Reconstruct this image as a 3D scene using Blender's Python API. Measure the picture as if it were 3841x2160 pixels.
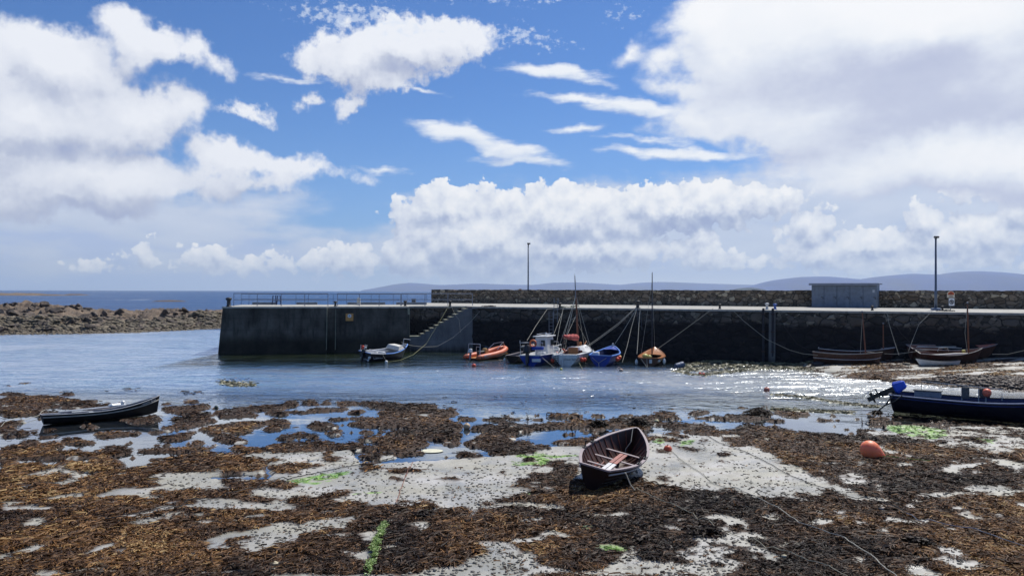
import bpy, math, random
import numpy as np
from mathutils import Vector, Matrix

# ------------------------------------------------------------------ scene, camera
S = bpy.context.scene
for _o in list(bpy.data.objects):
    bpy.data.objects.remove(_o, do_unlink=True)
COL = S.collection
H = 6.0                       # eye height above the low-tide water
FPX = 2900.0                  # focal length in pixels of the 3841-wide photograph
PITCH, ROLL = math.radians(0.24), math.radians(0.149)
_F = Vector((0, math.cos(PITCH), math.sin(PITCH)))
_U0 = Vector((0, -math.sin(PITCH), math.cos(PITCH)))
_R0 = Vector((1, 0, 0))
CR = _R0 * math.cos(ROLL) + _U0 * math.sin(ROLL)
CU = _U0 * math.cos(ROLL) - _R0 * math.sin(ROLL)
CR, CU = CR, CU
CF = _F
cd = bpy.data.cameras.new("camera")
cam = bpy.data.objects.new("camera", cd)
COL.objects.link(cam)
M3 = Matrix((CR, CU, -CF)).transposed()
cam.matrix_world = Matrix.Translation((0, 0, H)) @ M3.to_4x4()
cd.sensor_fit = 'HORIZONTAL'; cd.sensor_width = 36.0
cd.lens = 36.0 * FPX / 3841.0
cd.clip_start = 0.1; cd.clip_end = 80000
S.camera = cam

def ray(sx, sy):
    return CF + CR * ((sx - 1920.5) / FPX) - CU * ((sy - 1080.0) / FPX)
def P(sx, sy, z=0.0):
    """world point on the level z that the photograph shows at (sx, sy)"""
    d = ray(sx, sy); t = (z - H) / d.z
    return Vector((0, 0, H)) + d * t
def PD(sx, sy, dep):
    d = ray(sx, sy); return Vector((0, 0, H)) + d * (dep / d.y)

# ------------------------------------------------------------------ light
SUN_EL, SUN_AZ = math.radians(54), math.radians(36)     # azimuth from +Y towards +X
sd = Vector((math.sin(SUN_AZ) * math.cos(SUN_EL), math.cos(SUN_AZ) * math.cos(SUN_EL), math.sin(SUN_EL)))
sl = bpy.data.lights.new("sun", 'SUN'); sl.energy = 5.0; sl.angle = math.radians(0.6); sl.color = (1.0, 0.96, 0.89)
so = bpy.data.objects.new("sun", sl); COL.objects.link(so)
so.rotation_euler = sd.to_track_quat('Z', 'Y').to_euler(); so.location = (0, 0, 40)
S.view_settings.view_transform = 'Standard'; S.view_settings.look = 'None'
S.view_settings.exposure = 0.0; S.view_settings.gamma = 1.0
S.view_settings.use_curve_mapping = False
cy = S.cycles
cy.max_bounces = 6; cy.diffuse_bounces = 2; cy.glossy_bounces = 3; cy.transmission_bounces = 4
cy.transparent_max_bounces = 12; cy.volume_bounces = 0
cy.use_adaptive_sampling = True; cy.adaptive_threshold = 0.015
cy.caustics_reflective = False; cy.caustics_refractive = False
cy.sample_clamp_indirect = 4.0
cy.use_denoising = True
try:
    cy.denoiser = 'OPENIMAGEDENOISE'; cy.denoising_input_passes = 'RGB_ALBEDO_NORMAL'
except Exception:
    pass
# ------------------------------------------------------------------ sky: clear Nishita sky and cloud fields laid out by azimuth and elevation
W = bpy.data.worlds.new("World"); S.world = W; W.use_nodes = True
wn, wl = W.node_tree.nodes, W.node_tree.links
wn.clear()

class NB:
    """small helper that chains shader nodes"""
    def __init__(s, tree): s.t = tree; s.n = tree.nodes; s.l = tree.links
    def _set(s, sock, v):
        if isinstance(v, bpy.types.NodeSocket): s.l.new(v, sock)
        elif v is not None: sock.default_value = v
    def math(s, op, a, b=None, c=None, clamp=False):
        n = s.n.new('ShaderNodeMath'); n.operation = op; n.use_clamp = clamp
        for i, v in enumerate((a, b, c)):
            if v is not None: s._set(n.inputs[i], v)
        return n.outputs[0]
    def vec(s, op, a, b=None, c=None, scale=None, out=0):
        n = s.n.new('ShaderNodeVectorMath'); n.operation = op
        for i, v in enumerate((a, b, c)):
            if v is not None: s._set(n.inputs[i], v)
        if scale is not None: s._set(n.inputs['Scale'], scale)
        return n.outputs['Value'] if op in ('LENGTH', 'DOT_PRODUCT', 'DISTANCE') else n.outputs[out]
    def comb(s, x, y, z):
        n = s.n.new('ShaderNodeCombineXYZ')
        for i, v in enumerate((x, y, z)): s._set(n.inputs[i], v)
        return n.outputs[0]
    def sep(s, v):
        n = s.n.new('ShaderNodeSeparateXYZ'); s._set(n.inputs[0], v); return n.outputs
    def noise(s, v, scale, detail=4, rough=0.5, lac=2.0, dist=0.0, col=False, dim='3D'):
        n = s.n.new('ShaderNodeTexNoise'); s._set(n.inputs['Vector'], v); n.noise_dimensions = dim
        n.inputs['Scale'].default_value = scale; n.inputs['Detail'].default_value = detail
        n.inputs['Roughness'].default_value = rough; n.inputs['Lacunarity'].default_value = lac
        n.inputs['Distortion'].default_value = dist
        return n.outputs['Color'] if col else n.outputs[0]
    def voro(s, v, scale, feature='F1', rand=1.0, out='Distance', dim='3D', smooth=None, detail=0.0, rough=0.5):
        n = s.n.new('ShaderNodeTexVoronoi'); n.feature = feature; n.voronoi_dimensions = dim
        s._set(n.inputs['Vector'], v); n.inputs['Scale'].default_value = scale
        n.inputs['Randomness'].default_value = rand
        if detail: n.inputs['Detail'].default_value = detail; n.inputs['Roughness'].default_value = rough
        if smooth is not None: n.inputs['Smoothness'].default_value = smooth
        return n.outputs[out]
    def rng(s, v, a, b, c=0.0, d=1.0, smooth=False):
        n = s.n.new('ShaderNodeMapRange'); n.clamp = True
        if smooth: n.interpolation_type = 'SMOOTHSTEP'
        s._set(n.inputs[0], v)
        for i, x in enumerate((a, b, c, d)): s._set(n.inputs[i + 1], x)
        return n.outputs[0]
    def mix(s, f, a, b, mode='MIX'):
        n = s.n.new('ShaderNodeMix'); n.data_type = 'RGBA'; n.blend_type = mode
        s._set(n.inputs[0], f)
        for i, v in ((6, a), (7, b)):
            if isinstance(v, (tuple, list)) and len(v) == 3: v = (*v, 1)
            s._set(n.inputs[i], v)
        return n.outputs[2]
    def ramp(s, f, stops, interp='LINEAR'):
        n = s.n.new('ShaderNodeValToRGB'); n.color_ramp.interpolation = interp
        e = n.color_ramp.elements
        while len(e) < len(stops): e.new(0.5)
        for x, (p, c) in zip(e, stops): x.position = p; x.color = (*c, 1) if len(c) == 3 else c
        s._set(n.inputs[0], f); return n.outputs[0]
    def bump(s, h, strength=0.3, dist=0.02, normal=None):
        n = s.n.new('ShaderNodeBump'); n.inputs['Strength'].default_value = strength
        n.inputs['Distance'].default_value = dist; s._set(n.inputs['Height'], h)
        if normal is not None: s.l.new(normal, n.inputs['Normal'])
        return n.outputs[0]

def srgb(r, g, b):
    f = lambda c: c / 255 / 12.92 if c / 255 <= 0.04045 else ((c / 255 + 0.055) / 1.055) ** 2.4
    return (f(r), f(g), f(b))

def azel(dx, dy):
    """azimuth / elevation (x1.945) of a direction seen at (dx, dy) of the 2576-wide view"""
    d = ray(dx * 1.4911, dy * 1.4911)
    return math.atan2(d.x, d.y) * 1.945, math.atan2(d.z, math.hypot(d.x, d.y)) * 1.945

nb = NB(W.node_tree)
tc = wn.new('ShaderNodeTexCoord').outputs['Generated']
sx_, sy_, sz_ = nb.sep(tc)
az = nb.math('MULTIPLY', nb.math('ARCTAN2', sx_, sy_), 1.945)
el = nb.math('MULTIPLY', nb.math('ARCSINE', sz_), 1.945)
A = nb.comb(az, el, 0.0)

def field(p, blobs, k=0.02):
    """union of rotated ellipses, a distance-like value in units of 1000 view pixels"""
    acc = None
    for b in blobs:
        cx, cy_, rx, ry = b[:4]; rot = b[4] if len(b) > 4 else 0
        c = azel(cx, cy_); e1 = azel(cx + rx * 0.5, cy_); e0 = azel(cx - rx * 0.5, cy_)
        g1 = azel(cx, cy_ - ry * 0.5); g0 = azel(cx, cy_ + ry * 0.5)
        RX, RY = e1[0] - e0[0], g1[1] - g0[1]
        if rot:
            n = nb.n.new('ShaderNodeMapping'); n.vector_type = 'TEXTURE'
            n.inputs['Location'].default_value = (c[0], c[1], 0)
            n.inputs['Rotation'].default_value = (0, 0, math.radians(rot))
            n.inputs['Scale'].default_value = (RX, RY, 1)
            nb.l.new(p, n.inputs['Vector']); q = n.outputs[0]
        else:
            q = nb.vec('MULTIPLY_ADD', p, (1 / RX, 1 / RY, 0), (-c[0] / RX, -c[1] / RY, 0))
        L = nb.vec('LENGTH', q)
        r = (min(RX, RY) * 0.6 + 0.4 * math.sqrt(RX * RY))
        v = nb.math('MULTIPLY_ADD', L, -r, r)
        acc = v if acc is None else nb.math('SMOOTH_MAX', acc, v, k)
    return acc

nish = wn.new('ShaderNodeTexSky'); nish.sky_type = 'NISHITA'; nish.sun_disc = False
nish.sun_elevation = SUN_EL; nish.sun_rotation = SUN_AZ
nish.altitude = 0; nish.air_density = 1.0; nish.dust_density = 0.3; nish.ozone_density = 2.5
STR = 0.1
# photographs of this kind hold the clear sky deeper than the raw scattering value
sky = nb.mix(1.0, nish.outputs[0], (0.39, 0.64, 1.0), 'MULTIPLY')
K = 1.0 / STR
def cc(r, g, b, f=1.0): return tuple(c * K * f for c in srgb(r, g, b))
hz = nb.rng(el, -0.02, 0.62, 1.0, 0.0, True)
base0 = nb.mix(nb.math('MULTIPLY', nb.math('POWER', hz, 1.6), 0.5), sky, cc(140, 176, 232))

cum = [(0.0, cc(156, 170, 206)), (0.25, cc(184, 195, 219)), (0.5, cc(216, 222, 236)), (0.72, cc(234, 238, 245)), (1, cc(252, 252, 253))]
soft = [(0.0, cc(156, 168, 204)), (0.35, cc(190, 198, 219)), (0.6, cc(222, 227, 239)), (1, cc(240, 243, 250))]
sheetc = [(0.0, cc(172, 181, 213)), (0.42, cc(198, 205, 227)), (0.62, cc(225, 231, 243)), (0.8, cc(243, 246, 251)), (1, cc(250, 251, 254))]
LB = dict(
 veil=[(330, 640, 640, 165), (-100, 480, 300, 200), (900, 640, 420, 70), (1750, 600, 900, 170), (2500, 540, 700, 260), (400, 520, 430, 45, 3)],
 bank=[(1140, 535, 175, 85), (1220, 610, 270, 120), (1060, 640, 140, 75), (1430, 550, 300, 100), (1720, 520, 340, 72), (1910, 480, 130, 24), (1450, 630, 330, 60), (1040, 560, 70, 50, 30),
       (880, 650, 80, 56), (800, 660, 70, 42), (480, 655, 66, 44), (360, 645, 60, 44), (250, 665, 100, 20), (620, 668, 170, 30), (700, 660, 60, 34), (560, 648, 44, 28),
       (1755, 600, 52, 66), (1770, 640, 90, 50), (1830, 662, 70, 24), (1580, 650, 120, 34), (1480, 660, 80, 36), (1585, 615, 36, 34),
       (2040, 580, 80, 66), (2060, 630, 130, 54), (2190, 620, 200, 56), (2330, 555, 80, 62), (2450, 600, 190, 80), (2570, 520, 80, 90), (1895, 658, 70, 26), (2250, 660, 400, 34), (2430, 490, 80, 34)],
 wisp=[(1150, 338, 130, 26, -7), (1260, 370, 120, 26, -10), (1310, 405, 110, 14, -3), (1390, 182, 130, 18, -6), (1480, 205, 60, 10, -10), (1480, 248, 130, 14, -5), (1600, 272, 130, 26, -9),
       (1700, 385, 220, 16, -4), (700, 195, 90, 7, -2), (960, 428, 60, 6), (1050, 228, 60, 5, -8), (1620, 352, 100, 10, -6), (1460, 322, 60, 8, 3)],
 sheet=[(2330, 60, 700, 300), (2010, 100, 310, 160), (1800, 50, 130, 90), (2050, 290, 370, 100), (1830, 325, 210, 45), (2400, 380, 560, 105), (1585, 140, 52, 20, 25), (1740, 238, 120, 20, -14), (2620, 380, 400, 140), (1690, 130, 60, 30, 20)],
 left=[(60, 110, 130, 85), (170, 170, 200, 100), (400, 108, 150, 56, -8), (515, 132, 70, 24, -32), (60, 290, 330, 120), (340, 290, 160, 95), (455, 262, 75, 40), (40, 400, 300, 80),
       (230, 440, 380, 76), (600, 405, 190, 52, -8), (770, 422, 150, 22, -5), (150, 505, 330, 48), (640, 472, 120, 22), (-80, 200, 200, 200)],
 mid=[(1010, 112, 225, 68, 4), (1160, 92, 125, 44, -3), (880, 150, 140, 66), (980, 190, 130, 48, 8), (885, 262, 52, 26, 40), (770, 262, 34, 20), (1120, 158, 70, 26, 10), (640, 282, 40, 20, -25), (600, 280, 34, 10)],
 fleck=[(880, 38, 170, 34), (1310, 92, 110, 26, -8), (1290, 4, 130, 8), (1000, 70, 120, 20), (1570, 40, 40, 16)])
def near(bl, x0, x1, y0, y1, m=40):
    return [b for b in bl if b[0] + b[2] + m > x0 and b[0] - b[2] - m < x1 and b[1] + max(b[3], b[2] * 0.4 if len(b) > 4 else 0) + m > y0 and b[1] - max(b[3], b[2] * 0.4 if len(b) > 4 else 0) - m < y1]

w1 = nb.vec('SCALE', nb.vec('SUBTRACT', nb.noise(A, 7.0, 4, 0.55, col=True, dim='2D'), (0.5, 0.5, 0.5)), scale=0.14)
w2 = nb.vec('SCALE', nb.vec('SUBTRACT', nb.noise(A, 30.0, 3, 0.6, col=True, dim='2D'), (0.5, 0.5, 0.5)), scale=0.035)
def warp(a, b): return nb.vec('ADD', nb.vec('ADD', A, nb.vec('SCALE', w1, scale=a)), nb.vec('SCALE', w2, scale=b))
vn = nb.noise(nb.vec('MULTIPLY', A, (1.0, 3.2, 1)), 4.5, 6, 0.55, dim='2D')
WB, WW, WS, WL, WM = warp(0, 1.5), warp(0.35, 0), warp(0.55, 0.5), warp(0.6, 0.8), warp(0.35, 1.2)

def as_group(fn):
    """wrap a density function of two vectors into a node group of its own"""
    global nb
    t = bpy.data.node_groups.new('cloud_density', 'ShaderNodeTree')
    for nm in ('p', 'w'): t.interface.new_socket(nm, in_out='INPUT', socket_type='NodeSocketVector')
    t.interface.new_socket('d', in_out='OUTPUT', socket_type='NodeSocketFloat')
    gi = t.nodes.new('NodeGroupInput'); go = t.nodes.new('NodeGroupOutput')
    keep = nb; nb = NB(t)
    t.links.new(fn(gi.outputs[0], gi.outputs[1]), go.inputs[0])
    nb = keep
    def call(p, w):
        n = nb.n.new('ShaderNodeGroup'); n.node_tree = t
        nb.l.new(p, n.inputs[0]); nb.l.new(w, n.inputs[1]); return n.outputs[0]
    return call

def layer(base, blobs, dl, amp, nscale, edge, cols, kshade, warp, nrough=0.55, stretch=(1, 1), k2=0.02, detail=6, billow=0.0, seed=0.0, bias=0.5, amax=1.0):
    if not blobs: return base
    def dens(p, pw):
        f = field(pw, blobs, k2)
        q = nb.vec('MULTIPLY_ADD', p, (stretch[0], stretch[1], 1), (seed, seed * 0.7, seed))
        n = nb.noise(q, nscale, detail, nrough, dim='2D')
        d = nb.math('MULTIPLY_ADD', nb.math('SUBTRACT', n, 0.5), amp, f)
        if billow:
            v = nb.voro(q, nscale * 1.7, 'F1', dim='2D', detail=2.0, rough=0.5)
            d = nb.math('MULTIPLY_ADD', nb.math('SUBTRACT', 0.48, v), billow, d)
        return d
    dens = as_group(dens)
    D1 = dens(A, warp)
    D2 = dens(nb.vec('ADD', A, (dl[0], dl[1], 0)), nb.vec('ADD', warp, (dl[0], dl[1], 0)))
    a = nb.rng(D1, -edge * 0.3, edge, 0, amax, True)
    sh = nb.math('MULTIPLY_ADD', nb.math('SUBTRACT', D1, D2), kshade, bias, clamp=True)
    return nb.mix(a, base, nb.ramp(sh, cols))

def compose(x0, x1, y0, y1):
    g = lambda k: near(LB[k], x0, x1, y0, y1, 190 if k in ('sheet', 'left') else 110)
    base = base0
    vb = near(LB['veil'], x0, x1, y0, y1, 90)
    if vb:
        vd = nb.math('MULTIPLY_ADD', nb.math('SUBTRACT', vn, 0.5), 0.16, as_group(lambda p, w: field(w, vb, 0.03))(A, WS))
        vc = nb.ramp(nb.rng(nb.math('MULTIPLY_ADD', nb.math('SUBTRACT', vn, 0.5), 0.5, el), 0.02, 0.30), [(0, cc(180, 196, 229)), (0.35, cc(198, 209, 230)), (1, cc(212, 220, 236))])
        base = nb.mix(nb.rng(vd, -0.02, 0.07, 0, 0.93, True), base, vc)
    if y1 > 500:
        base = layer(base, g('bank'), (0.007, 0.030), 0.050, 13.0, 0.007, cum, 9.5, WB, 0.62, billow=0.034, k2=0.014, detail=6, bias=0.47, amax=0.96)
        lb = nb.rng(nb.math('MULTIPLY_ADD', nb.math('SUBTRACT', vn, 0.5), 0.05, el), 0.012, 0.060, 1, 0, True)
        base = nb.mix(nb.math('MULTIPLY', lb, 0.78), base, nb.ramp(nb.rng(az, -1.1, 0.3), [(0, cc(160, 186, 230)), (0.6, cc(190, 208, 237)), (1, cc(210, 221, 240))]))
    base = layer(base, g('wisp'), (0.004, 0.02), 0.045, 13.0, 0.020, [(0, cc(176, 192, 226)), (0.5, cc(216, 226, 243)), (1, cc(246, 249, 253))], 14.0, WW, 0.6, stretch=(0.6, 2.6), k2=0.01, bias=0.62, seed=3.1, amax=0.95, detail=5)
    base = layer(base, g('sheet'), (0.02, 0.09), 0.12, 5.5, 0.034, sheetc, 3.2, WS, 0.58, stretch=(0.8, 1.4), k2=0.06, seed=1.7, bias=0.69)
    base = layer(base, g('left'), (0.012, 0.075), 0.11, 8.5, 0.027, soft, 6.5, WL, 0.57, k2=0.05, seed=5.3, bias=0.58)
    base = layer(base, g('mid'), (0.012, 0.06), 0.085, 11.0, 0.019, soft, 7.5, WM, 0.6, k2=0.03, seed=8.9, bias=0.62)
    fb = g('fleck')
    if fb:
        fl = nb.math('MULTIPLY_ADD', nb.math('SUBTRACT', nb.noise(nb.vec('MULTIPLY', A, (1, 1.6, 1)), 48.0, 3, 0.6, dim='2D'), 0.52), 0.16, as_group(lambda p, w: field(w, fb, 0.01))(A, WW))
        base = nb.mix(nb.rng(fl, 0.0, 0.05, 0, 0.62, True), base, cc(222, 232, 248))
    n = wn.new('ShaderNodeBackground'); n.inputs['Strength'].default_value = STR
    wl.new(base, n.inputs['Color']); return n.outputs[0]

def pick(f, a, b):
    n = wn.new('ShaderNodeMixShader'); wl.new(f, n.inputs[0]); wl.new(a, n.inputs[1]); wl.new(b, n.inputs[2]); return n.outputs[0]
XS = [-400, 620, 1330, 1700, 3000]; YS = 440
EY = azel(1288, YS)[1]
def column(i):
    return pick(nb.math('LESS_THAN', el, EY), compose(XS[i], XS[i + 1], -600, YS), compose(XS[i], XS[i + 1], YS, 760))
tree_ = column(0)
for i in (1, 2, 3):
    tree_ = pick(nb.math('GREATER_THAN', az, azel(XS[i], YS)[0]), tree_, column(i))
# the sky behind and overhead: scattered cloud on blue
bn = nb.noise(nb.vec('MULTIPLY', A, (1, 1.5, 1)), 1.9, 4, 0.6, dim='2D')
back = nb.mix(nb.rng(bn, 0.54, 0.68, 0, 0.8, True), base0, cc(172, 182, 208))
bb = wn.new('ShaderNodeBackground'); bb.inputs['Strength'].default_value = STR; wl.new(back, bb.inputs['Color'])
# the laid-out field reaches well past the photograph's frame on all sides
outm = nb.math('MAXIMUM', nb.math('GREATER_THAN', nb.math('ABSOLUTE', az), 1.9), nb.math('MAXIMUM', nb.math('GREATER_THAN', el, 1.1), nb.math('LESS_THAN', el, -0.02)))
wo = wn.new('ShaderNodeOutputWorld'); wl.new(pick(outm, tree_, bb.outputs[0]), wo.inputs[0])
W.cycles.sampling_method = 'MANUAL'; W.cycles.sample_map_resolution = 512
# ------------------------------------------------------------------ helpers
rnd = random.Random(7)
MC = {}
def mat(name, col, rough=0.6, var=0.18, scale=4.0, bump=0.0, bscale=None, metal=0.0, spec=0.5, emit=None, dirt=None, dirt_amt=0.5, coat=0.0):
    """principled paint / wood / rope ... with uneven colour, wear and a little relief"""
    if name in MC: return MC[name]
    m = bpy.data.materials.new(name); m.use_nodes = True
    q = NB(m.node_tree); bs = m.node_tree.nodes['Principled BSDF']
    tcn = q.n.new('ShaderNodeTexCoord').outputs['Object']
    n = q.noise(tcn, scale, 5, 0.6)
    c = q.mix(q.rng(n, 0.3, 0.7), tuple(x * (1 - var) for x in col), tuple(min(1, x * (1 + var)) for x in col))
    if dirt:
        d = q.noise(tcn, scale * 2.7, 6, 0.7)
        c = q.mix(q.rng(d, 0.52, 0.7, 0, dirt_amt), c, dirt)
    q.l.new(c, bs.inputs['Base Color'])
    q.l.new(q.rng(n, 0.2, 0.8, max(0.05, rough - 0.1), min(1, rough + 0.12)), bs.inputs['Roughness'])
    bs.inputs['Metallic'].default_value = metal; bs.inputs['Specular IOR Level'].default_value = spec
    if coat: bs.inputs['Coat Weight'].default_value = coat
    if bump:
        q.l.new(q.bump(q.noise(tcn, bscale or scale * 6, 5, 0.6), bump, 0.02), bs.inputs['Normal'])
    MC[name] = m
    return m

def mesh(name, verts, faces, m=None, smooth=False, parent=None, mats=None, midx=None):
    me = bpy.data.meshes.new(name)
    if isinstance(verts, np.ndarray):
        faces = np.asarray(faces, dtype=np.int32)
        me.vertices.add(len(verts)); me.vertices.foreach_set('co', verts.astype(np.float32).ravel())
        k = faces.shape[1]
        me.loops.add(faces.size); me.loops.foreach_set('vertex_index', faces.ravel())
        me.polygons.add(len(faces)); me.polygons.foreach_set('loop_start', np.arange(0, faces.size, k, dtype=np.int32))
        me.update(calc_edges=True)
    else:
        me.from_pydata([tuple(v) for v in verts], [], faces); me.update()
    if smooth:
        me.polygons.foreach_set('use_smooth', np.ones(len(me.polygons), dtype=bool))
    for x in (mats or ([m] if m else [])): me.materials.append(x)
    if midx is not None: me.polygons.foreach_set('material_index', np.array(midx, dtype=np.int32))
    o = bpy.data.objects.new(name, me); COL.objects.link(o)
    if parent is not None: o.parent = parent
    return o

def empty(name, loc=(0, 0, 0), rot=(0, 0, 0)):
    o = bpy.data.objects.new(name, None); COL.objects.link(o)
    o.location = loc; o.rotation_euler = rot; o.empty_display_size = 0.3
    return o
def tag(o, label=None, cat=None, group=None, kind=None):
    if label: o['label'] = label
    if cat: o['category'] = cat
    if group: o['group'] = group
    if kind: o['kind'] = kind
    return o

class MB:
    """collects boxes, tubes and lathes; build() links them as one mesh object"""
    def __init__(s): s.v = []; s.f = []; s.mi = []
    def add(s, v, f, mi=0):
        k = len(s.v); s.v += [tuple(x) for x in v]; s.f += [tuple(i + k for i in x) for x in f]; s.mi += [mi] * len(f); return s
    def box(s, c, size, rz=0.0, rx=0.0, ry=0.0, taper=1.0, mi=0, bev=0.0):
        hx, hy, hz = (x / 2 for x in size)
        R = Matrix.Rotation(rz, 3, 'Z') @ Matrix.Rotation(ry, 3, 'Y') @ Matrix.Rotation(rx, 3, 'X')
        vs = []
        if bev:
            b = min(bev, hx * .9, hy * .9, hz * .9)
            for z, i in ((-hz, b), (-hz + b, 0), (hz - b, 0), (hz, b)):
                t = taper if z > 0 else 1
                for x, y in ((-hx + b, -hy + i), (hx - b, -hy + i), (hx - i, -hy + b), (hx - i, hy - b), (hx - b, hy - i), (-hx + b, hy - i), (-hx + i, hy - b), (-hx + i, -hy + b)):
                    vs.append(Vector(c) + R @ Vector((x * t, y * t, z)))
            f = [tuple(range(7, -1, -1)), tuple(range(24, 32))]
            for k in range(3):
                for i in range(8):
                    j = (i + 1) % 8; f.append((k * 8 + i, k * 8 + j, (k + 1) * 8 + j, (k + 1) * 8 + i))
            return s.add(vs, f, mi)
        for z in (-hz, hz):
            t = taper if z > 0 else 1
            for x, y in ((-hx, -hy), (hx, -hy), (hx, hy), (-hx, hy)):
                vs.append(Vector(c) + R @ Vector((x * t, y * t, z)))
        return s.add(vs, [(3, 2, 1, 0), (4, 5, 6, 7), (0, 1, 5, 4), (1, 2, 6, 5), (2, 3, 7, 6), (3, 0, 4, 7)], mi)
    def tube(s, pts, r, n=6, mi=0, flat=1.0, caps=True):
        pts = [Vector(p) for p in pts]; rs = r if isinstance(r, (list, tuple)) else [r] * len(pts)
        up = Vector((0, 0, 1)); vs = []; f = []
        for i, p in enumerate(pts):
            d = (pts[min(i + 1, len(pts) - 1)] - pts[max(i - 1, 0)])
            d = d.normalized() if d.length > 1e-9 else Vector((0, 0, 1))
            a = d.cross(up)
            if a.length < 1e-3: a = d.cross(Vector((0, 1, 0)))
            a.normalize(); b = a.cross(d).normalized()
            for k in range(n):
                t = 2 * math.pi * k / n
                vs.append(p + a * (math.cos(t) * rs[i]) + b * (math.sin(t) * rs[i] * flat))
        for i in range(len(pts) - 1):
            for k in range(n):
                j = (k + 1) % n; f.append((i * n + k, i * n + j, (i + 1) * n + j, (i + 1) * n + k))
        if caps: f += [tuple(range(n - 1, -1, -1)), tuple(range((len(pts) - 1) * n, len(pts) * n))]
        return s.add(vs, f, mi)
    def lathe(s, prof, c=(0, 0, 0), axis=(0, 0, 1), n=16, mi=0):
        ax = Vector(axis).normalized(); a = ax.orthogonal().normalized(); b = ax.cross(a)
        vs = []; f = []
        for r, z in prof:
            for k in range(n):
                t = 2 * math.pi * k / n
                vs.append(Vector(c) + ax * z + a * (math.cos(t) * r) + b * (math.sin(t) * r))
        for i in range(len(prof) - 1):
            for k in range(n):
                j = (k + 1) % n; f.append((i * n + k, i * n + j, (i + 1) * n + j, (i + 1) * n + k))
        f += [tuple(range(n - 1, -1, -1)), tuple(range((len(prof) - 1) * n, len(prof) * n))]
        return s.add(vs, f, mi)
    def prism(s, poly, z0, z1, mi=0):
        """poly: list of (x, y) anticlockwise, extruded in z"""
        n = len(poly); vs = [(x, y, z0) for x, y in poly] + [(x, y, z1) for x, y in poly]
        f = [tuple(range(n - 1, -1, -1)), tuple(range(n, 2 * n))] + [(i, (i + 1) % n, n + (i + 1) % n, n + i) for i in range(n)]
        return s.add(vs, f, mi)
    def quad(s, a, b, c, d, mi=0): return s.add([a, b, c, d], [(0, 1, 2, 3)], mi)
    def build(s, name, m, parent=None, smooth=False):
        ms = m if isinstance(m, (list, tuple)) else [m]
        return mesh(name, s.v, s.f, smooth=smooth, parent=parent, mats=ms, midx=s.mi if len(ms) > 1 else None)

def sphere_prof(r, n=9, squash=1.0):
    return [(max(1e-3, r * math.sin(math.pi * i / n)), -r * squash * math.cos(math.pi * i / n)) for i in range(n + 1)]

# numpy value noise
def _h(ix, iy, s):
    n = (ix.astype(np.int64) * 374761393 + iy.astype(np.int64) * 668265263 + s * 982451653) & 0xffffffff
    n = ((n ^ (n >> 13)) * 1274126177) & 0xffffffff
    return ((n ^ (n >> 16)) & 0xffff) / 65535.0
def vnoise(x, y, s=0):
    x = np.asarray(x, dtype=float); y = np.asarray(y, dtype=float)
    ix, iy = np.floor(x), np.floor(y); fx, fy = x - ix, y - iy
    fx = fx * fx * (3 - 2 * fx); fy = fy * fy * (3 - 2 * fy)
    a, b = _h(ix, iy, s), _h(ix + 1, iy, s); c, d = _h(ix, iy + 1, s), _h(ix + 1, iy + 1, s)
    return (a * (1 - fx) + b * fx) * (1 - fy) + (c * (1 - fx) + d * fx) * fy
def fbm(x, y, o=4, s=0, g=0.5):
    t = 0; a = 1; w = 0
    for i in range(o):
        t = t + a * vnoise(np.asarray(x) * 2 ** i, np.asarray(y) * 2 ** i, s + i * 17); w += a; a *= g
    return t / w - 0.5
def sstep(a, b, x):
    t = np.clip((np.asarray(x, dtype=float) - a) / (b - a), 0, 1); return t * t * (3 - 2 * t)
_CR, _CU, _CF = np.array(CR), np.array(CU), np.array(CF)
def proj(x, y, z):
    d0, d1, d2 = x, y, z - H
    w = d0 * _CF[0] + d1 * _CF[1] + d2 * _CF[2]; w = np.maximum(w, 0.5)
    return (1920.5 + FPX * (d0 * _CR[0] + d1 * _CR[1] + d2 * _CR[2]) / w, 1080.0 - FPX * (d0 * _CU[0] + d1 * _CU[1] + d2 * _CU[2]) / w)
def inpoly(px, py, poly):
    r = np.zeros(px.shape, dtype=bool); xs = [p[0] for p in poly]; ys = [p[1] for p in poly]
    idx = np.where((px > min(xs)) & (px < max(xs)) & (py > min(ys)) & (py < max(ys)))[0]
    if len(idx) == 0: return r
    X, Y = px[idx], py[idx]; c = np.zeros(len(idx), dtype=bool); n = len(poly); j = n - 1
    for i in range(n):
        xi, yi = poly[i]; xj, yj = poly[j]
        if yi != yj:
            c ^= ((yi > Y) != (yj > Y)) & (X < (xj - xi) * (Y - yi) / (yj - yi) + xi)
        j = i
    r[idx] = c; return r
# ------------------------------------------------------------------ the shore, laid out as it lies at low tide
ZD = 4.45                                  # quay deck level
QA, QB = P(1772, 1149.3, ZD), P(3841, 1173.7, ZD)       # near edge of the quay deck
QDIR = (QB - QA); QDIR.z = 0; QDIR.normalize(); QN = Vector((-QDIR.y, QDIR.x, 0))   # QN points away from the harbour
if QN.y < 0: QN = -QN
TILE = {'A': (0, 1450), 'B': (1000, 1450), 'C': (2000, 1450), 'D': (2841, 1450), 'E': (0, 1800), 'F': (1000, 1800), 'G': (2000, 1800), 'H': (2841, 1800), 'Z': (3200, 1380)}
def TP(t, pts):
    ox, oy = TILE[t]; k = 1000 / 2576 if t != 'Z' else 1 / 3.6225
    return [(ox + pts[i] * k, oy + pts[i + 1] * k) for i in range(0, len(pts), 2)]
def TE(t, cx, cy_, rx, ry):
    return TP(t, [c for a in range(12) for c in (cx + rx * math.cos(a * math.pi / 6), cy_ + ry * math.sin(a * math.pi / 6))])
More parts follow.
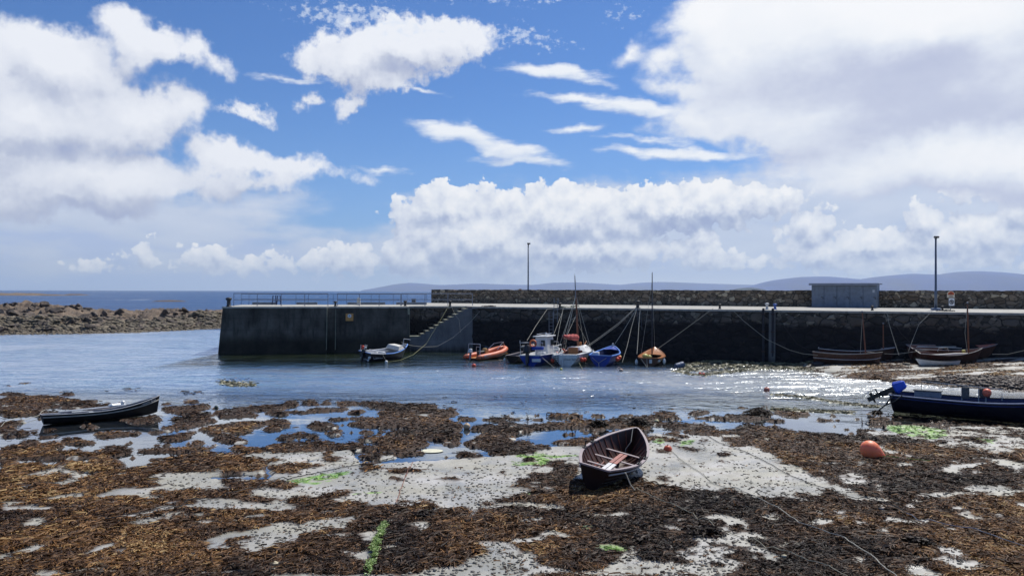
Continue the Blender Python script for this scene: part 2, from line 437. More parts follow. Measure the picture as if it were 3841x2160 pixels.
WEED_UP = [TP('A', p) for p in (
 [0,120,180,85,560,95,760,135,920,140,860,190,700,215,480,190,420,230,330,265,180,275,60,285,0,250],
 [0,350,200,325,260,340,120,375,0,400],[130,440,230,425,310,450,200,470,130,460],[0,405,150,400,125,425,0,470],
 [840,200,960,170,1120,175,1200,190,1020,215,880,215],[330,255,440,240,600,250,450,290,380,280],
 [120,575,500,535,600,570,480,605,300,610,150,600],[575,530,640,505,880,515,900,540,760,550,600,550],[190,545,330,515,380,530,240,555],
 [0,590,120,580,200,620,420,610,600,640,740,620,900,655,760,690,560,680,400,700,200,690,130,740,0,760],
 [950,625,1050,575,1170,600,1260,640,1100,670,1180,740,1100,800,950,840,760,830,620,800,700,770,550,740,640,715,850,730,900,700,830,690],
 [0,740,250,750,420,740,440,790,580,760,560,800,450,810,330,840,230,860,420,870,560,840,750,850,700,920,0,920],
 [850,870,1000,830,1330,790,1560,720,1850,660,2050,640,2270,660,2500,690,2576,700,2576,820,2400,830,2200,840,1900,820,1700,850,1500,850,1450,920,700,920],
 [1280,630,1450,600,1800,580,1900,520,1980,530,1850,590,1800,630,1500,625],[1480,490,1650,480,1780,445,1900,430,1800,500,1600,515],
 [940,455,1050,440,1350,440,1300,460,1140,470,1060,490,960,480],[1400,440,1520,435,1700,400,1640,425,1480,450],
 [1580,200,1800,190,2000,165,2030,200,1900,230,2060,265,1950,290,2100,330,1950,360,1850,390,1600,400,1700,350,1650,310,1850,270,1600,240],
 [2100,240,2300,200,2576,190,2576,225,2350,240,2480,270,2300,290,2100,290],
 [1930,400,2150,370,2350,340,2560,340,2450,400,2350,440,2150,470,2000,450],[2030,500,2250,470,2400,520,2380,540,2200,530],
 [2300,560,2450,590,2576,600,2576,640,2400,645,2280,600],[1820,600,2000,590,2100,550,2060,590,1950,630,1830,625],
 [1250,330,1480,280,1560,310,1500,340,1300,350])]  # last outline paints the shadow under the black rowing boat's bow as weed
WEED_UP += [TE('A', *p) for p in ((130,72,110,12),(640,72,65,11),(360,42,45,7),(1005,72,50,7),(1250,68,65,12),(1840,95,110,15),(1820,148,65,9),(60,25,45,5),(2330,14,150,10),(240,12,60,4))]
WEED_UP += [TP('B', p) for p in (
 [0,190,150,180,230,140,320,150,300,180,200,200,150,230,0,230],[350,155,450,140,500,165,580,135,640,160,500,170,400,175],
 [690,150,800,145,900,155,1050,140,1200,160,1400,170,1640,180,1640,220,1830,230,1860,260,1720,300,1800,340,1900,370,1900,420,1760,420,1700,390,1500,400,1300,390,1100,390,900,390,800,360,950,330,1100,300,1080,250,1180,230,1060,200,900,165,720,185],
 [160,240,400,240,480,210,700,200,840,200,760,230,500,240,380,255],[0,250,170,250,150,270,0,270],[800,255,850,225,950,235,920,255],
 [0,330,200,320,220,370,160,410,0,415],[360,375,440,335,560,355,680,375,670,400,500,400],[600,315,700,300,770,310,700,325],[780,300,1080,295,1080,315,850,315],
 [560,435,640,430,750,455,700,475,600,460],[220,450,420,440,340,470,500,475,440,500,300,470],[80,500,170,480,300,490,150,515],[890,430,960,420,1050,435,960,450],
 [1120,460,1300,430,1450,400,1640,400,1740,430,1880,450,1850,500,1600,510,1550,490,1400,450,1250,475],
 [900,500,1050,490,1280,500,1300,470,1420,480,1560,510,1560,550,1440,590,1320,620,1000,610,820,620,600,600,450,640,280,640,100,640,0,640,0,560,250,540,420,550,600,520,610,560,830,540,960,570,1100,580,1130,560,1050,530,900,520],
 [870,660,1000,640,1240,660,1260,680,1060,700,930,685],[1180,640,1400,620,1530,630,1430,650,1260,660],[540,640,640,620,700,690,860,690,740,700,640,740,560,720,560,680],
 [20,770,250,750,460,740,590,750,480,780,350,800,330,840,200,855,90,840],[20,710,120,700,190,705,80,740],[900,760,960,745,1080,765,1140,790,1100,815,940,830,960,790],
 [1180,820,1300,805,1540,815,1500,835,1330,850,1200,840],[1190,880,1300,870,1450,885,1300,902,1200,902],[1690,540,1800,520,1900,535,1840,560,1760,560],
 [1930,540,2050,470,2230,430,2260,350,2200,320,2380,260,2340,300,2250,320,2440,360,2576,370,2576,430,2420,450,2380,500,2350,540,2420,570,2576,550,2576,640,2450,660,2200,660,2100,640,2160,600,2080,580,1960,575],
 [2000,400,2150,360,2260,380,2240,420,2000,415],[1860,300,2030,300,2020,320,1880,320],[2100,310,2200,300,2190,330,2110,320],[1820,640,1900,625,2050,670,2140,690,1990,700,1830,660],
 [2470,700,2576,680,2576,770,2500,760],[2120,840,2300,825,2280,855],[2480,902,2510,860,2576,840,2576,930,2470,930],[1660,890,1850,890,1880,910,1700,915])]
WEED_UP += [TP('C', p) for p in (
 [130,285,220,270,330,280,440,265,480,285,350,300,220,295],[540,275,680,270,700,290,560,290],[800,270,960,270,950,285,820,285],
 [0,370,150,350,370,350,400,320,540,330,760,340,770,305,900,310,960,300,1130,285,1280,280,1440,295,1350,320,1250,305,1130,320,1100,350,1250,340,1450,360,1600,370,1770,385,1700,400,1500,395,1350,405,1250,370,1110,360,1110,400,1000,420,830,430,880,390,680,390,670,415,560,405,480,385,200,395,0,415],
 [1180,255,1270,245,1370,265,1270,272,1190,270],[1470,255,1600,235,1740,240,1640,260,1520,265],
 [1650,300,1750,270,1850,290,1900,260,2050,270,2150,250,2290,260,2280,300,2080,325,1850,315,1720,310],[2300,230,2420,225,2576,245,2576,290,2400,280],
 [690,455,800,440,1000,430,1080,440,1110,480,1250,500,1380,510,1400,545,1250,540,1100,530,1000,480],[1240,450,1460,480,1480,500,1380,500],
 [1430,425,1560,415,1750,420,1900,430,2000,400,2030,370,2200,385,2400,410,2576,460,2576,760,2440,750,2340,740,2430,730,2380,680,2300,640,2200,620,2100,580,2000,590,1850,585,1900,550,1850,500,1950,490,1700,470,1550,460],
 [205,530,350,510,550,510,640,490,700,510,620,570,500,580,350,555],[0,570,170,575,190,610,60,630,0,620],[0,760,150,730,300,720,440,770,440,920,0,920],
 [1160,620,1280,605,1290,650,1180,640],[1340,575,1500,590,1600,620,1550,640,1430,600],[1760,665,1850,645,1940,665,1870,685],[1800,720,1850,715,1890,745,1840,740],
 [1210,890,1300,870,1390,880,1330,915],[360,690,450,685,450,700],[1580,515,1700,520,1650,535])]
WEED_UP += [TP('D', p) for p in (
 [0,390,200,400,340,440,540,450,740,455,800,480,940,470,960,440,1060,445,1100,480,1250,480,1400,500,1500,520,1650,520,1700,560,1760,600,2000,620,2200,630,2300,660,2460,640,2600,600,2600,920,650,920,540,860,400,780,250,740,200,660,90,630,0,610],
 [1850,505,1950,495,2100,520,2230,545,2150,555,2000,530],[1720,550,1790,530,1870,555,1780,570],[2100,430,2200,425,2230,445,2150,450],
 [0,260,100,255,120,290,0,310],[180,240,300,225,500,250,490,280,300,270],[1930,460,2010,455,2000,470],[2290,590,2400,585,2380,600],[2300,400,2420,392,2430,405])]
HOLE_UP = [TP('B', [1500,270,1600,265,1580,295,1500,290]), TP('B', [1310,310,1390,305,1360,325]), TP('C', [1780,470,1990,470,1990,495,1900,495])]
HOLE_UP += [TP('D', p) for p in (
 [860,530,1100,540,1180,560,1240,610,1440,660,1250,650,1190,640,1150,580,1000,560],[1400,520,1560,540,1550,560,1440,545],[970,730,1080,735,1060,780,1000,760],
 [1830,800,1900,760,2150,740,2230,760,1980,790,1950,820,2050,850,1870,850],[2170,690,2480,730,2576,750,2540,810,2350,780,2200,710],[560,810,660,815,640,830],
 [1720,570,1900,560,2200,600,2400,620,2300,650,2100,610,1800,600],[1630,610,1780,620,1700,630],[60,500,140,500,110,540])]
SAND_UP = [TP('A', [1330,780,1500,720,1750,690,2576,640,2576,920,1300,920]), TP('A', [230,870,380,790,700,750,760,860,400,890]), TP('A', [0,850,900,850,1300,830,1300,920,0,920]),
 TP('B', [0,640,820,620,850,720,1000,745,1300,725,1700,700,1900,690,2200,670,2576,650,2576,920,0,920]),
 TP('C', [0,560,180,590,200,575,550,560,640,560,1100,540,1150,450,1450,455,1900,500,2100,440,2576,500,2576,920,0,920,0,640]), TP('D', [0,450,900,475,960,450,1500,400,1930,385,2600,385,2600,930,0,930])]
POOL_UP = [TP('B', p) for p in ([350,725,440,690,550,670,540,700,430,728],[-10,700,20,700,60,800,30,880,-10,870],[860,700,1000,712,1180,715,1100,735,980,738])] + [TP('A', [2080,860,2300,830,2590,850,2590,930,2150,920])]
SAND_LO = [TP('E', p) for p in (
 [620,5,760,-10,720,25,640,25],[940,160,1080,110,1200,90,1400,100,1550,80,1650,60,1500,20,1650,-10,2100,-10,2150,70,2300,95,2160,110,1900,105,1750,120,1550,110,1490,140,1490,175,1600,175,1480,195,1350,165,1150,155],
 [480,190,700,150,800,155,790,180,700,170,540,205],[30,215,190,210,330,215,200,230,100,270,50,240],
 [1200,340,1400,335,1520,290,1540,265,1700,265,1900,240,1920,190,2050,175,2200,195,2330,210,2450,240,2600,235,2600,270,2440,290,2250,270,2180,295,2000,270,1800,265,1650,290,1500,345,1370,385,1290,370],
 [1190,440,1250,420,1400,390,1600,370,1800,350,2050,330,2030,355,1800,370,1600,400,1500,440,1400,440],[2330,360,2540,340,2600,345,2540,360,2380,370],
 [1970,575,2100,550,2300,490,2576,450,2576,710,2440,730,2350,700,2290,660,2400,620,2250,580,2160,620,2080,650,2060,680,2000,620],
 [830,700,900,680,930,645,1090,635,1040,665,960,690,880,720],[320,900,500,890,750,880,900,850,1000,835,1060,870,1240,895,1180,910,1080,900,980,870,850,880,640,900,600,940,300,940],
 [1730,745,1830,730,1780,755],[820,285,870,285,860,295],[1950,920,2010,875,2060,900,2250,890,2430,870,2430,910,2250,930,1950,940],[2450,90,2600,80,2600,160,2450,170],[860,800,910,795,900,825])]
SAND_LO += [TP('G', p) for p in (
 [1050,-15,2600,-15,2600,130,2350,140,2330,180,2250,165,2110,190,2030,160,1900,100,1700,115,1640,100,1480,110,1340,70,1210,70,1130,20],
 [220,170,330,175,400,205,360,215,270,195],[0,235,100,240,220,260,380,280,350,300,150,320,40,310,0,270],[0,370,60,365,110,390,60,410,0,405],[350,420,440,430,430,460,390,440],
 [210,545,270,530,460,580,380,585,230,560],[0,570,200,560,180,600,100,620,0,610],[1140,465,1300,445,1460,480,1380,498,1260,485],
 [1600,440,1740,470,1860,460,1880,500,1950,540,2070,520,2150,540,2310,580,2200,585,2070,580,2090,620,2200,680,2100,660,1950,650,1880,640,1750,620,1650,640,1640,660,1750,670,1890,700,1880,760,2000,790,2080,840,1950,830,1850,800,1720,770,1710,800,1800,860,1920,890,1920,940,480,940,420,890,600,900,680,880,700,840,820,800,850,750,950,710,1090,710,1080,760,1120,800,1300,810,1540,800,1560,790,1480,760,1400,730,1400,700,1480,690,1560,690,1620,640,1580,590,1600,560,1800,590,1820,560,1740,500],
 [1640,370,1850,335,1960,370,1990,430,2080,450,2040,480,1960,450,1870,450,1830,400,1700,380],[2160,340,2300,340,2400,370,2350,400,2230,380],[2170,235,2260,255,2230,270],
 [2060,720,2120,740,2200,800,2140,800],[2230,740,2400,760,2350,790,2250,780],[0,720,70,740,50,810,200,860,430,900,480,940,0,940],[350,700,400,695,400,725])]
SAND_LO += [TP('H', p) for p in (
 [0,-10,650,-10,780,50,830,80,930,100,1040,200,1000,215,900,205,800,170,700,100,640,130,600,160,520,165,450,130,300,130,170,150,160,175,0,180],
 [800,-10,1090,30,1000,50,850,45],[1130,65,1230,65,1170,82],[1010,110,1110,130,1050,135],[1180,125,1260,135,1220,142],[2030,80,2120,55,2420,60,2540,120,2500,140,2380,125,2250,125,2120,105],
 [1380,240,1480,225,1490,260,1410,268],[1490,190,1610,205,1530,212],[2340,170,2450,175,2380,188],[510,430,580,390,750,410,720,450,640,480,590,450],[1000,415,1200,435,1060,445],
 [1270,375,1360,385,1300,415],[1210,500,1300,480,1330,530,1440,560,1500,585,1400,585,1270,550],[1390,860,1550,840,1700,860,1750,880,1870,940,1500,940,1470,890],
 [0,540,60,545,130,580,50,580,0,565],[0,340,180,380,100,390,0,370],[0,650,100,670,240,760,130,780,80,720,0,690])]
WEED_F = [TP('F', p) for p in (
 [0,50,120,20,240,20,320,70,190,100,60,95,0,80],
 [-10,175,110,190,160,205,240,170,330,170,500,185,560,150,780,125,880,130,820,165,700,185,620,190,680,230,820,215,1000,225,1000,245,1200,250,1450,255,1600,245,1650,265,1600,300,1620,340,1740,300,1960,290,2040,325,1980,390,2060,360,2100,310,2240,260,2450,260,2600,280,2600,580,2400,570,2400,610,2200,615,2030,610,2080,640,2150,710,2050,750,1940,790,1900,840,1740,870,1530,890,1500,940,-10,940,-10,690,100,650,290,620,420,580,340,560,420,540,550,500,650,455,760,470,830,440,860,400,840,370,700,370,560,385,400,400,330,430,200,400,50,430,-10,430,-10,280,90,305,160,290,270,260,160,230,100,210,-10,220],
 [1290,215,1420,215,1420,235,1330,235],[1480,225,1600,220,1580,245],[2300,70,2420,60,2430,-10,2600,-10,2600,100,2450,90,2330,85],[2220,210,2400,160,2500,130,2600,160,2600,235,2400,235,2250,225],
 [2090,245,2120,225,2280,240,2130,262],[2370,600,2600,600,2600,715,2450,700,2500,680],[1640,-10,1880,-10,1860,15,1660,10],[1260,-10,1380,5,1300,25])]
HOLE_F = [TP('F', p) for p in (
 [1060,415,1230,395,1220,410,1100,425],[1330,445,1450,410,1560,415,1600,455,1480,515,1440,490],[560,530,800,510,860,540,740,555,600,545],[1050,500,1120,500,1160,560,1130,590,1000,610,900,580,940,550,860,530],
 [680,700,730,690,800,710,850,720,950,680,1020,690,1030,750,970,800,930,790,850,770,790,760,720,730],[1100,690,1130,655,1300,620,1430,600,1300,650,1240,700,1180,700],[0,860,100,840,140,880,80,910,0,890],[1280,830,1350,815,1390,830,1300,840],
 [1980,395,2060,365,2050,380,1990,405])]
WEED_LO = [TP('E', [2150,560,2300,550,2460,545,2440,585,2300,600,2200,575]), TP('G', [1220,0,1430,10,1330,25]), TP('G', [1910,0,2020,5,1960,15]), TP('G', [1510,680,1600,720,1560,735]), TP('G', [1890,450,1990,440,1980,490,1900,500]), TP('H', [640,15,770,45,740,60])]
GREEN = [TP('B', [200,930,250,890,450,870,640,830,830,810,820,830,690,870,640,920]), TP('F', [230,0,530,-20,660,-10,520,30,400,50,270,50]), TP('F', [880,140,1050,128,1050,145,900,152]),
 TP('C', [0,640,120,660,240,680,400,665,440,680,250,695,150,700,140,750,60,775,0,740]), TP('C', [1110,545,1180,510,1240,515,1220,550]), TP('C', [1390,560,1430,520,1520,510,1510,550,1470,568]),
 TP('G', [615,690,680,680,720,660,780,655,890,690,870,740,760,740,700,710,640,712]), TP('D', [1230,375,1600,385,1850,420,1850,465,1700,510,1500,490,1300,440]), TP('D', [2080,495,2280,520,2270,545,2130,525]),
 TP('G', [450,450,540,465,530,490]), TP('F', [1490,300,1590,320,1590,345,1520,335]), TP('F', [2470,130,2600,110,2600,150]), TP('B', [2380,660,2560,640,2600,690,2420,700]), TP('B', [2350,740,2600,735,2600,765,2400,760])]
SHORE = [(-4000,1476),(-200,1478),(200,1474),(600,1500),(900,1512),(1200,1506),(1500,1512),(1640,1520),(1760,1552),(1900,1558),(2200,1548),(2500,1546),(2800,1538),(3000,1545),(3150,1555),(3300,1562),(3560,1580),(3841,1600),(6000,1650)]
SLIP = [(3180,1418),(3338,1432),(3450,1466),(3640,1500),(3900,1500),(3900,1408),(3700,1404),(3560,1412),(3400,1424)]

def dwall(x, y): return -((x - QA.x) * QN.x + (y - QA.y) * QN.y)          # metres in front of the quay face
def alongw(x, y): return (x - QA.x) * QDIR.x + (y - QA.y) * QDIR.y
_w = [alongw(*P(sx, 1360, 0).xy) for sx in (2700, 2950, 3180, 3500, 3841, 4600)]
def ground_base(x, y):
    x = np.asarray(x, dtype=float); y = np.asarray(y, dtype=float)
    zr = np.interp(alongw(x, y), _w, [-0.12, 0.09, 0.40, 0.72, 1.15, 1.7])
    fall = np.clip(1 - dwall(x, y) / 17.0, 0, 1.15)
    px, py = proj(x, y, 0.0 * x)
    ysh = np.interp(px, [p[0] for p in SHORE], [p[1] for p in SHORE])
    dsh = H * FPX / np.maximum(ysh - 1090, 50)
    d = y - dsh                                     # metres beyond the edge of the flats
    hb = np.where(d > 0, -0.07 - 0.05 * d, 0.0)
    hb = np.maximum(hb, np.interp(px, [2200, 2850], [-1.4, -0.22]))
    ramp = np.where(zr > 0, zr * fall ** 1.1, zr * 0)
    wgt = sstep(0.02, 0.25, ramp)
    return np.where(d > 0, hb * (1 - wgt) + ramp * wgt + np.minimum(0, zr) * 0.2, np.maximum(ramp - 0.1, 0) * 0.6)

def classify(x, y):
    """0 sand, 1 water, 2 wrack, 3 green weed for points of the shore"""
    x = x + fbm(x * 1.1, y * 1.1, 3, 5) * 0.50 + fbm(x * 5, y * 5, 2, 9) * 0.22
    y = y + fbm(x * 0.9, y * 1.1, 3, 25) * 0.42 + fbm(x * 5, y * 6, 2, 29) * 0.20
    px, py = proj(x, y, ground_base(x, y) + 0.04)
    k = np.zeros(px.shape, dtype=np.int8)
    up = py < 1800
    k[up] = 1
    for p in SAND_UP: k[inpoly(px, py, p) & up] = 0
    for p in POOL_UP: k[inpoly(px, py, p)] = 1
    for p in WEED_UP: k[inpoly(px, py, p) & up] = 2
    for p in HOLE_UP: k[inpoly(px, py, p) & up] = 0
    lo = ~up
    fz = lo & (px > 1000) & (px < 2000)
    k[lo & ~fz] = 2; k[fz] = 0
    for p in SAND_LO: k[inpoly(px, py, p) & lo & ~fz] = 0
    for p in WEED_LO: k[inpoly(px, py, p)] = 2
    for p in WEED_F: k[inpoly(px, py, p) & fz] = 2
    for p in HOLE_F: k[inpoly(px, py, p) & fz] = 0
    # scattered small tufts and gaps
    t = fbm(x * 1.6, y * 2.6, 4, 77)
    k[(k == 1) & (py > 1500) & (py < 1790) & (t > 0.27)] = 2
    k[(k == 2) & (t < -0.245) & (py < 1950)] = 0
    k[(k == 2) & (fbm(x * 0.9, y * 1.8, 4, 177) < np.where(px > 2500, -0.195, -0.23)) & (py >= 1700)] = 0
    sh = np.interp(px, [p[0] for p in SHORE], [p[1] for p in SHORE])
    far = py < sh
    k[far & (k == 0)] = 1
    z0 = ground_base(x, y)
    # the rising sand and slip on the right below the quay
    r = far & (z0 > 0.03)
    k[r] = 0
    s = inpoly(px, py, SLIP); k[s & r] = 2
    st = fbm(x * 0.35 + y * 0.2, y * 1.3, 4, 60)
    k[r & (st > -0.04) & ~s & (px > 3150 + (1420 - py) * 2)] = 2
    k[r & (fbm(x * 0.8, y * 2.2, 4, 61) > 0.03) & (px <= 3330) & ~s] = 2
    rr = (px > 3260) & (py > 1560) & (py < 1690) & (k != 2)
    k[rr & (fbm(x * 0.7, y * 3.5, 4, 88) > 0.10)] = 2
    # beds of weed under and at the water near the quay
    q = far & ~r & (px > 2480) & (py < 1440)
    k[q & (fbm(x * 0.45 + y * 0.15, y * 1.0, 4, 62) > 0.04)] = 2
    k[far & ~r & (px > 2500) & (py > 1440) & (fbm(x * 0.5, y * 2.0, 4, 63) > 0.15)] = 2
    g = np.zeros(px.shape, dtype=bool)
    for p in GREEN: g |= inpoly(px, py, p)
    k[g & (fbm(x * 4, y * 4, 2, 70) > -0.14)] = 3
    return k
def ground_z(x, y, k=None):
    x = np.asarray(x, dtype=float); y = np.asarray(y, dtype=float)
    if k is None: k = classify(x, y)
    b = ground_base(x, y); n = fbm(x * 0.6, y * 0.6, 4, 3)
    pud = sstep(-0.02, 0.04, b)
    deep = sstep(-0.02, -0.3, b)
    z = b + np.where(k == 0, 0.055 + 0.04 * n, 0)
    z = np.where(k == 1, np.where(b > 0.03, b + 0.03, b - 0.045 + 0.02 * n), z)
    wz = np.where(b < -0.02, b * (0.35 + 0.6 * deep) + 0.005 - 0.08 * deep + 0.03 * n, b + 0.075 + 0.09 * fbm(x * 2.2, y * 2.2, 3, 11) + 0.05 * fbm(x * 7, y * 7, 2, 12))
    z = np.where(k == 2, wz, z)
    z = np.where(k == 3, np.maximum(b, 0.0) + 0.05 + 0.02 * n, z)
    return z
def PG(sx, sy):
    p = P(sx, sy, 0.0)
    for _ in range(6):
        z = float(ground_base(np.array([p.x]), np.array([p.y]))[0]); p = P(sx, sy, max(z, 0.0))
    return p

def axis(lo, hi, step, l2, h2, g=1.35):
    a = list(np.arange(lo, hi + step, step)); s = step; x = a[0]; pre = []
    while x > l2: s *= g; x -= s; pre.append(x)
    s = step; x = a[-1]; post = []
    while x < h2: s *= g; x += s; post.append(x)
    return np.array(pre[::-1] + a + post)
gx = axis(-32, 36, 0.13, -9000, 9000); gy = axis(14.0, 72, 0.13, -300, 11500)
X, Y = np.meshgrid(gx, gy); xf, yf = X.ravel(), Y.ravel()
inner = (np.abs(xf) < 40) & (yf > 12) & (yf < 76)
kk = np.full(xf.shape, 1, dtype=np.int8); kk[inner] = classify(xf[inner], yf[inner])
kk[(yf <= 12)] = 0
zf = np.full(xf.shape, -1.6)
zf[inner] = ground_z(xf[inner], yf[inner], kk[inner])
out = ~inner
zf[out] = np.where(yf[out] <= 12.5, 0.05 + (12 - yf[out]).clip(0, 60) * 0.03, np.where(yf[out] > 70, -1.4 - np.minimum(6, (yf[out] - 70) * 0.03), ground_base(xf[out], yf[out]) - 0.03))
nx, ny = len(gx), len(gy)
ii, jj = np.meshgrid(np.arange(nx - 1), np.arange(ny - 1)); i0 = (jj * nx + ii).ravel()
faces = np.stack([i0, i0 + 1, i0 + nx + 1, i0 + nx], 1)
ground = mesh('beach', np.stack([xf, yf, zf], 1), faces, smooth=True)
tag(ground, kind='structure')
_w2 = (kk == 2).reshape(ny, nx); _d = _w2.copy(); _d[1:] |= _w2[:-1]; _d[:-1] |= _w2[1:]; _d[:, 1:] |= _w2[:, :-1]; _d[:, :-1] |= _w2[:, 1:]
wdil = (_w2 | (_d & (kk.reshape(ny, nx) == 1))).ravel()
for nm, arr in (('weed', wdil), ('green', (kk == 3)), ('wet', (kk == 1))):
    at = ground.data.attributes.new(nm, 'FLOAT', 'POINT'); at.data.foreach_set('value', arr.astype(np.float32))
gm = bpy.data.materials.new('shore_ground'); gm.use_nodes = True
q = NB(gm.node_tree); bs = gm.node_tree.nodes['Principled BSDF']
def attr(q, nm, out='Fac'):
    n = q.n.new('ShaderNodeAttribute'); n.attribute_name = nm; return n.outputs[out]
pos = q.n.new('ShaderNodeNewGeometry').outputs['Position']
px_, py_, pz_ = q.sep(pos)
n1 = q.noise(pos, 0.5, 5, 0.6); n2 = q.noise(pos, 9.0, 4, 0.6); n3 = q.noise(pos, 2.2, 5, 0.6)
sand = q.mix(q.rng(n1, 0.35, 0.65), (0.31, 0.305, 0.27), (0.47, 0.455, 0.425))
sand = q.mix(q.rng(q.noise(q.vec('MULTIPLY', pos, (0.35, 0.8, 1)), 1.0, 5, 0.62), 0.42, 0.62, 0, 0.75), sand, (0.35, 0.33, 0.245))
sand = q.mix(q.rng(n2, 0.5, 0.75, 0, 0.35), sand, (0.30, 0.28, 0.24))
sand = q.mix(q.rng(n3, 0.48, 0.66, 0, 0.6), sand, (0.30, 0.285, 0.24))
sand = q.mix(q.rng(q.noise(pos, 22.0, 4, 0.7), 0.52, 0.70, 0, 0.5), sand, (0.17, 0.155, 0.13))
wd = q.mix(q.rng(n2, 0.35, 0.7), (0.016, 0.010, 0.007), (0.085, 0.042, 0.020))
grn = q.mix(q.rng(n2, 0.35, 0.65), (0.10, 0.22, 0.03), (0.28, 0.48, 0.08))
c = q.mix(attr(q, 'weed'), sand, wd); c = q.mix(attr(q, 'green'), c, grn)
# bed under water: weed-grown and olive where it is deeper
bed = q.mix(q.rng(q.noise(pos, 0.33, 5, 0.6), 0.42, 0.6), (0.15, 0.155, 0.085), (0.055, 0.065, 0.032))
c = q.mix(q.rng(pz_, -0.10, -0.22), c, bed)
c = q.mix(q.rng(pz_, -0.6, -1.4, 0, 0.8), c, (0.012, 0.05, 0.06))
q.l.new(c, bs.inputs['Base Color'])
rg = q.math('MAXIMUM', q.rng(q.math('ADD', n1, q.math('MULTIPLY', n3, 0.5)), 0.6, 0.9, 0.22, 0.8), q.math('MULTIPLY', attr(q, 'weed'), 0.85))
q.l.new(rg, bs.inputs['Roughness'])
q.l.new(q.bump(q.math('ADD', n2, q.math('MULTIPLY', q.noise(pos, 30, 3, 0.6), 0.5)), 0.6, 0.03), bs.inputs['Normal'])
ground.data.materials.append(gm)

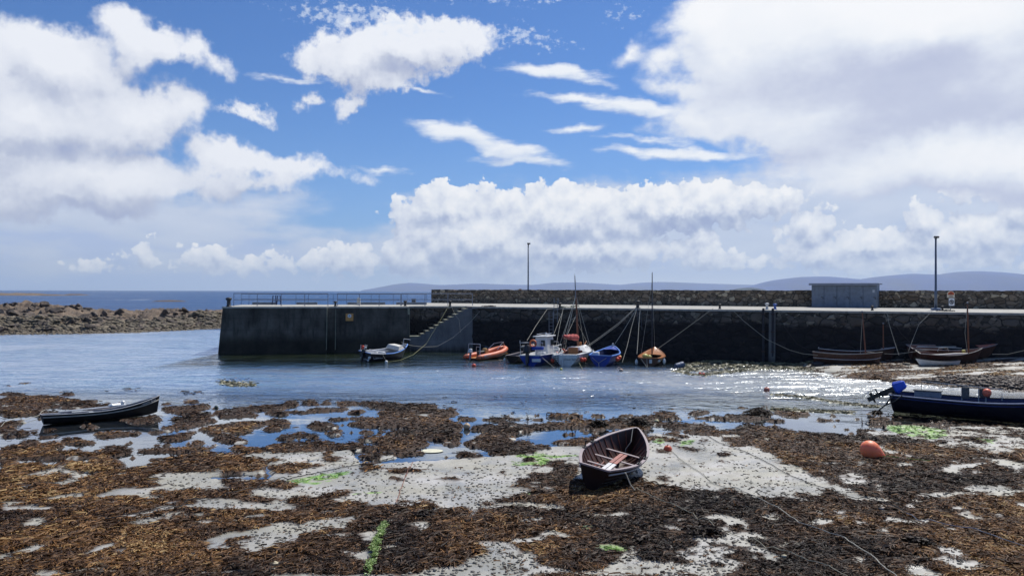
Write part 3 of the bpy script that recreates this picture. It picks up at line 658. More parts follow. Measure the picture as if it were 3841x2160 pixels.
# ------------------------------------------------------------------ water
def big_v(q, pos): return q.vec('MULTIPLY', pos, (0.30, 0.85, 1.0))
def water_mat(name, deep):
    m = bpy.data.materials.new(name); m.use_nodes = True
    q = NB(m.node_tree); q.n.clear()
    pos = q.n.new('ShaderNodeNewGeometry').outputs['Position']
    px_, py_, pz_ = q.sep(pos)
    out = q.n.new('ShaderNodeOutputMaterial')
    if deep:
        pm = q.vec('MULTIPLY', pos, (0.45, 1.0, 1.0))
        hgt = q.math('ADD', q.noise(pm, 0.55, 5, 0.62), q.math('MULTIPLY', q.noise(pm, 0.05, 4, 0.5), 5.0))
        nrm = q.bump(hgt, 1.0, 0.9)
        b = q.n.new('ShaderNodeBsdfPrincipled')
        pk = q.noise(q.vec('MULTIPLY', pos, (0.10, 0.32, 1)), 1.0, 6, 0.72)
        pk2 = q.noise(q.vec('MULTIPLY', pos, (0.004, 0.012, 1)), 1.0, 4, 0.6)
        fk = q.noise(q.vec('MULTIPLY', pos, (0.035, 0.009, 1)), 1.0, 4, 0.7)
        foam0 = q.rng(fk, 0.665, 0.70, 0, 0.8)
        foam = q.rng(q.math('ADD', pk, q.math('MULTIPLY', pk2, 0.25)), 0.765, 0.82)
        foam = q.math('MAXIMUM', foam, foam0)
        colr = q.mix(q.rng(pk2, 0.35, 0.65), (0.003, 0.050, 0.165), (0.007, 0.085, 0.235))
        colr = q.mix(q.rng(pk, 0.3, 0.62), q.mix(1.0, colr, (0.55, 0.6, 0.7), 'MULTIPLY'), colr)
        q.l.new(q.mix(foam, colr, (0.75, 0.78, 0.8)), b.inputs['Base Color'])
        q.l.new(q.rng(foam, 0, 1, 0.30, 0.9), b.inputs['Roughness'])
        b.inputs['IOR'].default_value = 1.33; b.inputs['Specular IOR Level'].default_value = 0.12
        q.l.new(nrm, b.inputs['Normal']); q.l.new(b.outputs[0], out.inputs[0]); return m
    amp = q.rng(py_, 36.0, 50.0, 0.0, 1.0, True)
    lee = q.rng(q.noise(pos, 0.07, 3, 0.5), 0.35, 0.6, 0.35, 1.0)
    pm = q.n.new('ShaderNodeMapping'); q.l.new(pos, pm.inputs[0]); pm.inputs['Rotation'].default_value = (0, 0, math.radians(14)); pm.inputs['Scale'].default_value = (0.62, 0.90, 1.0)
    hgt = q.math('ADD', q.math('MULTIPLY', q.noise(pm.outputs[0], 1.6, 3, 0.6, dist=0.4), 1.15), q.math('MULTIPLY', q.noise(pm.outputs[0], 0.62, 2, 0.5), 2.2))
    big = q.n.new('ShaderNodeMapping'); q.l.new(pos, big.inputs[0]); big.inputs['Rotation'].default_value = (0, 0, math.radians(-9)); big.inputs['Scale'].default_value = (0.30, 0.62, 1.0)
    hgt = q.math('ADD', hgt, q.math('MULTIPLY', q.noise(big.outputs[0], 1.0, 4, 0.62, dist=0.8), 3.6))
    hgt = q.math('MULTIPLY', hgt, q.math('MULTIPLY', q.math('ADD', amp, 0.010), lee))
    nrm = q.bump(hgt, 1.0, 0.13)
    fr = q.n.new('ShaderNodeFresnel'); fr.inputs['IOR'].default_value = 1.7; q.l.new(nrm, fr.inputs['Normal'])
    tr = q.n.new('ShaderNodeBsdfTransparent')
    # the harbour water itself is slightly green-blue where it is deep
    tr.inputs['Color'].default_value = (0.90, 0.94, 0.93, 1)
    calm = q.math('MULTIPLY', q.rng(py_, 57.0, 65.0, 0, 1, True), q.rng(px_, -28.6, -27.2, 0, 1, True))
    gl = q.n.new('ShaderNodeBsdfGlossy'); q.l.new(q.math('ADD', 0.02, q.math('MULTIPLY', q.math('MULTIPLY', amp, q.math('SUBTRACT', 1.0, calm)), 0.24)), gl.inputs['Roughness']); q.l.new(nrm, gl.inputs['Normal']); gl.inputs['Color'].default_value = (0.92, 0.96, 1.0, 1)
    body = q.n.new('ShaderNodeBsdfDiffuse')
    ol = q.math('MULTIPLY', q.rng(py_, 56.0, 66.0, 0, 1, True), q.rng(px_, -28.6, -27.2, 0, 1, True))  # olive by the pier: dark wall reflection and weedy bed put into the colour
    sh_ = q.rng(q.noise(big_v(q, pos), 1.0, 5, 0.65), 0.38, 0.62)
    q.l.new(q.mix(ol, q.mix(sh_, (0.055, 0.17, 0.35), (0.19, 0.36, 0.50)), (0.030, 0.042, 0.016)), body.inputs['Color'])
    mb = q.n.new('ShaderNodeMixShader')
    # open water left of and beyond the flats has rippled sky reflection painted into its diffuse colour; shallows near the quay stay clear
    dl = q.math('MULTIPLY', q.rng(py_, 42.0, 50.0, 0, 1, True), q.rng(q.math('ADD', px_, q.math('MULTIPLY', q.math('SUBTRACT', q.noise(pos, 0.12, 3, 0.5), 0.5), 8)), -12.0, 20.0, 0.72, 0.05, True))
    q.l.new(dl, mb.inputs[0]); q.l.new(tr.outputs[0], mb.inputs[1]); q.l.new(body.outputs[0], mb.inputs[2])
    ms = q.n.new('ShaderNodeMixShader'); q.l.new(q.math('MULTIPLY', fr.outputs[0], 1.45, clamp=True), ms.inputs[0])
    q.l.new(mb.outputs[0], ms.inputs[1]); q.l.new(gl.outputs[0], ms.inputs[2]); q.l.new(ms.outputs[0], out.inputs[0])
    return m
wm = MB()
# harbour water reaches behind the pier head; the open sea begins at the reef
wm.quad((-400, 13.5, 0), (400, 13.5, 0), (400, 118, 0), (-400, 118, 0))
tag(wm.build('harbour_water', water_mat('harbour_water', False)), kind='structure')
wm = MB()
wm.quad((-12900, 118, 0), (12900, 118, 0), (12900, 15900, 0), (-12900, 15900, 0))
tag(wm.build('sea', water_mat('open_sea', True)), kind='structure')
# ------------------------------------------------------------------ masonry
def stone_mat(name, lo, hi, scale, mortar=(0.02, 0.019, 0.017), tide=None, pale=0.10, damp=0.0):
    m = bpy.data.materials.new(name); m.use_nodes = True
    q = NB(m.node_tree); bs = m.node_tree.nodes['Principled BSDF']
    pos = q.n.new('ShaderNodeTexCoord').outputs['Object']
    ps = q.vec('MULTIPLY', pos, (0.72, 0.72, 1.15))
    ps = q.vec('ADD', ps, q.vec('SCALE', q.vec('SUBTRACT', q.noise(pos, 1.3, 3, 0.5, col=True), (0.5,) * 3), scale=0.35))
    vr = q.n.new('ShaderNodeTexVoronoi'); q.l.new(ps, vr.inputs['Vector']); vr.inputs['Scale'].default_value = scale; vr.inputs['Randomness'].default_value = 0.85
    ps = q.vec('SCALE', ps, scale=q.rng(q.noise(pos, 0.9, 2, 0.5), 0.42, 0.58, 0.93, 1.07)) if False else ps
    ve = q.n.new('ShaderNodeTexVoronoi'); ve.feature = 'DISTANCE_TO_EDGE'; q.l.new(ps, ve.inputs['Vector']); ve.inputs['Scale'].default_value = scale; ve.inputs['Randomness'].default_value = 0.85
    r_, g_, b_ = q.sep(vr.outputs['Color'])
    c = q.mix(r_, lo, hi)
    c = q.mix(q.math('MULTIPLY', g_, 0.35), c, (hi[0] * 1.05, hi[1] * 0.82, hi[2] * 0.62))
    c = q.mix(q.rng(b_, 1 - pale, 1 - pale + 0.02, 0, 0.8), c, (hi[0] * 2.1, hi[1] * 2.15, hi[2] * 2.0))
    f = q.noise(pos, 6.0, 5, 0.65)
    c = q.mix(q.rng(f, 0.35, 0.75, 0, 0.55), c, q.mix(1.0, c, (0.45, 0.44, 0.42), 'MULTIPLY'))
    v3 = q.voro(q.vec('ADD', ps, (3.1, 1.7, 5.2)), scale * 2.1, out='Color'); r3, g3, b3 = q.sep(v3)
    e3 = q.voro(q.vec('ADD', ps, (3.1, 1.7, 5.2)), scale * 2.1, 'DISTANCE_TO_EDGE')
    small = q.rng(q.noise(pos, 0.8, 3, 0.5), 0.50, 0.53)
    c3 = q.mix(q.rng(b3, 0.86, 0.88, 0, .8), q.mix(r3, lo, hi), (hi[0] * 1.9, hi[1] * 1.9, hi[2] * 1.75))
    c3 = q.mix(q.rng(f, 0.35, 0.75, 0, 0.55), c3, q.mix(1.0, c3, (0.45, 0.44, 0.42), 'MULTIPLY'))
    c = q.mix(small, q.mix(q.rng(ve.outputs['Distance'], 0.01, 0.06), mortar, c), q.mix(q.rng(e3, 0.01, 0.06), mortar, c3))
    if tide:
        z = q.sep(pos)[2]
        tz = q.math('ADD', z, q.math('MULTIPLY', q.math('SUBTRACT', q.noise(q.vec('MULTIPLY', pos, (0.5, 0.5, 0.3)), 1.0, 5, 0.65), 0.5), 1.4))
        tcol = q.mix(q.rng(f, 0.3, 0.7), (0.006, 0.006, 0.010), (0.016, 0.014, 0.015))
        c = q.mix(q.rng(tz, tide, tide - 0.5, 0, 0.93, True), c, tcol)
    q.l.new(c, bs.inputs['Base Color']); bs.inputs['Roughness'].default_value = 0.85; bs.inputs['Specular IOR Level'].default_value = 0.3
    h = q.math('ADD', q.rng(ve.outputs['Distance'], 0.0, 0.16), q.math('MULTIPLY', f, 0.4))
    q.l.new(q.bump(h, 0.9, 0.10), bs.inputs['Normal'])
    return m
def conc_mat(name, lo, hi, tide=None, stain=0.5):
    m = bpy.data.materials.new(name); m.use_nodes = True
    q = NB(m.node_tree); bs = m.node_tree.nodes['Principled BSDF']
    pos = q.n.new('ShaderNodeTexCoord').outputs['Object']
    n = q.noise(pos, 0.55, 6, 0.6); st = q.noise(q.vec('MULTIPLY', pos, (2.2, 2.2, 0.22)), 1.0, 5, 0.65); f = q.noise(pos, 12, 4, 0.6)
    c = q.mix(q.rng(n, 0.35, 0.68), lo, hi)
    c = q.mix(q.rng(st, 0.48, 0.72, 0, stain), c, tuple(x * 0.35 for x in lo))
    c = q.mix(q.rng(f, 0.5, 0.8, 0, 0.3), c, tuple(x * 0.5 for x in lo))
    z = q.sep(pos)[2]
    # shutter joints of the pours
    jz = q.math('ABSOLUTE', q.math('SUBTRACT', q.math('FRACT', q.math('MULTIPLY', z, 1 / 1.12)), 0.5))
    c = q.mix(q.rng(jz, 0.485, 0.497, 0, 0.55), c, tuple(x * 0.4 for x in lo))
    if tide:
        tz = q.math('ADD', z, q.math('MULTIPLY', q.math('SUBTRACT', st, 0.5), 1.2))
        c = q.mix(q.rng(tz, tide, tide - 1.1, 0, 0.85, True), c, q.mix(q.rng(n, 0.4, 0.6), (0.010, 0.010, 0.008), (0.026, 0.024, 0.016)))
    q.l.new(c, bs.inputs['Base Color']); bs.inputs['Roughness'].default_value = 0.85; bs.inputs['Specular IOR Level'].default_value = 0.25
    q.l.new(q.bump(q.math('ADD', f, q.math('MULTIPLY', n, 2)), 0.4, 0.03), bs.inputs['Normal'])
    return m
M_quay = stone_mat('quay_stone', (0.050, 0.045, 0.040), (0.175, 0.155, 0.13), 1.3, tide=3.45, pale=0.06)
M_par = stone_mat('parapet_stone', (0.085, 0.070, 0.052), (0.30, 0.245, 0.18), 1.95, pale=0.09, mortar=(0.035, 0.032, 0.028))
M_head = conc_mat('weathered_concrete', (0.050, 0.045, 0.038), (0.155, 0.138, 0.115), tide=2.0, stain=0.75)
M_stair = conc_mat('stair_concrete', (0.15, 0.148, 0.145), (0.24, 0.235, 0.225), tide=0.9, stain=0.25)
M_deck = conc_mat('deck_concrete', (0.36, 0.345, 0.30), (0.50, 0.48, 0.43), stain=0.6)
M_edge = mat('pale_arris', (0.30, 0.30, 0.22), 0.85, 0.3, 3.0, 0.3)

def wallbox(mb, a, b, z0, z1, back, batter=0.0, mi=0, seg=1, endb=(0, 0)):
    """a wall block whose near face runs a->b (plan), leaning back by batter"""
    a = Vector((a[0], a[1], 0)); b = Vector((b[0], b[1], 0)); d = (b - a).normalized(); n = Vector((-d.y, d.x, 0))
    if n.y < 0: n = -n
    v = []
    for (z, o) in ((z0, -batter), (z1, 0)):
        lo = endb[0] if z == z0 else 0; ro = endb[1] if z == z0 else 0
        pa = a + n * o - d * lo; pb = b + n * o + d * ro
        v += [pa + Vector((0, 0, z)), pb + Vector((0, 0, z)), b + n * back + d * ro + Vector((0, 0, z)), a + n * back - d * lo + Vector((0, 0, z))]
    mb.add(v, [(3, 2, 1, 0), (4, 5, 6, 7), (0, 1, 5, 4), (1, 2, 6, 5), (2, 3, 7, 6), (3, 0, 4, 7)], mi)
    return mb
def local(o, origin):
    """move a mesh built in world space so its origin sits at its base"""
    o.data.transform(Matrix.Translation(-Vector(origin))); o.location = origin; return o

HA, HB = P(835, 1150.4, ZD), P(1536, 1149.8, ZD)
hd = (HB - HA); hd.z = 0; hd.normalize(); hn = Vector((-hd.y, hd.x, 0))
g0, g1 = P(1226, 1150.2, ZD), P(1259, 1150.2, ZD)
def on_line(p): return HA + hd * ((p - HA).dot(hd))
g0, g1 = on_line(g0), on_line(g1)
head = empty('pier_head', (HA.x, HA.y, 0)); tag(head, 'dark weathered concrete pier head standing in the harbour water, with steps at one end', 'pier')
def hp(o): o.parent = head; o.matrix_parent_inverse = Matrix.Translation(-head.location); return o
mb = MB(); wallbox(mb, HA, g0, -2, ZD - 0.16, 11.0, 0.9, endb=(0.42, 0)); wallbox(mb, g1, HB, -2, ZD - 0.16, 11.0, 0.9)
wallbox(mb, g0 + hn * 0.35, g1 + hn * 0.35, -2, ZD - 0.165, 10.6, 0.9)
hp(mb.build('head_wall', M_head))
mb = MB()
for a, b in ((HA - hd * 0.06, g0), (g1, HB + hd * 0.05)): wallbox(mb, a - hn * 0.07, b - hn * 0.07, ZD - 0.16, ZD, 11.07)
wallbox(mb, g0 + hn * 0.35, g1 + hn * 0.35, ZD - 0.162, ZD - 0.003, 10.6)
hp(mb.build('deck_slab', M_deck))
mb = MB()
for p in (g0, g1): wallbox(mb, p - hd * 0.02 - hn * 0.02, p + hd * 0.02 - hn * 0.02, 0.3, ZD - 0.17, 0.3, 0.86)
hp(mb.build('joint_strip', M_edge))
# steps: a flight rising from the landing at the head towards the quay
SA, SB = HB + hd * 0.001, QA.copy()
sdir = SB - SA; sdir.z = 0; sl_ = sdir.length; sdir.normalize(); sn = Vector((-sdir.y, sdir.x, 0))
mb = MB(); te = MB(); nst = 10
land = 42 / 236 * sl_; stepw = (sl_ - land - 0.35) / nst; zl = ZD * 0.325
zz = zl; x0 = 0.0; x1 = land
wallbox(mb, SA, SA + sdir * land, -2, zl, 2.0, 0.42); wallbox(te, SA - sn * 0.03, SA + sdir * land - sn * 0.03, zl, zl + 0.08, 2.03)
for i in range(nst):
    z = zl + (ZD - 0.1 - zl) * (i + 1) / (nst + 0.6)
    a = SA + sdir * (land + i * stepw); b = a + sdir * (stepw - 0.002)
    wallbox(mb, a, b, -2, z, 2.0, 0.42); wallbox(te, a - sn * 0.02, b - sn * 0.02 - sdir * 0.06, z, z + 0.05, 2.02)
a = SA + sdir * (land + nst * stepw); wallbox(mb, a, SB - sdir * 0.002, -2, ZD - 0.02, 2.0, 0.42)
st = hp(mb.build('stairs', M_stair)); tr_ = te.build('tread', M_edge); hp(tr_)
mb = MB(); wallbox(mb, HB - hd * 0.18 - hn * 0.09, HB + hd * 0.03 - hn * 0.09, zl, ZD - 0.17, 0.5)
hp(mb.build('corner_strip', M_edge))

# the stone quay with its deck
quay = empty('stone_quay', (QA.x, QA.y, 0)); tag(quay, 'long dark rubble-stone quay wall with a pale concrete deck, black below the tide line', 'quay')
def qp(o): o.parent = quay; o.matrix_parent_inverse = Matrix.Translation(-quay.location); return o
QE = QA + QDIR * 75
BA, BB = P(1618, 1135.5, ZD), P(3841, 1159.7, ZD)
bdir = (BB - BA); bdir.z = 0; bdir.normalize(); bn = Vector((-bdir.y, bdir.x, 0)); BE = BA + bdir * 100
def rough_wall(a, b, z0, z1, back, batter, amp, seed, step=0.22):
    """wall whose near face is a grid pushed in and out stone by stone"""
    a = Vector((a[0], a[1], 0)); b = Vector((b[0], b[1], 0)); L = (b - a).length; d = (b - a) / L; n = Vector((-d.y, d.x, 0))
    nu, nv = int(L / step), max(3, int((z1 - z0) / step))
    U, V = np.meshgrid(np.linspace(0, L, nu + 1), np.linspace(z0, z1, nv + 1))
    off = -batter * (1 - (V - z0) / (z1 - z0)) + (fbm(U * 1.1, V * 1.4, 3, seed) + 0.5 * fbm(U * 4, V * 4, 2, seed + 5)) * amp
    top = V.copy(); top[-1] += fbm(U[-1] * 1.6, U[-1] * 0, 3, seed + 9) * (0.12 if amp > 0.1 else 0.04)
    co = np.stack([a.x + d.x * U + n.x * off, a.y + d.y * U + n.y * off, top], -1).reshape(-1, 3)
    i, j = np.meshgrid(np.arange(nu), np.arange(nv)); k = (j * (nu + 1) + i).ravel()
    f = np.stack([k, k + 1, k + nu + 2, k + nu + 1], 1)
    # top and back
    tb = co[-(nu + 1):].copy(); bk = tb.copy(); bk[:, 0] += n.x * back; bk[:, 1] += n.y * back
    bk2 = bk.copy(); bk2[:, 2] = z0
    o = len(co); co = np.concatenate([co, bk, bk2]); t0 = o - (nu + 1)
    k = np.arange(nu)
    f = np.concatenate([f, np.stack([t0 + k, t0 + k + 1, o + k + 1, o + k], 1), np.stack([o + k, o + k + 1, o + nu + 2 + k, o + nu + 1 + k], 1)])
    # ends
    e0 = [j * (nu + 1) for j in range(nv + 1)]; e1 = [j * (nu + 1) + nu for j in range(nv + 1)]
    ends = [tuple(e0[::-1]) + (o + nu + 1, o)[::1], tuple(e1) + (o + nu, o + 2 * nu + 1)]
    return co, f, ends
co, f, ends = rough_wall(QA, QE, -2, ZD - 0.17, 2.5, 0.35, 0.16, 3)
qp(mesh('quay_wall', co, f, M_quay))
# back wall of the stair recess, in the same stone
mb = MB(); wallbox(mb, HB + sn * 2.03, SB + sn * 2.03, -2, ZD - 0.17, 1.0); qp(mb.build('recess_wall', M_quay))
mb = MB()
poly = [QA - QN * 0.1, QE - QN * 0.1, BE + bn * 0.4, BA + bn * 0.4 - bdir * 1.5, HB + hn * 11, HB + hn * 2.05 + hd * 0.06, SB + sn * 2.0]
poly = [(p.x, p.y) for p in poly]
mb.prism(poly, ZD - 0.17, ZD - 0.004)
qp(mb.build('deck_slab', M_deck))
# parapet wall
co, f, ends = rough_wall(BA, BE, ZD - 0.3, ZD + 1.72, 0.9, 0.0, 0.14, 13, 0.2)
mb = MB(); par = mesh('parapet_wall', co, f, M_par); local(par, (BA.x, BA.y, ZD))
mb.add([BA + Vector((0, 0, 0)), BA + bn * 0.9, BA + bn * 0.9 + Vector((0, 0, 1.7)), BA + Vector((0, 0, 1.7))], [(3, 2, 1, 0)])
pe = mb.build('wall_end', M_par); local(pe, (BA.x, BA.y, ZD)); pe.location = (0, 0, 0); pe.parent = par
tag(par, 'long brown-grey rubble-stone parapet wall along the back of the quay deck', 'wall')
# sawn pier and concrete pilaster with fender timbers
def fender(sx, lab):
    p = P(sx, 1160, ZD); t = alongw(p.x, p.y); b = QA + QDIR * t - QN * 0.28
    o = empty('fender_post', (b.x, b.y, -0.3)); m_ = MB()
    m_.box((0, 0, 2.45), (0.19, 0.19, 4.9), rz=math.atan2(QDIR.y, QDIR.x), bev=0.03); m_.build('timber', mat('old_timber', (0.035, 0.035, 0.042), 0.85, 0.5, 2.0, 0.5), o)
    for z in (1.2, 2.9, 4.4):
        m_ = MB(); m_.box((0, 0, z), (0.27, 0.27, 0.09), rz=math.atan2(QDIR.y, QDIR.x)); m_.build('iron_band', mat('rusty_iron', (0.06, 0.035, 0.025), 0.8, 0.4, 6, 0.3), o)
    tag(o, lab, 'fender post', 'fender posts on the quay face')
fender(2877, 'weathered timber fender post at the side of the pilaster nearer the blue open boat')
fender(2913, 'weathered timber fender post at the side of the pilaster nearer the metal shed')
p0, p1 = P(2882, 1163, ZD), P(2908, 1163, ZD)
a = QA + QDIR * alongw(p0.x, p0.y); b = QA + QDIR * alongw(p1.x, p1.y)
mb = MB(); wallbox(mb, a - QN * 0.16, b - QN * 0.16, -1, ZD - 0.18, 0.3, 0.3); mb.build('pilaster', M_stair); o = bpy.data.objects['pilaster']
local(o, (a.x, a.y, 0)); o.parent = quay; o.location = Vector((a.x, a.y, 0)) - quay.location

# low kerb walls on the seaward side of the head
kb = [(946, 1034), (1112, 1190), (1303, 1445), (1486, 1600)]
kl = ['low grey kerb block at the left end of the pier head deck', 'low grey kerb block beside the railing gate on the pier head', 'longest low grey kerb block behind the pier head railing', 'low grey kerb block nearest the parapet wall end']
for (x0, x1), lb_ in zip(kb, kl):
    a, b = P(x0, 1142.5, ZD), P(x1, 1142.5, ZD); mb = MB(); wallbox(mb, a, b, ZD - 0.002, ZD + 0.27, 0.35)
    o = mb.build('kerb_block', mat('kerb_concrete', (0.20, 0.23, 0.26), 0.85, 0.25, 2, 0.3)); local(o, (a.x, a.y, ZD)); tag(o, lb_, 'kerb', 'kerb blocks on the pier head')

# railings
M_galv = mat('galvanised_steel', (0.17, 0.20, 0.26), 0.45, 0.2, 5, metal=0.5)
def railing(xs, base, top, cat_lab, extra_end=True, r=0.034):
    b0 = P(xs[0], base, ZD); b1 = P(xs[-1], base, ZD)
    root = empty('railing', b0); h = (base - top) / FPX * b0.y
    tag(root, cat_lab, 'railing', 'railings on the pier head')
    pts = [P(x, base, ZD) - b0 for x in xs]
    for p in pts:
        m_ = MB(); m_.tube([p, p + Vector((0, 0, h))], r, 8); m_.box(p + Vector((0, 0, 0.015)), (0.16, 0.16, 0.03)); m_.build('post', M_galv, root)
    m_ = MB(); m_.tube([pts[0] + Vector((0, 0, h)), pts[-1] + Vector((0, 0, h))], r * 1.15, 8); m_.build('top_rail', M_galv, root)
    m_ = MB(); m_.tube([pts[0] + Vector((0, 0, h * 0.5)), pts[-1] + Vector((0, 0, h * 0.5))], r, 8); m_.build('middle_rail', M_galv, root)
    return root
railing([877, 965, 1055, 1143, 1230], 1147, 1100.5, 'grey tube railing over the left half of the pier head')
railing([1266, 1348, 1422, 1503], 1147, 1101.5, 'grey tube railing over the right half of the pier head, up to the steps')
railing([1506, 1594, 1680, 1772], 1146, 1101, 'grey tube railing running in front of the stone parapet end')
railing([905, 934, 1036, 1110, 1157, 1250, 1300, 1392, 1475, 1527, 1600], 1141, 1102.5, 'farther tube railing along the seaward edge of the pier head', r=0.022)
# blue ladder hoops
hb = P(1021, 1143, ZD); root = empty('boarding_ladder', hb); tag(root, 'dark blue ladder handrails rising behind the left railing', 'ladder')
for x0 in (1021, 1038):
    a, b = P(x0, 1143, ZD) - hb, P(x0 + 15, 1143, ZD) - hb; m_ = MB()
    m_.tube([a, a + Vector((0.09, 0, 1.0)), b + Vector((-0.06, 0, 1.0)), b], 0.055, 6); m_.tube([a + Vector((0.05, 0, .45)), b + Vector((0, 0, .45))], 0.035, 6)
    m_.build('hoop', mat('navy_steel', (0.015, 0.03, 0.09), 0.5), root)
# mooring bollards
M_iron = mat('black_iron', (0.02, 0.02, 0.022), 0.6, 0.3, 8, 0.3)
def bollard(sx, sy, lab, s=1.0, m=None):
    p = P(sx, sy, ZD); mb = MB()
    mb.lathe([(0.17 * s, 0), (0.15 * s, 0.04), (0.11 * s, 0.08), (0.10 * s, 0.34 * s), (0.17 * s, 0.40 * s), (0.17 * s, 0.47 * s), (0.08 * s, 0.52 * s)], n=14)
    o = mb.build('bollard', m or M_iron, smooth=True); o.location = p; tag(o, lab, 'bollard', 'bollards along the pier'); return o
bollard(858, 1150, 'black iron bollard at the left corner of the pier head', 1.7)
bollard(1258, 1149, 'black iron bollard beside the railing gate')
bollard(1520, 1148, 'black iron bollard at the pier head edge left of the steps', 1.1)
bollard(1688, 1149, 'iron bollard with ropes at the top of the steps', 1.1)
bollard(2100, 1157, 'iron bollard above the ladders behind the white sailing boat', 1.0)
bollard(2392, 1156, 'iron bollard where four ropes meet above the blue open boat', 1.4)
bollard(2700, 1158.5, 'low bollard holding the line of the orange dinghy', 0.9)
bollard(2877, 1160, 'pale bollard at the top of the pilaster', 1.1, mat('pale_paint', (0.55, 0.56, 0.55), 0.6, 0.2))
bollard(2907, 1160, 'blue painted bollard at the top of the pilaster', 1.0, mat('blue_paint', (0.03, 0.10, 0.38), 0.5, 0.2))
bollard(3272, 1164, 'low black bollard in front of the metal shed', 0.8)
bollard(3535, 1166, 'low bollard wound with rope in front of the swimming sign', 0.8)
mb = MB(); mb.box((0, 0, .35), (0.35, 0.3, 0.7), bev=.04); mb.box((0, 0, 0.76), (0.22, 0.2, 0.12), bev=.03)
o = mb.build('junction_box', mat('cream_metal', (0.55, 0.54, 0.48), 0.6, 0.2)); o.location = P(1345, 1144, ZD); tag(o, 'cream service box behind the pier head railing', 'service box')
mb = MB(); mb.box((0, 0, .3), (0.45, 0.4, 0.6), bev=.03); mb.box((0, 0, 0.63), (0.5, 0.45, 0.06))
o = mb.build('junction_box', mat('grey_box', (0.10, 0.10, 0.11), 0.6, 0.2)); o.location = P(1552, 1142, ZD); tag(o, 'dark service box at the seaward edge near the parapet end', 'service box')

# lamp posts
def lamp(sx, base, top, lab):
    b = P(sx, base, ZD); h = (base - top) / FPX * b.y; root = empty('lamp_post', b); tag(root, lab, 'lamp post', 'lamp posts on the quay')
    ms = mat('lamp_steel', (0.10, 0.13, 0.18), 0.45, 0.15, 3, metal=0.4)
    m_ = MB(); m_.lathe([(0.40, 0), (0.40, 0.12), (0.36, 0.18), (0.20, 0.20)], n=16); m_.build('base_plate', mat('base_blue', (0.16, 0.20, 0.27), 0.7), root)
    m_ = MB(); m_.lathe([(0.13, 0.18), (0.12, 1.6), (0.095, 1.7), (0.075, h - 0.25)], n=12); m_.build('pole', ms, root, True)
    m_ = MB(); m_.box((0.06, 0, h - 0.12), (0.42, 0.22, 0.16), bev=0.04); m_.lathe([(0.09, h - 0.3), (0.10, h - 0.18)], n=10); m_.build('lamp_head', mat('lamp_dark', (0.03, 0.03, 0.035), 0.5), root)
    m_ = MB(); m_.box((0.06, 0, h - 0.215), (0.34, 0.16, 0.03)); m_.build('diffuser', mat('lens', (0.6, 0.62, 0.62), 0.2), root)
lamp(1981, 1139, 910, 'tall slim lamp post beside the small orange-topped sign')
lamp(3510, 1163, 884, 'tall slim lamp post between the metal shed and the swimming sign')

# the storage shed
a, b = P(3044, 1152.2, ZD), P(3288, 1155.2, ZD); sd_ = (b - a); w_ = sd_.length; ang = math.atan2(sd_.y, sd_.x)
hh = (1152 - 1067) / FPX * ((a.y + b.y) / 2)
shed = empty('storage_shed', a, (0, 0, ang)); tag(shed, 'blue-grey metal storage shed with five doors and a flat roof, standing against the parapet', 'shed')
M_zinc = mat('zinc_sheet', (0.15, 0.185, 0.235), 0.6, 0.22, 2.5, 0.15, 30)
mb = MB(); mb.box((w_ / 2, 1.3, hh / 2), (w_, 2.5, hh)); mb.build('body', M_zinc, shed)
mb = MB(); mb.box((w_ / 2, 1.25, hh + 0.11), (w_ + 0.45, 3.0, 0.14), ry=0.0, bev=.02); mb.box((w_ / 2, -0.24, hh + 0.02), (w_ + 0.45, 0.05, 0.12)); mb.build('roof', mat('roof_sheet', (0.22, 0.25, 0.31), 0.6, 0.15, 2), shed)
for i in range(5):
    cx = w_ * (i + 0.5) / 5
    m_ = MB(); m_.box((cx, 0.03, hh * 0.48), (w_ / 5 - 0.07, 0.06, hh * 0.93), bev=0.008); d_ = m_.build('door', M_zinc, shed)
    m_ = MB(); m_.box((cx + w_ / 10 - 0.2, -0.03, hh * 0.46), (0.22, 0.05, 0.05)); m_.box((cx + w_ / 10 - 0.11, -0.02, hh * 0.41), (0.06, 0.05, 0.13)); m_.build('handle', mat('dark_handle', (0.03, 0.035, 0.05), 0.6), d_)
m_ = MB(); m_.box((w_ * 0.955, -0.01, hh * 0.73), (0.2, 0.012, 0.26)); m_.build('notice', mat('faded_paper', (0.42, 0.46, 0.50), 0.8), shed)

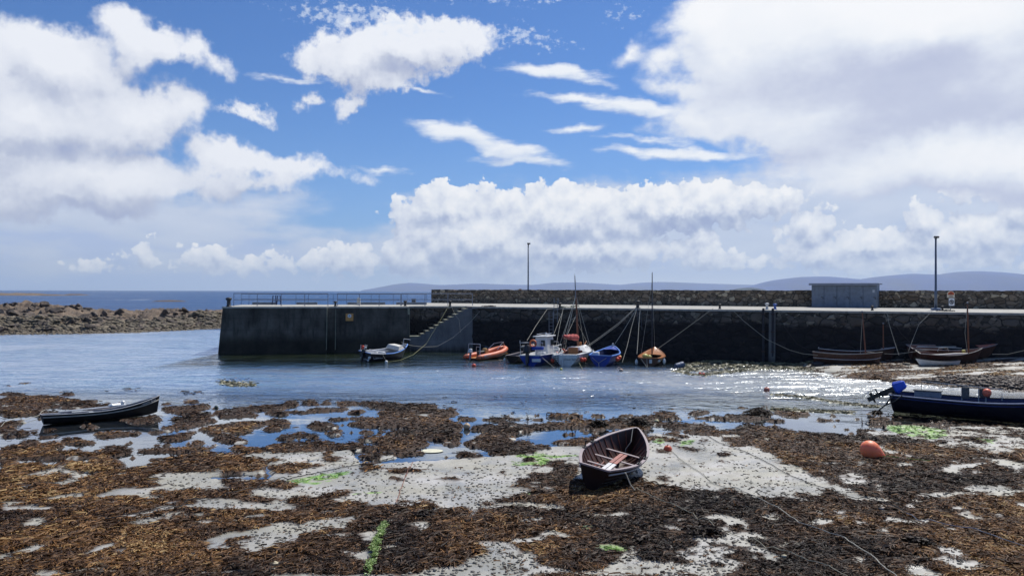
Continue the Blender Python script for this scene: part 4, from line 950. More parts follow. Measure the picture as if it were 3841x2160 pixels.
# signs
def housesign(sx, base, y0, y1, w, lab, second=None):
    b = P(sx, base, ZD) - Vector((0, 0.35, 0)); sc = b.y / FPX; root = empty('safety_sign', b); tag(root, lab, 'sign', 'orange-topped safety signs')
    Z = lambda y: (base - y) * sc
    m_ = MB(); m_.tube([(0, 0.05, 0), (0, 0.05, Z(y0) - 0.1)], 0.035, 8); m_.build('post', mat('sign_post', (0.14, 0.15, 0.15), 0.6), root)
    ww = w * sc / 2; zt = Z(y0); zb = Z(y1); zm = zb + (zt - zb) * 0.42
    V = [(-ww, zb), (ww, zb), (ww, zt - (zt - zb) * .30), (ww * .25, zt), (-ww * .25, zt), (-ww, zt - (zt - zb) * .30)]
    n = len(V); m_ = MB(); m_.add([(x, -0.02, z) for x, z in V] + [(x, 0.02, z) for x, z in V], [tuple(range(n)), tuple(range(2 * n - 1, n - 1, -1))] + [((i + 1) % n, i, n + i, n + (i + 1) % n) for i in range(n)])
    m_.build('board', mat('sign_cream', (0.62, 0.55, 0.42), 0.6, 0.12), root)
    V = [(-ww * .82, zm), (ww * .82, zm), (ww * .82, zt - (zt - zb) * .32), (ww * .2, zt - (zt - zb) * .07), (-ww * .2, zt - (zt - zb) * .07), (-ww * .82, zt - (zt - zb) * .32)]
    m_ = MB(); m_.add([(x, -0.026, z) for x, z in V], [tuple(range(n))]); m_.build('orange_panel', mat('sign_orange', (0.50, 0.085, 0.02), 0.55, 0.25, 12), root)
    m_ = MB(); m_.add([(-ww * .5, -0.030, zm + .02), (0, -0.030, zm + (zt - zm) * .25), (ww * .5, -0.030, zm + .02), (ww * .15, -.03, zm + (zt - zm) * .55), (-ww * .2, -.03, zm + (zt - zm) * .5)], [(0, 1, 4), (1, 2, 3), (1, 3, 4)]); m_.build('pictogram', mat('sign_brown', (0.12, 0.03, 0.02), 0.6), root)
    m_ = MB()
    for k in range(3): m_.box((0, -0.024, zb + (zm - zb) * (0.25 + 0.25 * k)), (ww * (1.2 - .2 * k), 0.006, 0.025))
    m_.build('lettering', mat('sign_brown', (0, 0, 0)), root)
    if second:
        x0, x1, ya, yb = second; cx = ((x0 + x1) / 2 - sx) * sc; w2 = (x1 - x0) * sc; za, zb2 = Z(ya), Z(yb); cz = (za + zb2) / 2
        m_ = MB(); m_.box((cx, -0.03, cz), (w2 + .06, 0.03, za - zb2 + .06), bev=.008); m_.build('sign_frame', mat('sign_black', (0.015, 0.015, 0.02), 0.5), root)
        m_ = MB(); m_.box((cx, -0.05, cz), (w2, 0.014, za - zb2)); m_.build('white_board', mat('sign_white', (0.72, 0.74, 0.76), 0.5, 0.08), root)
        m_ = MB(); R_ = w2 * 0.36
        m_.tube([(cx + R_ * math.cos(t * math.pi / 12), -0.062, cz + R_ * math.sin(t * math.pi / 12)) for t in range(25)], 0.028, 5)
        m_.tube([(cx - R_ * .7, -0.064, cz + R_ * .7), (cx + R_ * .7, -0.064, cz - R_ * .7)], 0.024, 5)
        m_.build('prohibition_ring', mat('sign_black', (0, 0, 0)), root)
        m_ = MB(); m_.lathe(sphere_prof(0.05, 6), (cx + R_ * .35, -0.06, cz + .04), n=8); m_.tube([(cx + R_ * .25, -0.06, cz), (cx - R_ * .5, -0.06, cz - .02)], 0.035, 6); m_.tube([(cx + R_ * .2, -0.06, cz + .01), (cx, -0.06, cz + .13), (cx - .12, -.06, cz + .06)], 0.02, 5)
        m_.tube([(cx - R_ * .55 + k * R_ * .22, -0.06, cz - .12 + (.02 if k % 2 else 0)) for k in range(6)], 0.016, 5); m_.build('swimmer_pictogram', mat('sign_black', (0, 0, 0)), root)
housesign(1951, 1138, 1083, 1104, 24, 'small orange and cream house-shaped sign on the quay beside the first lamp post')
housesign(3558, 1163, 1091, 1116, 28, 'orange-topped sign with a white no swimming board on the same post', (3549, 3570, 1118, 1146))
a = P(1297, 1190, 3.4); fd = 0
def on_head(sx, sy):
    """point on the battered near face of the head"""
    r_ = ray(sx, sy); o_ = Vector((0, 0, H)); n_ = Vector((hn.x, hn.y, -0.9 / (ZD + 1.84))).normalized(); p_ = Vector((HA.x, HA.y, ZD - 0.16))
    return o_ + r_ * ((p_ - o_).dot(n_) / r_.dot(n_))
c0 = on_head(1311, 1189.5); w = 28 / FPX * c0.y
o = empty('wall_sign', c0 - hn * 0.04, (-math.atan2(0.9, ZD + 1.84), 0, math.atan2(hd.y, hd.x))); tag(o, 'square orange-yellow sign with a white disc fixed to the dark concrete face', 'sign')
mb = MB(); mb.box((0, 0, 0), (w, 0.03, w), bev=.008); mb.build('board', mat('ochre_sign', (0.62, 0.30, 0.07), 0.5, 0.1), o)
mb = MB(); mb.lathe([(w * .25, 0), (w * .25, .02)], (0, -0.014, w * .17), (0, -1, 0), 20); mb.build('disc', mat('disc_white', (0.72, 0.76, 0.78), 0.5, 0.1), o)
mb = MB(); mb.lathe([(w * .12, 0), (w * .12, .008)], (0, -0.034, w * .17), (0, -1, 0), 14); mb.build('emblem', mat('emblem_blue', (0.25, 0.36, 0.48), 0.5, 0.2), o)

# ladders on the quay face
def ladder(xa, ya, xb, yb, wpx, lab, out=0.25, lean=0.0, m=None):
    """from (xa, ya) at the top to (xb, yb) at the foot"""
    t = P(xa, 1158, ZD); s_ = alongw(t.x, t.y); pt = QA + QDIR * s_ - QN * out; dep = pt.y; sc = dep / FPX
    A_, B_ = PD(xa, ya, dep), PD(xb, yb, dep - lean); wv = QDIR * (wpx * sc / max(QDIR.x, .5))
    root = empty('ladder', B_); tag(root, lab, 'ladder', 'ladders on the quay'); m = m or mat('ladder_steel', (0.22, 0.23, 0.25), 0.5, 0.25, 6, metal=.3)
    for off in (Vector((0, 0, 0)), wv):
        m_ = MB(); m_.tube([off, A_ - B_ + off], 0.035, 6); m_.build('rail', m, root)
    L = (A_ - B_).length; n = int(L / 0.33)
    for k in range(1, n):
        p_ = (A_ - B_) * (k / n); m_ = MB(); m_.tube([p_, p_ + wv], 0.022, 5); m_.build('rung', m, root)
ladder(2079, 1117, 2076, 1208, 14, 'steel ladder rising above the quay deck behind the sailing boat', 0.15)
ladder(2059, 1170, 2060, 1262, 15, 'lower steel ladder on the quay face behind the blue cabin boat', 0.55)
ladder(2391, 1158, 2396, 1238, 11, 'dark ladder under the four-rope bollard', 0.2, m=mat('ladder_dark', (0.06, 0.07, 0.08), 0.6))
# ------------------------------------------------------------------ hills across the bay
def hills(name, pts, dist, depth, col, seed):
    xs = np.array([azx for azx in [ray(p[0] * 1.4911, p[1] * 1.4911).x for p in pts]]); zs = np.array([H + ray(p[0] * 1.4911, p[1] * 1.4911).z * dist for p in pts])
    n = 260; U = np.linspace(xs[0], xs[-1], n); V = np.linspace(-1, 1, 15)
    prof = np.interp(U, xs, zs); k = np.ones(5) / 5; prof = np.convolve(np.pad(prof, 2, 'edge'), k, 'valid')
    UU, VV = np.meshgrid(U, V)
    hh_ = np.interp(UU, U, prof + 4) * np.cos(VV * math.pi / 2) ** 0.8 * (1 + fbm(UU * 20, VV * 2, 4, seed) * 0.12 * np.abs(VV) ** 0.5) - 4
    yy = dist + VV * depth; co = np.stack([UU * (dist + np.clip(VV, -1, 0) * 0), yy, hh_], -1).reshape(-1, 3)
    i, j = np.meshgrid(np.arange(n - 1), np.arange(14)); q_ = (j * n + i).ravel()
    o = mesh(name, co, np.stack([q_, q_ + 1, q_ + n + 1, q_ + n], 1), mat(name + '_haze_blue', col, 0.95, 0.3, 0.002), True)  # saturated blue base colour paints in the distance haze
    tag(o, kind='structure')
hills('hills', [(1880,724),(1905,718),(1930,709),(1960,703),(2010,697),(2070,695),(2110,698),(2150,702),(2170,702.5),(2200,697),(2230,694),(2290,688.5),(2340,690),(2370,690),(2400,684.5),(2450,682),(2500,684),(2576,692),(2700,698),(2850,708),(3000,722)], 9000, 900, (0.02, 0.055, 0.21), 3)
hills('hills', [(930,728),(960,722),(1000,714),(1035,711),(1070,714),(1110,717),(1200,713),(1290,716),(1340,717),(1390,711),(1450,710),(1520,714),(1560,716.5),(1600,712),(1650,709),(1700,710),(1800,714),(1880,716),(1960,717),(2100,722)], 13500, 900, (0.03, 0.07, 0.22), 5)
# ------------------------------------------------------------------ rocky shore beyond the harbour mouth
def rock_mat(name, lo, hi, dark):
    m = bpy.data.materials.new(name); m.use_nodes = True
    q = NB(m.node_tree); bs = m.node_tree.nodes['Principled BSDF']
    pos = q.n.new('ShaderNodeNewGeometry').outputs['Position']; z = q.sep(pos)[2]
    n = q.noise(pos, 0.55, 6, 0.65); f = q.noise(pos, 3.0, 6, 0.7)
    oi = q.n.new('ShaderNodeObjectInfo').outputs['Random']
    c = q.mix(q.rng(n, 0.35, 0.65), lo, hi); c = q.mix(q.rng(f, 0.42, 0.65, 0, 0.85), c, dark)
    c = q.mix(q.rng(oi, 0.2, 1.0, 0.0, 0.75), c, q.mix(1.0, c, (0.35, 0.33, 0.34), 'MULTIPLY'))
    q.l.new(c, bs.inputs['Base Color']); bs.inputs['Roughness'].default_value = 0.85
    q.l.new(q.bump(q.math('ADD', f, q.noise(pos, 9, 4, 0.6)), 0.8, 0.15), bs.inputs['Normal']); return m
M_rock = rock_mat('shore_rock', (0.10, 0.080, 0.064), (0.27, 0.20, 0.145), (0.022, 0.020, 0.019))
M_slab = rock_mat('slab_rock', (0.12, 0.088, 0.062), (0.29, 0.205, 0.135), (0.03, 0.025, 0.02))
M_rub = rock_mat('shingle_rock', (0.26, 0.21, 0.13), (0.48, 0.41, 0.28), (0.08, 0.065, 0.045))
NS = [(-900,1262),(-300,1262),(0,1258),(230,1256),(500,1250),(700,1240),(830,1234),(1000,1230),(1200,1228)]   # near water's edge
TOPL = [(-900,1128),(-300,1130),(0,1136),(120,1134),(250,1140),(330,1152),(420,1160),(560,1158),(700,1154),(830,1154),(1100,1150)]
n = 420; mU = np.linspace(-900, 1200, n); nv = 60; co = []
for j in range(nv):
    v = j / (nv - 1)
    for u in mU:
        y0 = np.interp(u, [p[0] for p in NS], [p[1] for p in NS]); y1 = np.interp(u, [p[0] for p in TOPL], [p[1] for p in TOPL])
        a_ = P(u, y0, 0.0); dep = a_.y + 34 * v
        zt = H - (y1 - 1089) / FPX * (a_.y + 26)
        z = -0.25 + 0.45 * min(1, v * 6) + (zt - 1.0) * float(sstep(0.05, 0.75, v))
        if v > 0.8: z = z * (1 - (v - 0.8) / 0.2) - 1.2 * (v - 0.8) / 0.2
        co.append((a_.x * dep / a_.y, dep, z))
co = np.array(co); amp = np.clip(co[:, 2] + 0.1, 0, 1.2) * 0.9
co[:, 2] += amp * (fbm(co[:, 0] * 0.16, co[:, 1] * 0.22, 5, 41, 0.6) * 2.0 + (0.5 - np.abs(fbm(co[:, 0] * 0.35, co[:, 1] * 0.5, 4, 42))) * 2.4 - 0.8 + np.floor(fbm(co[:, 0] * 0.3 + co[:, 1] * .1, co[:, 1] * 0.3, 3, 44) * 9) * 0.10)
i, j = np.meshgrid(np.arange(n - 1), np.arange(nv - 1)); q_ = (j * n + i).ravel()
o = mesh('rock_shelf', co, np.stack([q_, q_ + 1, q_ + n + 1, q_ + n], 1), M_slab); tag(o, kind='structure')
shelf = co.copy()
def shelf_z(x, y):
    d = (shelf[:, 0] - x) ** 2 + (shelf[:, 1] - y) ** 2; return float(shelf[int(np.argmin(d)), 2])
# boulders
import bmesh
def rockmesh(seed, cuts=12):
    r_ = random.Random(seed); bm = bmesh.new(); bmesh.ops.create_icosphere(bm, subdivisions=3, radius=1.0)
    for _ in range(cuts):
        d = Vector((r_.gauss(0, 1), r_.gauss(0, 1), r_.gauss(0, 1) + 0.2)).normalized(); k = r_.uniform(0.38, 0.72)
        for v in bm.verts:
            e = v.co.dot(d)
            if e > k: v.co -= d * (e - k) * 0.98
    for v in bm.verts:
        p = v.co; v.co *= 1 + 0.10 * float(fbm(np.array([p.x * 2 + seed]), np.array([p.y * 2 + p.z * 3]), 3, seed)[0])
    me = bpy.data.meshes.new('boulder'); bm.to_mesh(me); bm.free(); me.materials.append(M_rock); return me
RM = [rockmesh(k) for k in range(7)]
bc = []
hero = [  # sx, sy(base), width px, height px, label
 (450, 1168, 42, 26, 'dark rounded boulder standing highest on the skyline of the rocky shore'), (350, 1182, 62, 32, 'black broken boulder left of the highest one on the shore'), (215, 1186, 70, 44, 'big dark boulder in the middle of the left rocks'),
 (30, 1180, 90, 40, 'grey layered rock mass at the left edge of the picture'), (60, 1225, 80, 28, 'brown angular block low on the left shore'), (500, 1205, 60, 24, 'broad dark boulder above the shingle'), (290, 1146, 50, 16, 'flat brown rock standing by the water gap behind the left rocks'),
 (690, 1212, 50, 22, 'dark split boulder near the pier head end of the shore'), (660, 1196, 46, 20, 'reddish leaning slab among the stones right of the shore centre'), (155, 1215, 70, 26, 'pinkish slab leaning over the shingle on the left shore')]
for (sx, sy, w, h, lb_) in hero:
    dep = P(sx, np.interp(sx, [p[0] for p in NS], [p[1] for p in NS]), 0).y + 6 + (1235 - sy) * 0.22
    c0 = PD(sx, sy, dep); z = max(shelf_z(c0.x, c0.y), c0.z); sc = dep / FPX
    o = bpy.data.objects.new('boulder', RM[len(bc) % 7]); COL.objects.link(o); bc.append(o)
    o.location = (c0.x, dep, min(z, c0.z + .3)); o.scale = (w * sc * 0.55, w * sc * 0.45, h * sc * 0.62); o.rotation_euler = (rnd.uniform(-.2, .2), rnd.uniform(-.2, .2), rnd.uniform(0, 6))
    tag(o, lb_, 'boulder', 'boulders on the rocky shore')
zones = [('grey-brown boulder among the low rocks at the far left of the shore', -120, 260), ('brown boulder on the middle stretch of the rocky shore', 260, 540), ('weathered boulder on the stretch of shore nearest the pier head', 540, 830)]
for k in range(210):
    sx = rnd.uniform(0, 825); y0 = np.interp(sx, [p[0] for p in NS], [p[1] for p in NS]); a_ = P(sx, y0, 0)
    v = rnd.uniform(0.12, 0.72) ** 1.1; dep = a_.y + 34 * v; x = a_.x * dep / a_.y; z = shelf_z(x, dep); s = rnd.uniform(0.28, 0.9) * (1.35 if rnd.random() < .15 else 1)
    o = bpy.data.objects.new('boulder', RM[rnd.randrange(7)]); COL.objects.link(o)
    o.location = (x, dep, z + s * 0.15); o.scale = (s * rnd.uniform(.9, 1.6), s * rnd.uniform(.8, 1.3), s * rnd.uniform(.5, .85)); o.rotation_euler = (rnd.uniform(-.5, .5), rnd.uniform(-.5, .5), rnd.uniform(0, 6))
    lb_ = [z_[0] for z_ in zones if z_[1] <= sx < z_[2] + 1e-6] or [zones[0][0]]
    tag(o, lb_[0], 'boulder', 'boulders: ' + lb_[0])
# shingle
bm = bmesh.new(); bmesh.ops.create_icosphere(bm, subdivisions=1, radius=1.0); base_v = np.array([v.co[:] for v in bm.verts]); base_f = np.array([[v.index for v in f_.verts] for f_ in bm.faces]); bm.free()
R_ = np.random.RandomState(4)
def pebbles(name, cx, cy_, cz, s, m, seed=0, flat=0.55):
    N = len(cx); R = np.random.RandomState(seed); a = R.uniform(0, 6.28, N); ca, sa = np.cos(a), np.sin(a)
    v = base_v[None] * (1 + R.uniform(-.28, .28, (N, len(base_v), 1))); v = v * np.stack([s * R.uniform(.8, 1.6, N), s, s * flat * R.uniform(.7, 1.3, N)], 1)[:, None, :]
    x = v[..., 0] * ca[:, None] - v[..., 1] * sa[:, None] + cx[:, None]; y = v[..., 0] * sa[:, None] + v[..., 1] * ca[:, None] + cy_[:, None]; z = v[..., 2] + cz[:, None]
    co = np.stack([x, y, z], -1).reshape(-1, 3); f = (base_f[None] + (np.arange(N) * len(base_v))[:, None, None]).reshape(-1, 3)
    return mesh(name, co, f, m)
N = 3600; su = R_.uniform(-200, 835, N); y0 = np.interp(su, [p[0] for p in NS], [p[1] for p in NS]); vv = R_.uniform(-0.01, 0.42, N) ** 1.0
cx = []; cyy = []; cz = []
for a_, b_, v in zip(su, y0, vv):
    p = P(a_, b_, 0); dep = p.y + 34 * v; cx.append(p.x * dep / p.y); cyy.append(dep)
cx, cyy = np.array(cx), np.array(cyy)
ci = np.clip(((su + 900) / 2100 * (n - 1)).astype(int), 0, n - 1); cj = np.clip((vv * (nv - 1)).round().astype(int), 0, nv - 1); cz = shelf[cj * n + ci, 2]
o = pebbles('shingle', cx, cyy, cz + 0.05, R_.uniform(0.12, 0.38, N) * (1 + (vv > .15) * .5), M_rub, 8); tag(o, 'yellowish shingle and rubble along the water edge of the rocky shore', 'shingle', kind='stuff')
# far reefs
def reef(x0, x1, yb, hgt, dep_l, lab, seed):
    c0 = P((x0 + x1) / 2, yb, 0); dep = c0.y; sc = dep / FPX; L = (x1 - x0) * sc; n_ = 60; m_ = 14
    U, V = np.meshgrid(np.linspace(-.5, .5, n_), np.linspace(-.5, .5, m_))
    e = np.clip(1 - (2 * np.abs(U)) ** 3, 0, 1) * np.clip(1 - (2 * np.abs(V)) ** 2, 0, 1)
    z = e * hgt * (0.6 + 1.6 * (fbm(U * L * .1 + seed, V * 6, 4, seed) + .25)) - 0.25
    co = np.stack([U * L, V * dep_l, z], -1).reshape(-1, 3); i, j = np.meshgrid(np.arange(n_ - 1), np.arange(m_ - 1)); k = (j * n_ + i).ravel()
    o = mesh('reef', co, np.stack([k, k + 1, k + n_ + 1, k + n_], 1), M_slab); o.location = (c0.x, dep, 0); tag(o, lab, 'reef', 'low reefs offshore')
reef(-260, 245, 1108, 2.6, 60, 'long low brown reef in the sea at the left edge', 2)
reef(140, 235, 1109, 1.5, 20, 'small dark reef with surf beside the long left reef', 3)
reef(565, 705, 1131, 0.9, 9, 'thin black reef awash in the sea above the rocky shore', 6)
reef(240, 330, 1107, 1.6, 20, 'small flat islet at the end of the long left reef', 9)
# ------------------------------------------------------------------ wrack: fronds of bladder weed lying on the flats
def unproject(px, py):
    """shore points under image-space samples, vectorised"""
    d0 = _CF[None] + _CR[None] * ((px - 1920.5) / FPX)[:, None] - _CU[None] * ((py - 1080.0) / FPX)[:, None]
    z = np.zeros(len(px))
    for _ in range(4):
        t = (z - H) / d0[:, 2]; x, y = d0[:, 0] * t, d0[:, 1] * t; z = np.maximum(0, ground_base(x, y))
    return x, y
class GZ:
    """height of the built beach mesh at a point"""
    Z = zf.reshape(ny, nx)
def beach_z(x, y):
    i = np.clip(np.searchsorted(gx, x) - 1, 0, nx - 2); j = np.clip(np.searchsorted(gy, y) - 1, 0, ny - 2)
    fx = (x - gx[i]) / (gx[i + 1] - gx[i]); fy = (y - gy[j]) / (gy[j + 1] - gy[j]); Z = GZ.Z
    return (Z[j, i] * (1 - fx) + Z[j, i + 1] * fx) * (1 - fy) + (Z[j + 1, i] * (1 - fx) + Z[j + 1, i + 1] * fx) * fy
def ribbons(name, x, y, z, length, width, tone, m, seed, lift=0.5, curl=1.6, nseg=4):
    N = len(x); R = np.random.RandomState(seed); a = R.uniform(0, 2 * np.pi, N); x = x - np.cos(a) * length * .5; y = y - np.sin(a) * length * .5; da = R.normal(0, curl / nseg, (N, nseg))
    px = x.copy(); py = y.copy(); co = np.zeros((N, nseg + 1, 2, 3)); hh = np.array([0, 1.0, 1.0, 0.75, 0.25][:nseg + 1])
    lf = R.uniform(0.2, 1.0, N) * lift * length * 0.35
    tw = R.uniform(-0.9, 0.9, N)
    for k in range(nseg + 1):
        w = width * [0.7, 1.0, 1.0, 0.8, 0.25][k] * 0.5
        sx_, sy_ = -np.sin(a) * w, np.cos(a) * w; zz_ = z + 0.01 + lf * hh[k]
        t_ = tw * w * (0.6 + 0.4 * k)
        co[:, k, 0] = np.stack([px + sx_, py + sy_, zz_ + t_], -1); co[:, k, 1] = np.stack([px - sx_, py - sy_, zz_ - t_], -1)
        if k < nseg:
            a = a + da[:, k]; px = px + np.cos(a) * length / nseg; py = py + np.sin(a) * length / nseg
    co = co.reshape(-1, 3); b = (np.arange(N) * (nseg + 1) * 2)[:, None] + (np.arange(nseg) * 2)[None]; b = b.ravel()
    f = np.stack([b, b + 1, b + 3, b + 2], 1)
    o = mesh(name, co, f, m); at = o.data.attributes.new('tone', 'FLOAT', 'POINT'); at.data.foreach_set('value', np.repeat(tone, (nseg + 1) * 2).astype(np.float32))
    return o
wk = bpy.data.materials.new('wrack'); wk.use_nodes = True; q = NB(wk.node_tree); bs = wk.node_tree.nodes['Principled BSDF']
cr_ = q.ramp(attr(q, 'tone'), [(0.0, (0.010, 0.007, 0.006)), (0.25, (0.028, 0.016, 0.010)), (0.48, (0.070, 0.037, 0.019)), (0.68, (0.145, 0.073, 0.030)), (0.86, (0.26, 0.125, 0.038)), (1.0, (0.42, 0.28, 0.12))])
q.l.new(cr_, bs.inputs['Base Color']); bs.inputs['Roughness'].default_value = 0.58; bs.inputs['Specular IOR Level'].default_value = 0.16
R_ = np.random.RandomState(11)
N = 400000
sx = R_.uniform(-160, 4000, N); sy = 1338 + (2230 - 1338) * R_.uniform(0, 1, N) ** 0.92
x, y = unproject(sx, sy); k = classify(x, y); gb_ = ground_base(x, y); keep = (k == 2) & (y > 14.2) & (y < 70) & ((gb_ > -0.16) | ((sx < 2400) & (R_.uniform(0, 1, N) < .5))) & ((gb_ > -0.02) | (sy > 1640) | (R_.uniform(0, 1, N) < .8))
x, y = x[keep], y[keep]; keep = (y > 28) | ((classify(x, y - .09) == 2) & (classify(x + .06, y + .09) == 2)); x, y = x[keep], y[keep]; z = beach_z(x, y); far_ = np.clip((y - 16) / 40, 0, 1)
inw = ground_base(x, y) < -0.03
# in the water only what reaches the surface is drawn
z = np.where(inw, np.maximum(z, -0.03), z)
tn = 0.47 + fbm(x * 0.35, y * 0.45, 4, 90) * 1.05 + fbm(x * 3, y * 3, 2, 91) * 0.45 + R_.normal(0, 0.16, len(x)) + np.clip((x - 6) / 10, 0, 1) * np.clip((24 - y) / 8, 0, 1) * 0.20
sxp, syp = proj(x, y, z)
tn = np.where((sxp > 3150) & (syp < 1425), tn + 0.20, tn)
tn = tn + 0.26 * sstep(3250, 3700, sxp) * sstep(1800, 1950, syp) + 0.12 * sstep(900, 300, sxp) * sstep(1650, 1800, syp)
tn = np.where((sxp > 3300) & (syp < 1505) & (syp > 1425), tn - 0.14, tn)
tn = np.clip(tn, 0.0, 1.0)
pv = 0.75 + 1.1 * sstep(-0.15, 0.2, fbm(x * 0.55, y * 0.7, 3, 301))
o = ribbons('seaweed', x, y, z, R_.uniform(0.07, 0.24, len(x)) * pv * (1 + far_ * 0.2), R_.uniform(0.011, 0.024, len(x)) * (1 + far_ * 1.1), tn, wk, 12, lift=0.6, nseg=3)
tag(o, 'brown and rust-coloured seaweed strewn over the tidal flats', 'seaweed', kind='stuff')
# weed floating in lines on the shallows below the quay
fl_ = []
for pts, wd, nn_ in (([(2556, 1384), (2600, 1366), (2650, 1356), (2720, 1352), (2790, 1352)], 5, 900), ([(2562, 1386), (2620, 1384), (2720, 1372), (2830, 1364), (2950, 1360), (3060, 1364)], 9, 1900), ([(2530, 1390), (2580, 1402), (2640, 1407)], 3, 350), ([(2640, 1404), (2740, 1392), (2850, 1380), (2960, 1378), (3060, 1388)], 8, 1200), ([(2900, 1478), (3040, 1492), (3160, 1512), (3290, 1524)], 4, 500), ([(2900, 1535), (3040, 1540), (3200, 1546)], 5, 500), ([(830, 1434), (890, 1440), (950, 1441)], 9, 500)):
    t_ = R_.uniform(0, len(pts) - 1.001, nn_); i_ = t_.astype(int); f_ = t_ - i_; a_ = np.array(pts, dtype=float)
    fl_.append((a_[i_] * (1 - f_)[:, None] + a_[i_ + 1] * f_[:, None] + np.stack([R_.normal(0, 8, nn_), R_.normal(0, wd * .5, nn_)], 1)))
fw_ = bpy.data.materials.new('floating_weed'); fw_.use_nodes = True; q = NB(fw_.node_tree); bs = fw_.node_tree.nodes['Principled BSDF']
q.l.new(q.ramp(attr(q, 'tone'), [(0, (0.06, 0.05, 0.03)), (0.5, (0.20, 0.185, 0.10)), (1, (0.40, 0.38, 0.22))]), bs.inputs['Base Color']); bs.inputs['Roughness'].default_value = 0.5
fl_ = np.concatenate(fl_); x, y = unproject(fl_[:, 0], fl_[:, 1])
o = ribbons('floating_weed', x, y, np.maximum(beach_z(x, y), 0.0) + .005, R_.uniform(.15, .4, len(x)), R_.uniform(.03, .07, len(x)), np.clip(R_.normal(.5, .25, len(x)), 0, 1), fw_, 18, lift=.05, nseg=3); tag(o, 'pale brown weed floating in curved lines on the shallow water', 'floating seaweed', kind='stuff')
# bright green weed
gk = bpy.data.materials.new('sea_lettuce'); gk.use_nodes = True; q = NB(gk.node_tree); bs = gk.node_tree.nodes['Principled BSDF']
q.l.new(q.ramp(attr(q, 'tone'), [(0, (0.04, 0.08, 0.02)), (0.5, (0.15, 0.26, 0.045)), (1, (0.36, 0.46, 0.12))]), bs.inputs['Base Color']); bs.inputs['Roughness'].default_value = 0.45
N = 60000; sx = R_.uniform(0, 3841, N); sy = R_.uniform(1440, 2160, N); x, y = unproject(sx, sy); k = classify(x, y); keep = k == 3
x, y = x[keep], y[keep]
o = ribbons('green_seaweed', x, y, beach_z(x, y), R_.uniform(0.08, 0.2, len(x)) * (1 + np.clip((y - 16) / 25, 0, 1)), R_.uniform(0.010, 0.022, len(x)) * (1 + np.clip((y - 16) / 20, 0, 1)), np.clip(R_.normal(0.5, 0.22, len(x)), 0, 1), gk, 14, lift=0.25, nseg=3)
tag(o, 'patches of bright green seaweed on the wet sand', 'green seaweed', kind='stuff')
# lugworm casts on the bare sand
N = 15000; sx = R_.uniform(-100, 3950, N); sy = 1560 + 640 * R_.uniform(0, 1, N); x, y = unproject(sx, sy); k = classify(x, y)
keep = (k == 0) & (fbm(x * 0.5, y * 0.5, 3, 99) > -0.12); x, y = x[keep], y[keep]
o = pebbles('worm_casts', x, y, beach_z(x, y) + 0.008, R_.uniform(0.010, 0.05, len(x)), mat('cast_mud', (0.20, 0.185, 0.155), 0.8, 0.5, 3.0, 0.4), 5, 0.5); tag(o, 'small dark worm casts dotting the pale sand', 'worm casts', kind='stuff')
# loose scraps of weed on the sand
N = 9000; sx = R_.uniform(-100, 3950, N); sy = R_.uniform(1560, 2200, N); x, y = unproject(sx, sy); k = classify(x, y); keep = (k == 0) & (fbm(x * 0.7, y * 0.7, 3, 199) > 0.0); x, y = x[keep], y[keep]
o = ribbons('seaweed_scraps', x, y, beach_z(x, y), R_.uniform(0.06, 0.2, len(x)), R_.uniform(0.012, 0.03, len(x)), np.clip(R_.normal(0.4, 0.2, len(x)), 0, 1), wk, 15, lift=0.3, nseg=3); tag(o, 'loose dark scraps of seaweed scattered over bare sand', 'seaweed scraps', kind='stuff')
# cobbles behind the long navy boat
N = 2600; poly = [(3338, 1436), (3450, 1420), (3560, 1412), (3700, 1406), (3990, 1400), (3990, 1500), (3640, 1500), (3450, 1470)]
sx = R_.uniform(3320, 3990, N); sy = R_.uniform(1398, 1502, N); kp = inpoly(sx, sy, poly); x, y = unproject(sx[kp], sy[kp])
o = pebbles('cobbles', x, y, beach_z(x, y) + 0.02, R_.uniform(0.06, 0.2, len(x)), mat('dark_cobble', (0.075, 0.055, 0.042), 0.7, 0.6, 1.6, 0.4, dirt=(0.30, 0.24, 0.17)), 21, 0.6); tag(o, 'dark weedy cobbles beside the concrete slip', 'cobbles', kind='stuff')
# single stones that can be told apart
def stone(sx, sy, wpx, col, lab, flat=0.5):
    p = PG(sx, sy); r = wpx / 2 / FPX * p.y; z = float(beach_z(np.array([p.x]), np.array([p.y]))[0])
    o = pebbles('stone', np.array([0.]), np.array([0.]), np.array([0.]), np.array([r / 1.1]), mat('stone_%02d' % int(col[0] * 100), col, 0.7, 0.2, 6, 0.3), int(sx), flat); o.location = (p.x, p.y, z + r * flat * .5)
    for a in o.data.polygons: a.use_smooth = True
    tag(o, lab, 'stone')
stone(2942, 2105, 22, (0.50, 0.44, 0.30), 'pale yellow round stone beside the middle mooring rope')
stone(3312, 1922, 32, (0.36, 0.30, 0.24), 'tan flat stone lying by the grey rope in the brown weed')
stone(3221, 1955, 18, (0.55, 0.53, 0.50), 'small white pointed stone left of the tan flat stone')
stone(3265, 2147, 20, (0.42, 0.34, 0.24), 'buff stone at the bottom edge beside the pale rope')
stone(3526, 2114, 15, (0.48, 0.40, 0.33), 'small pinkish stone above the white sand patch low on the right')
stone(2604, 2032, 20, (0.36, 0.36, 0.35), 'grey stone in the dark weed left of the middle rope')
stone(1030, 2130, 40, (0.50, 0.50, 0.47), 'large pale stone half buried in weed near the bottom edge')
stone(2078, 2003, 16, (0.50, 0.45, 0.36), 'small cream stone in weed left of the bottom centre')
stone(2120, 1992, 22, (0.46, 0.38, 0.30), 'flat pinkish stone right of the small cream one')
stone(1130, 1681, 12, (0.60, 0.60, 0.58), 'tiny white stone on the dark weed bank by the pools')
stone(3065, 1373, 70, (0.025, 0.023, 0.022), 'dark weedy rock under the stern of the two-masted brown boats', 0.35)
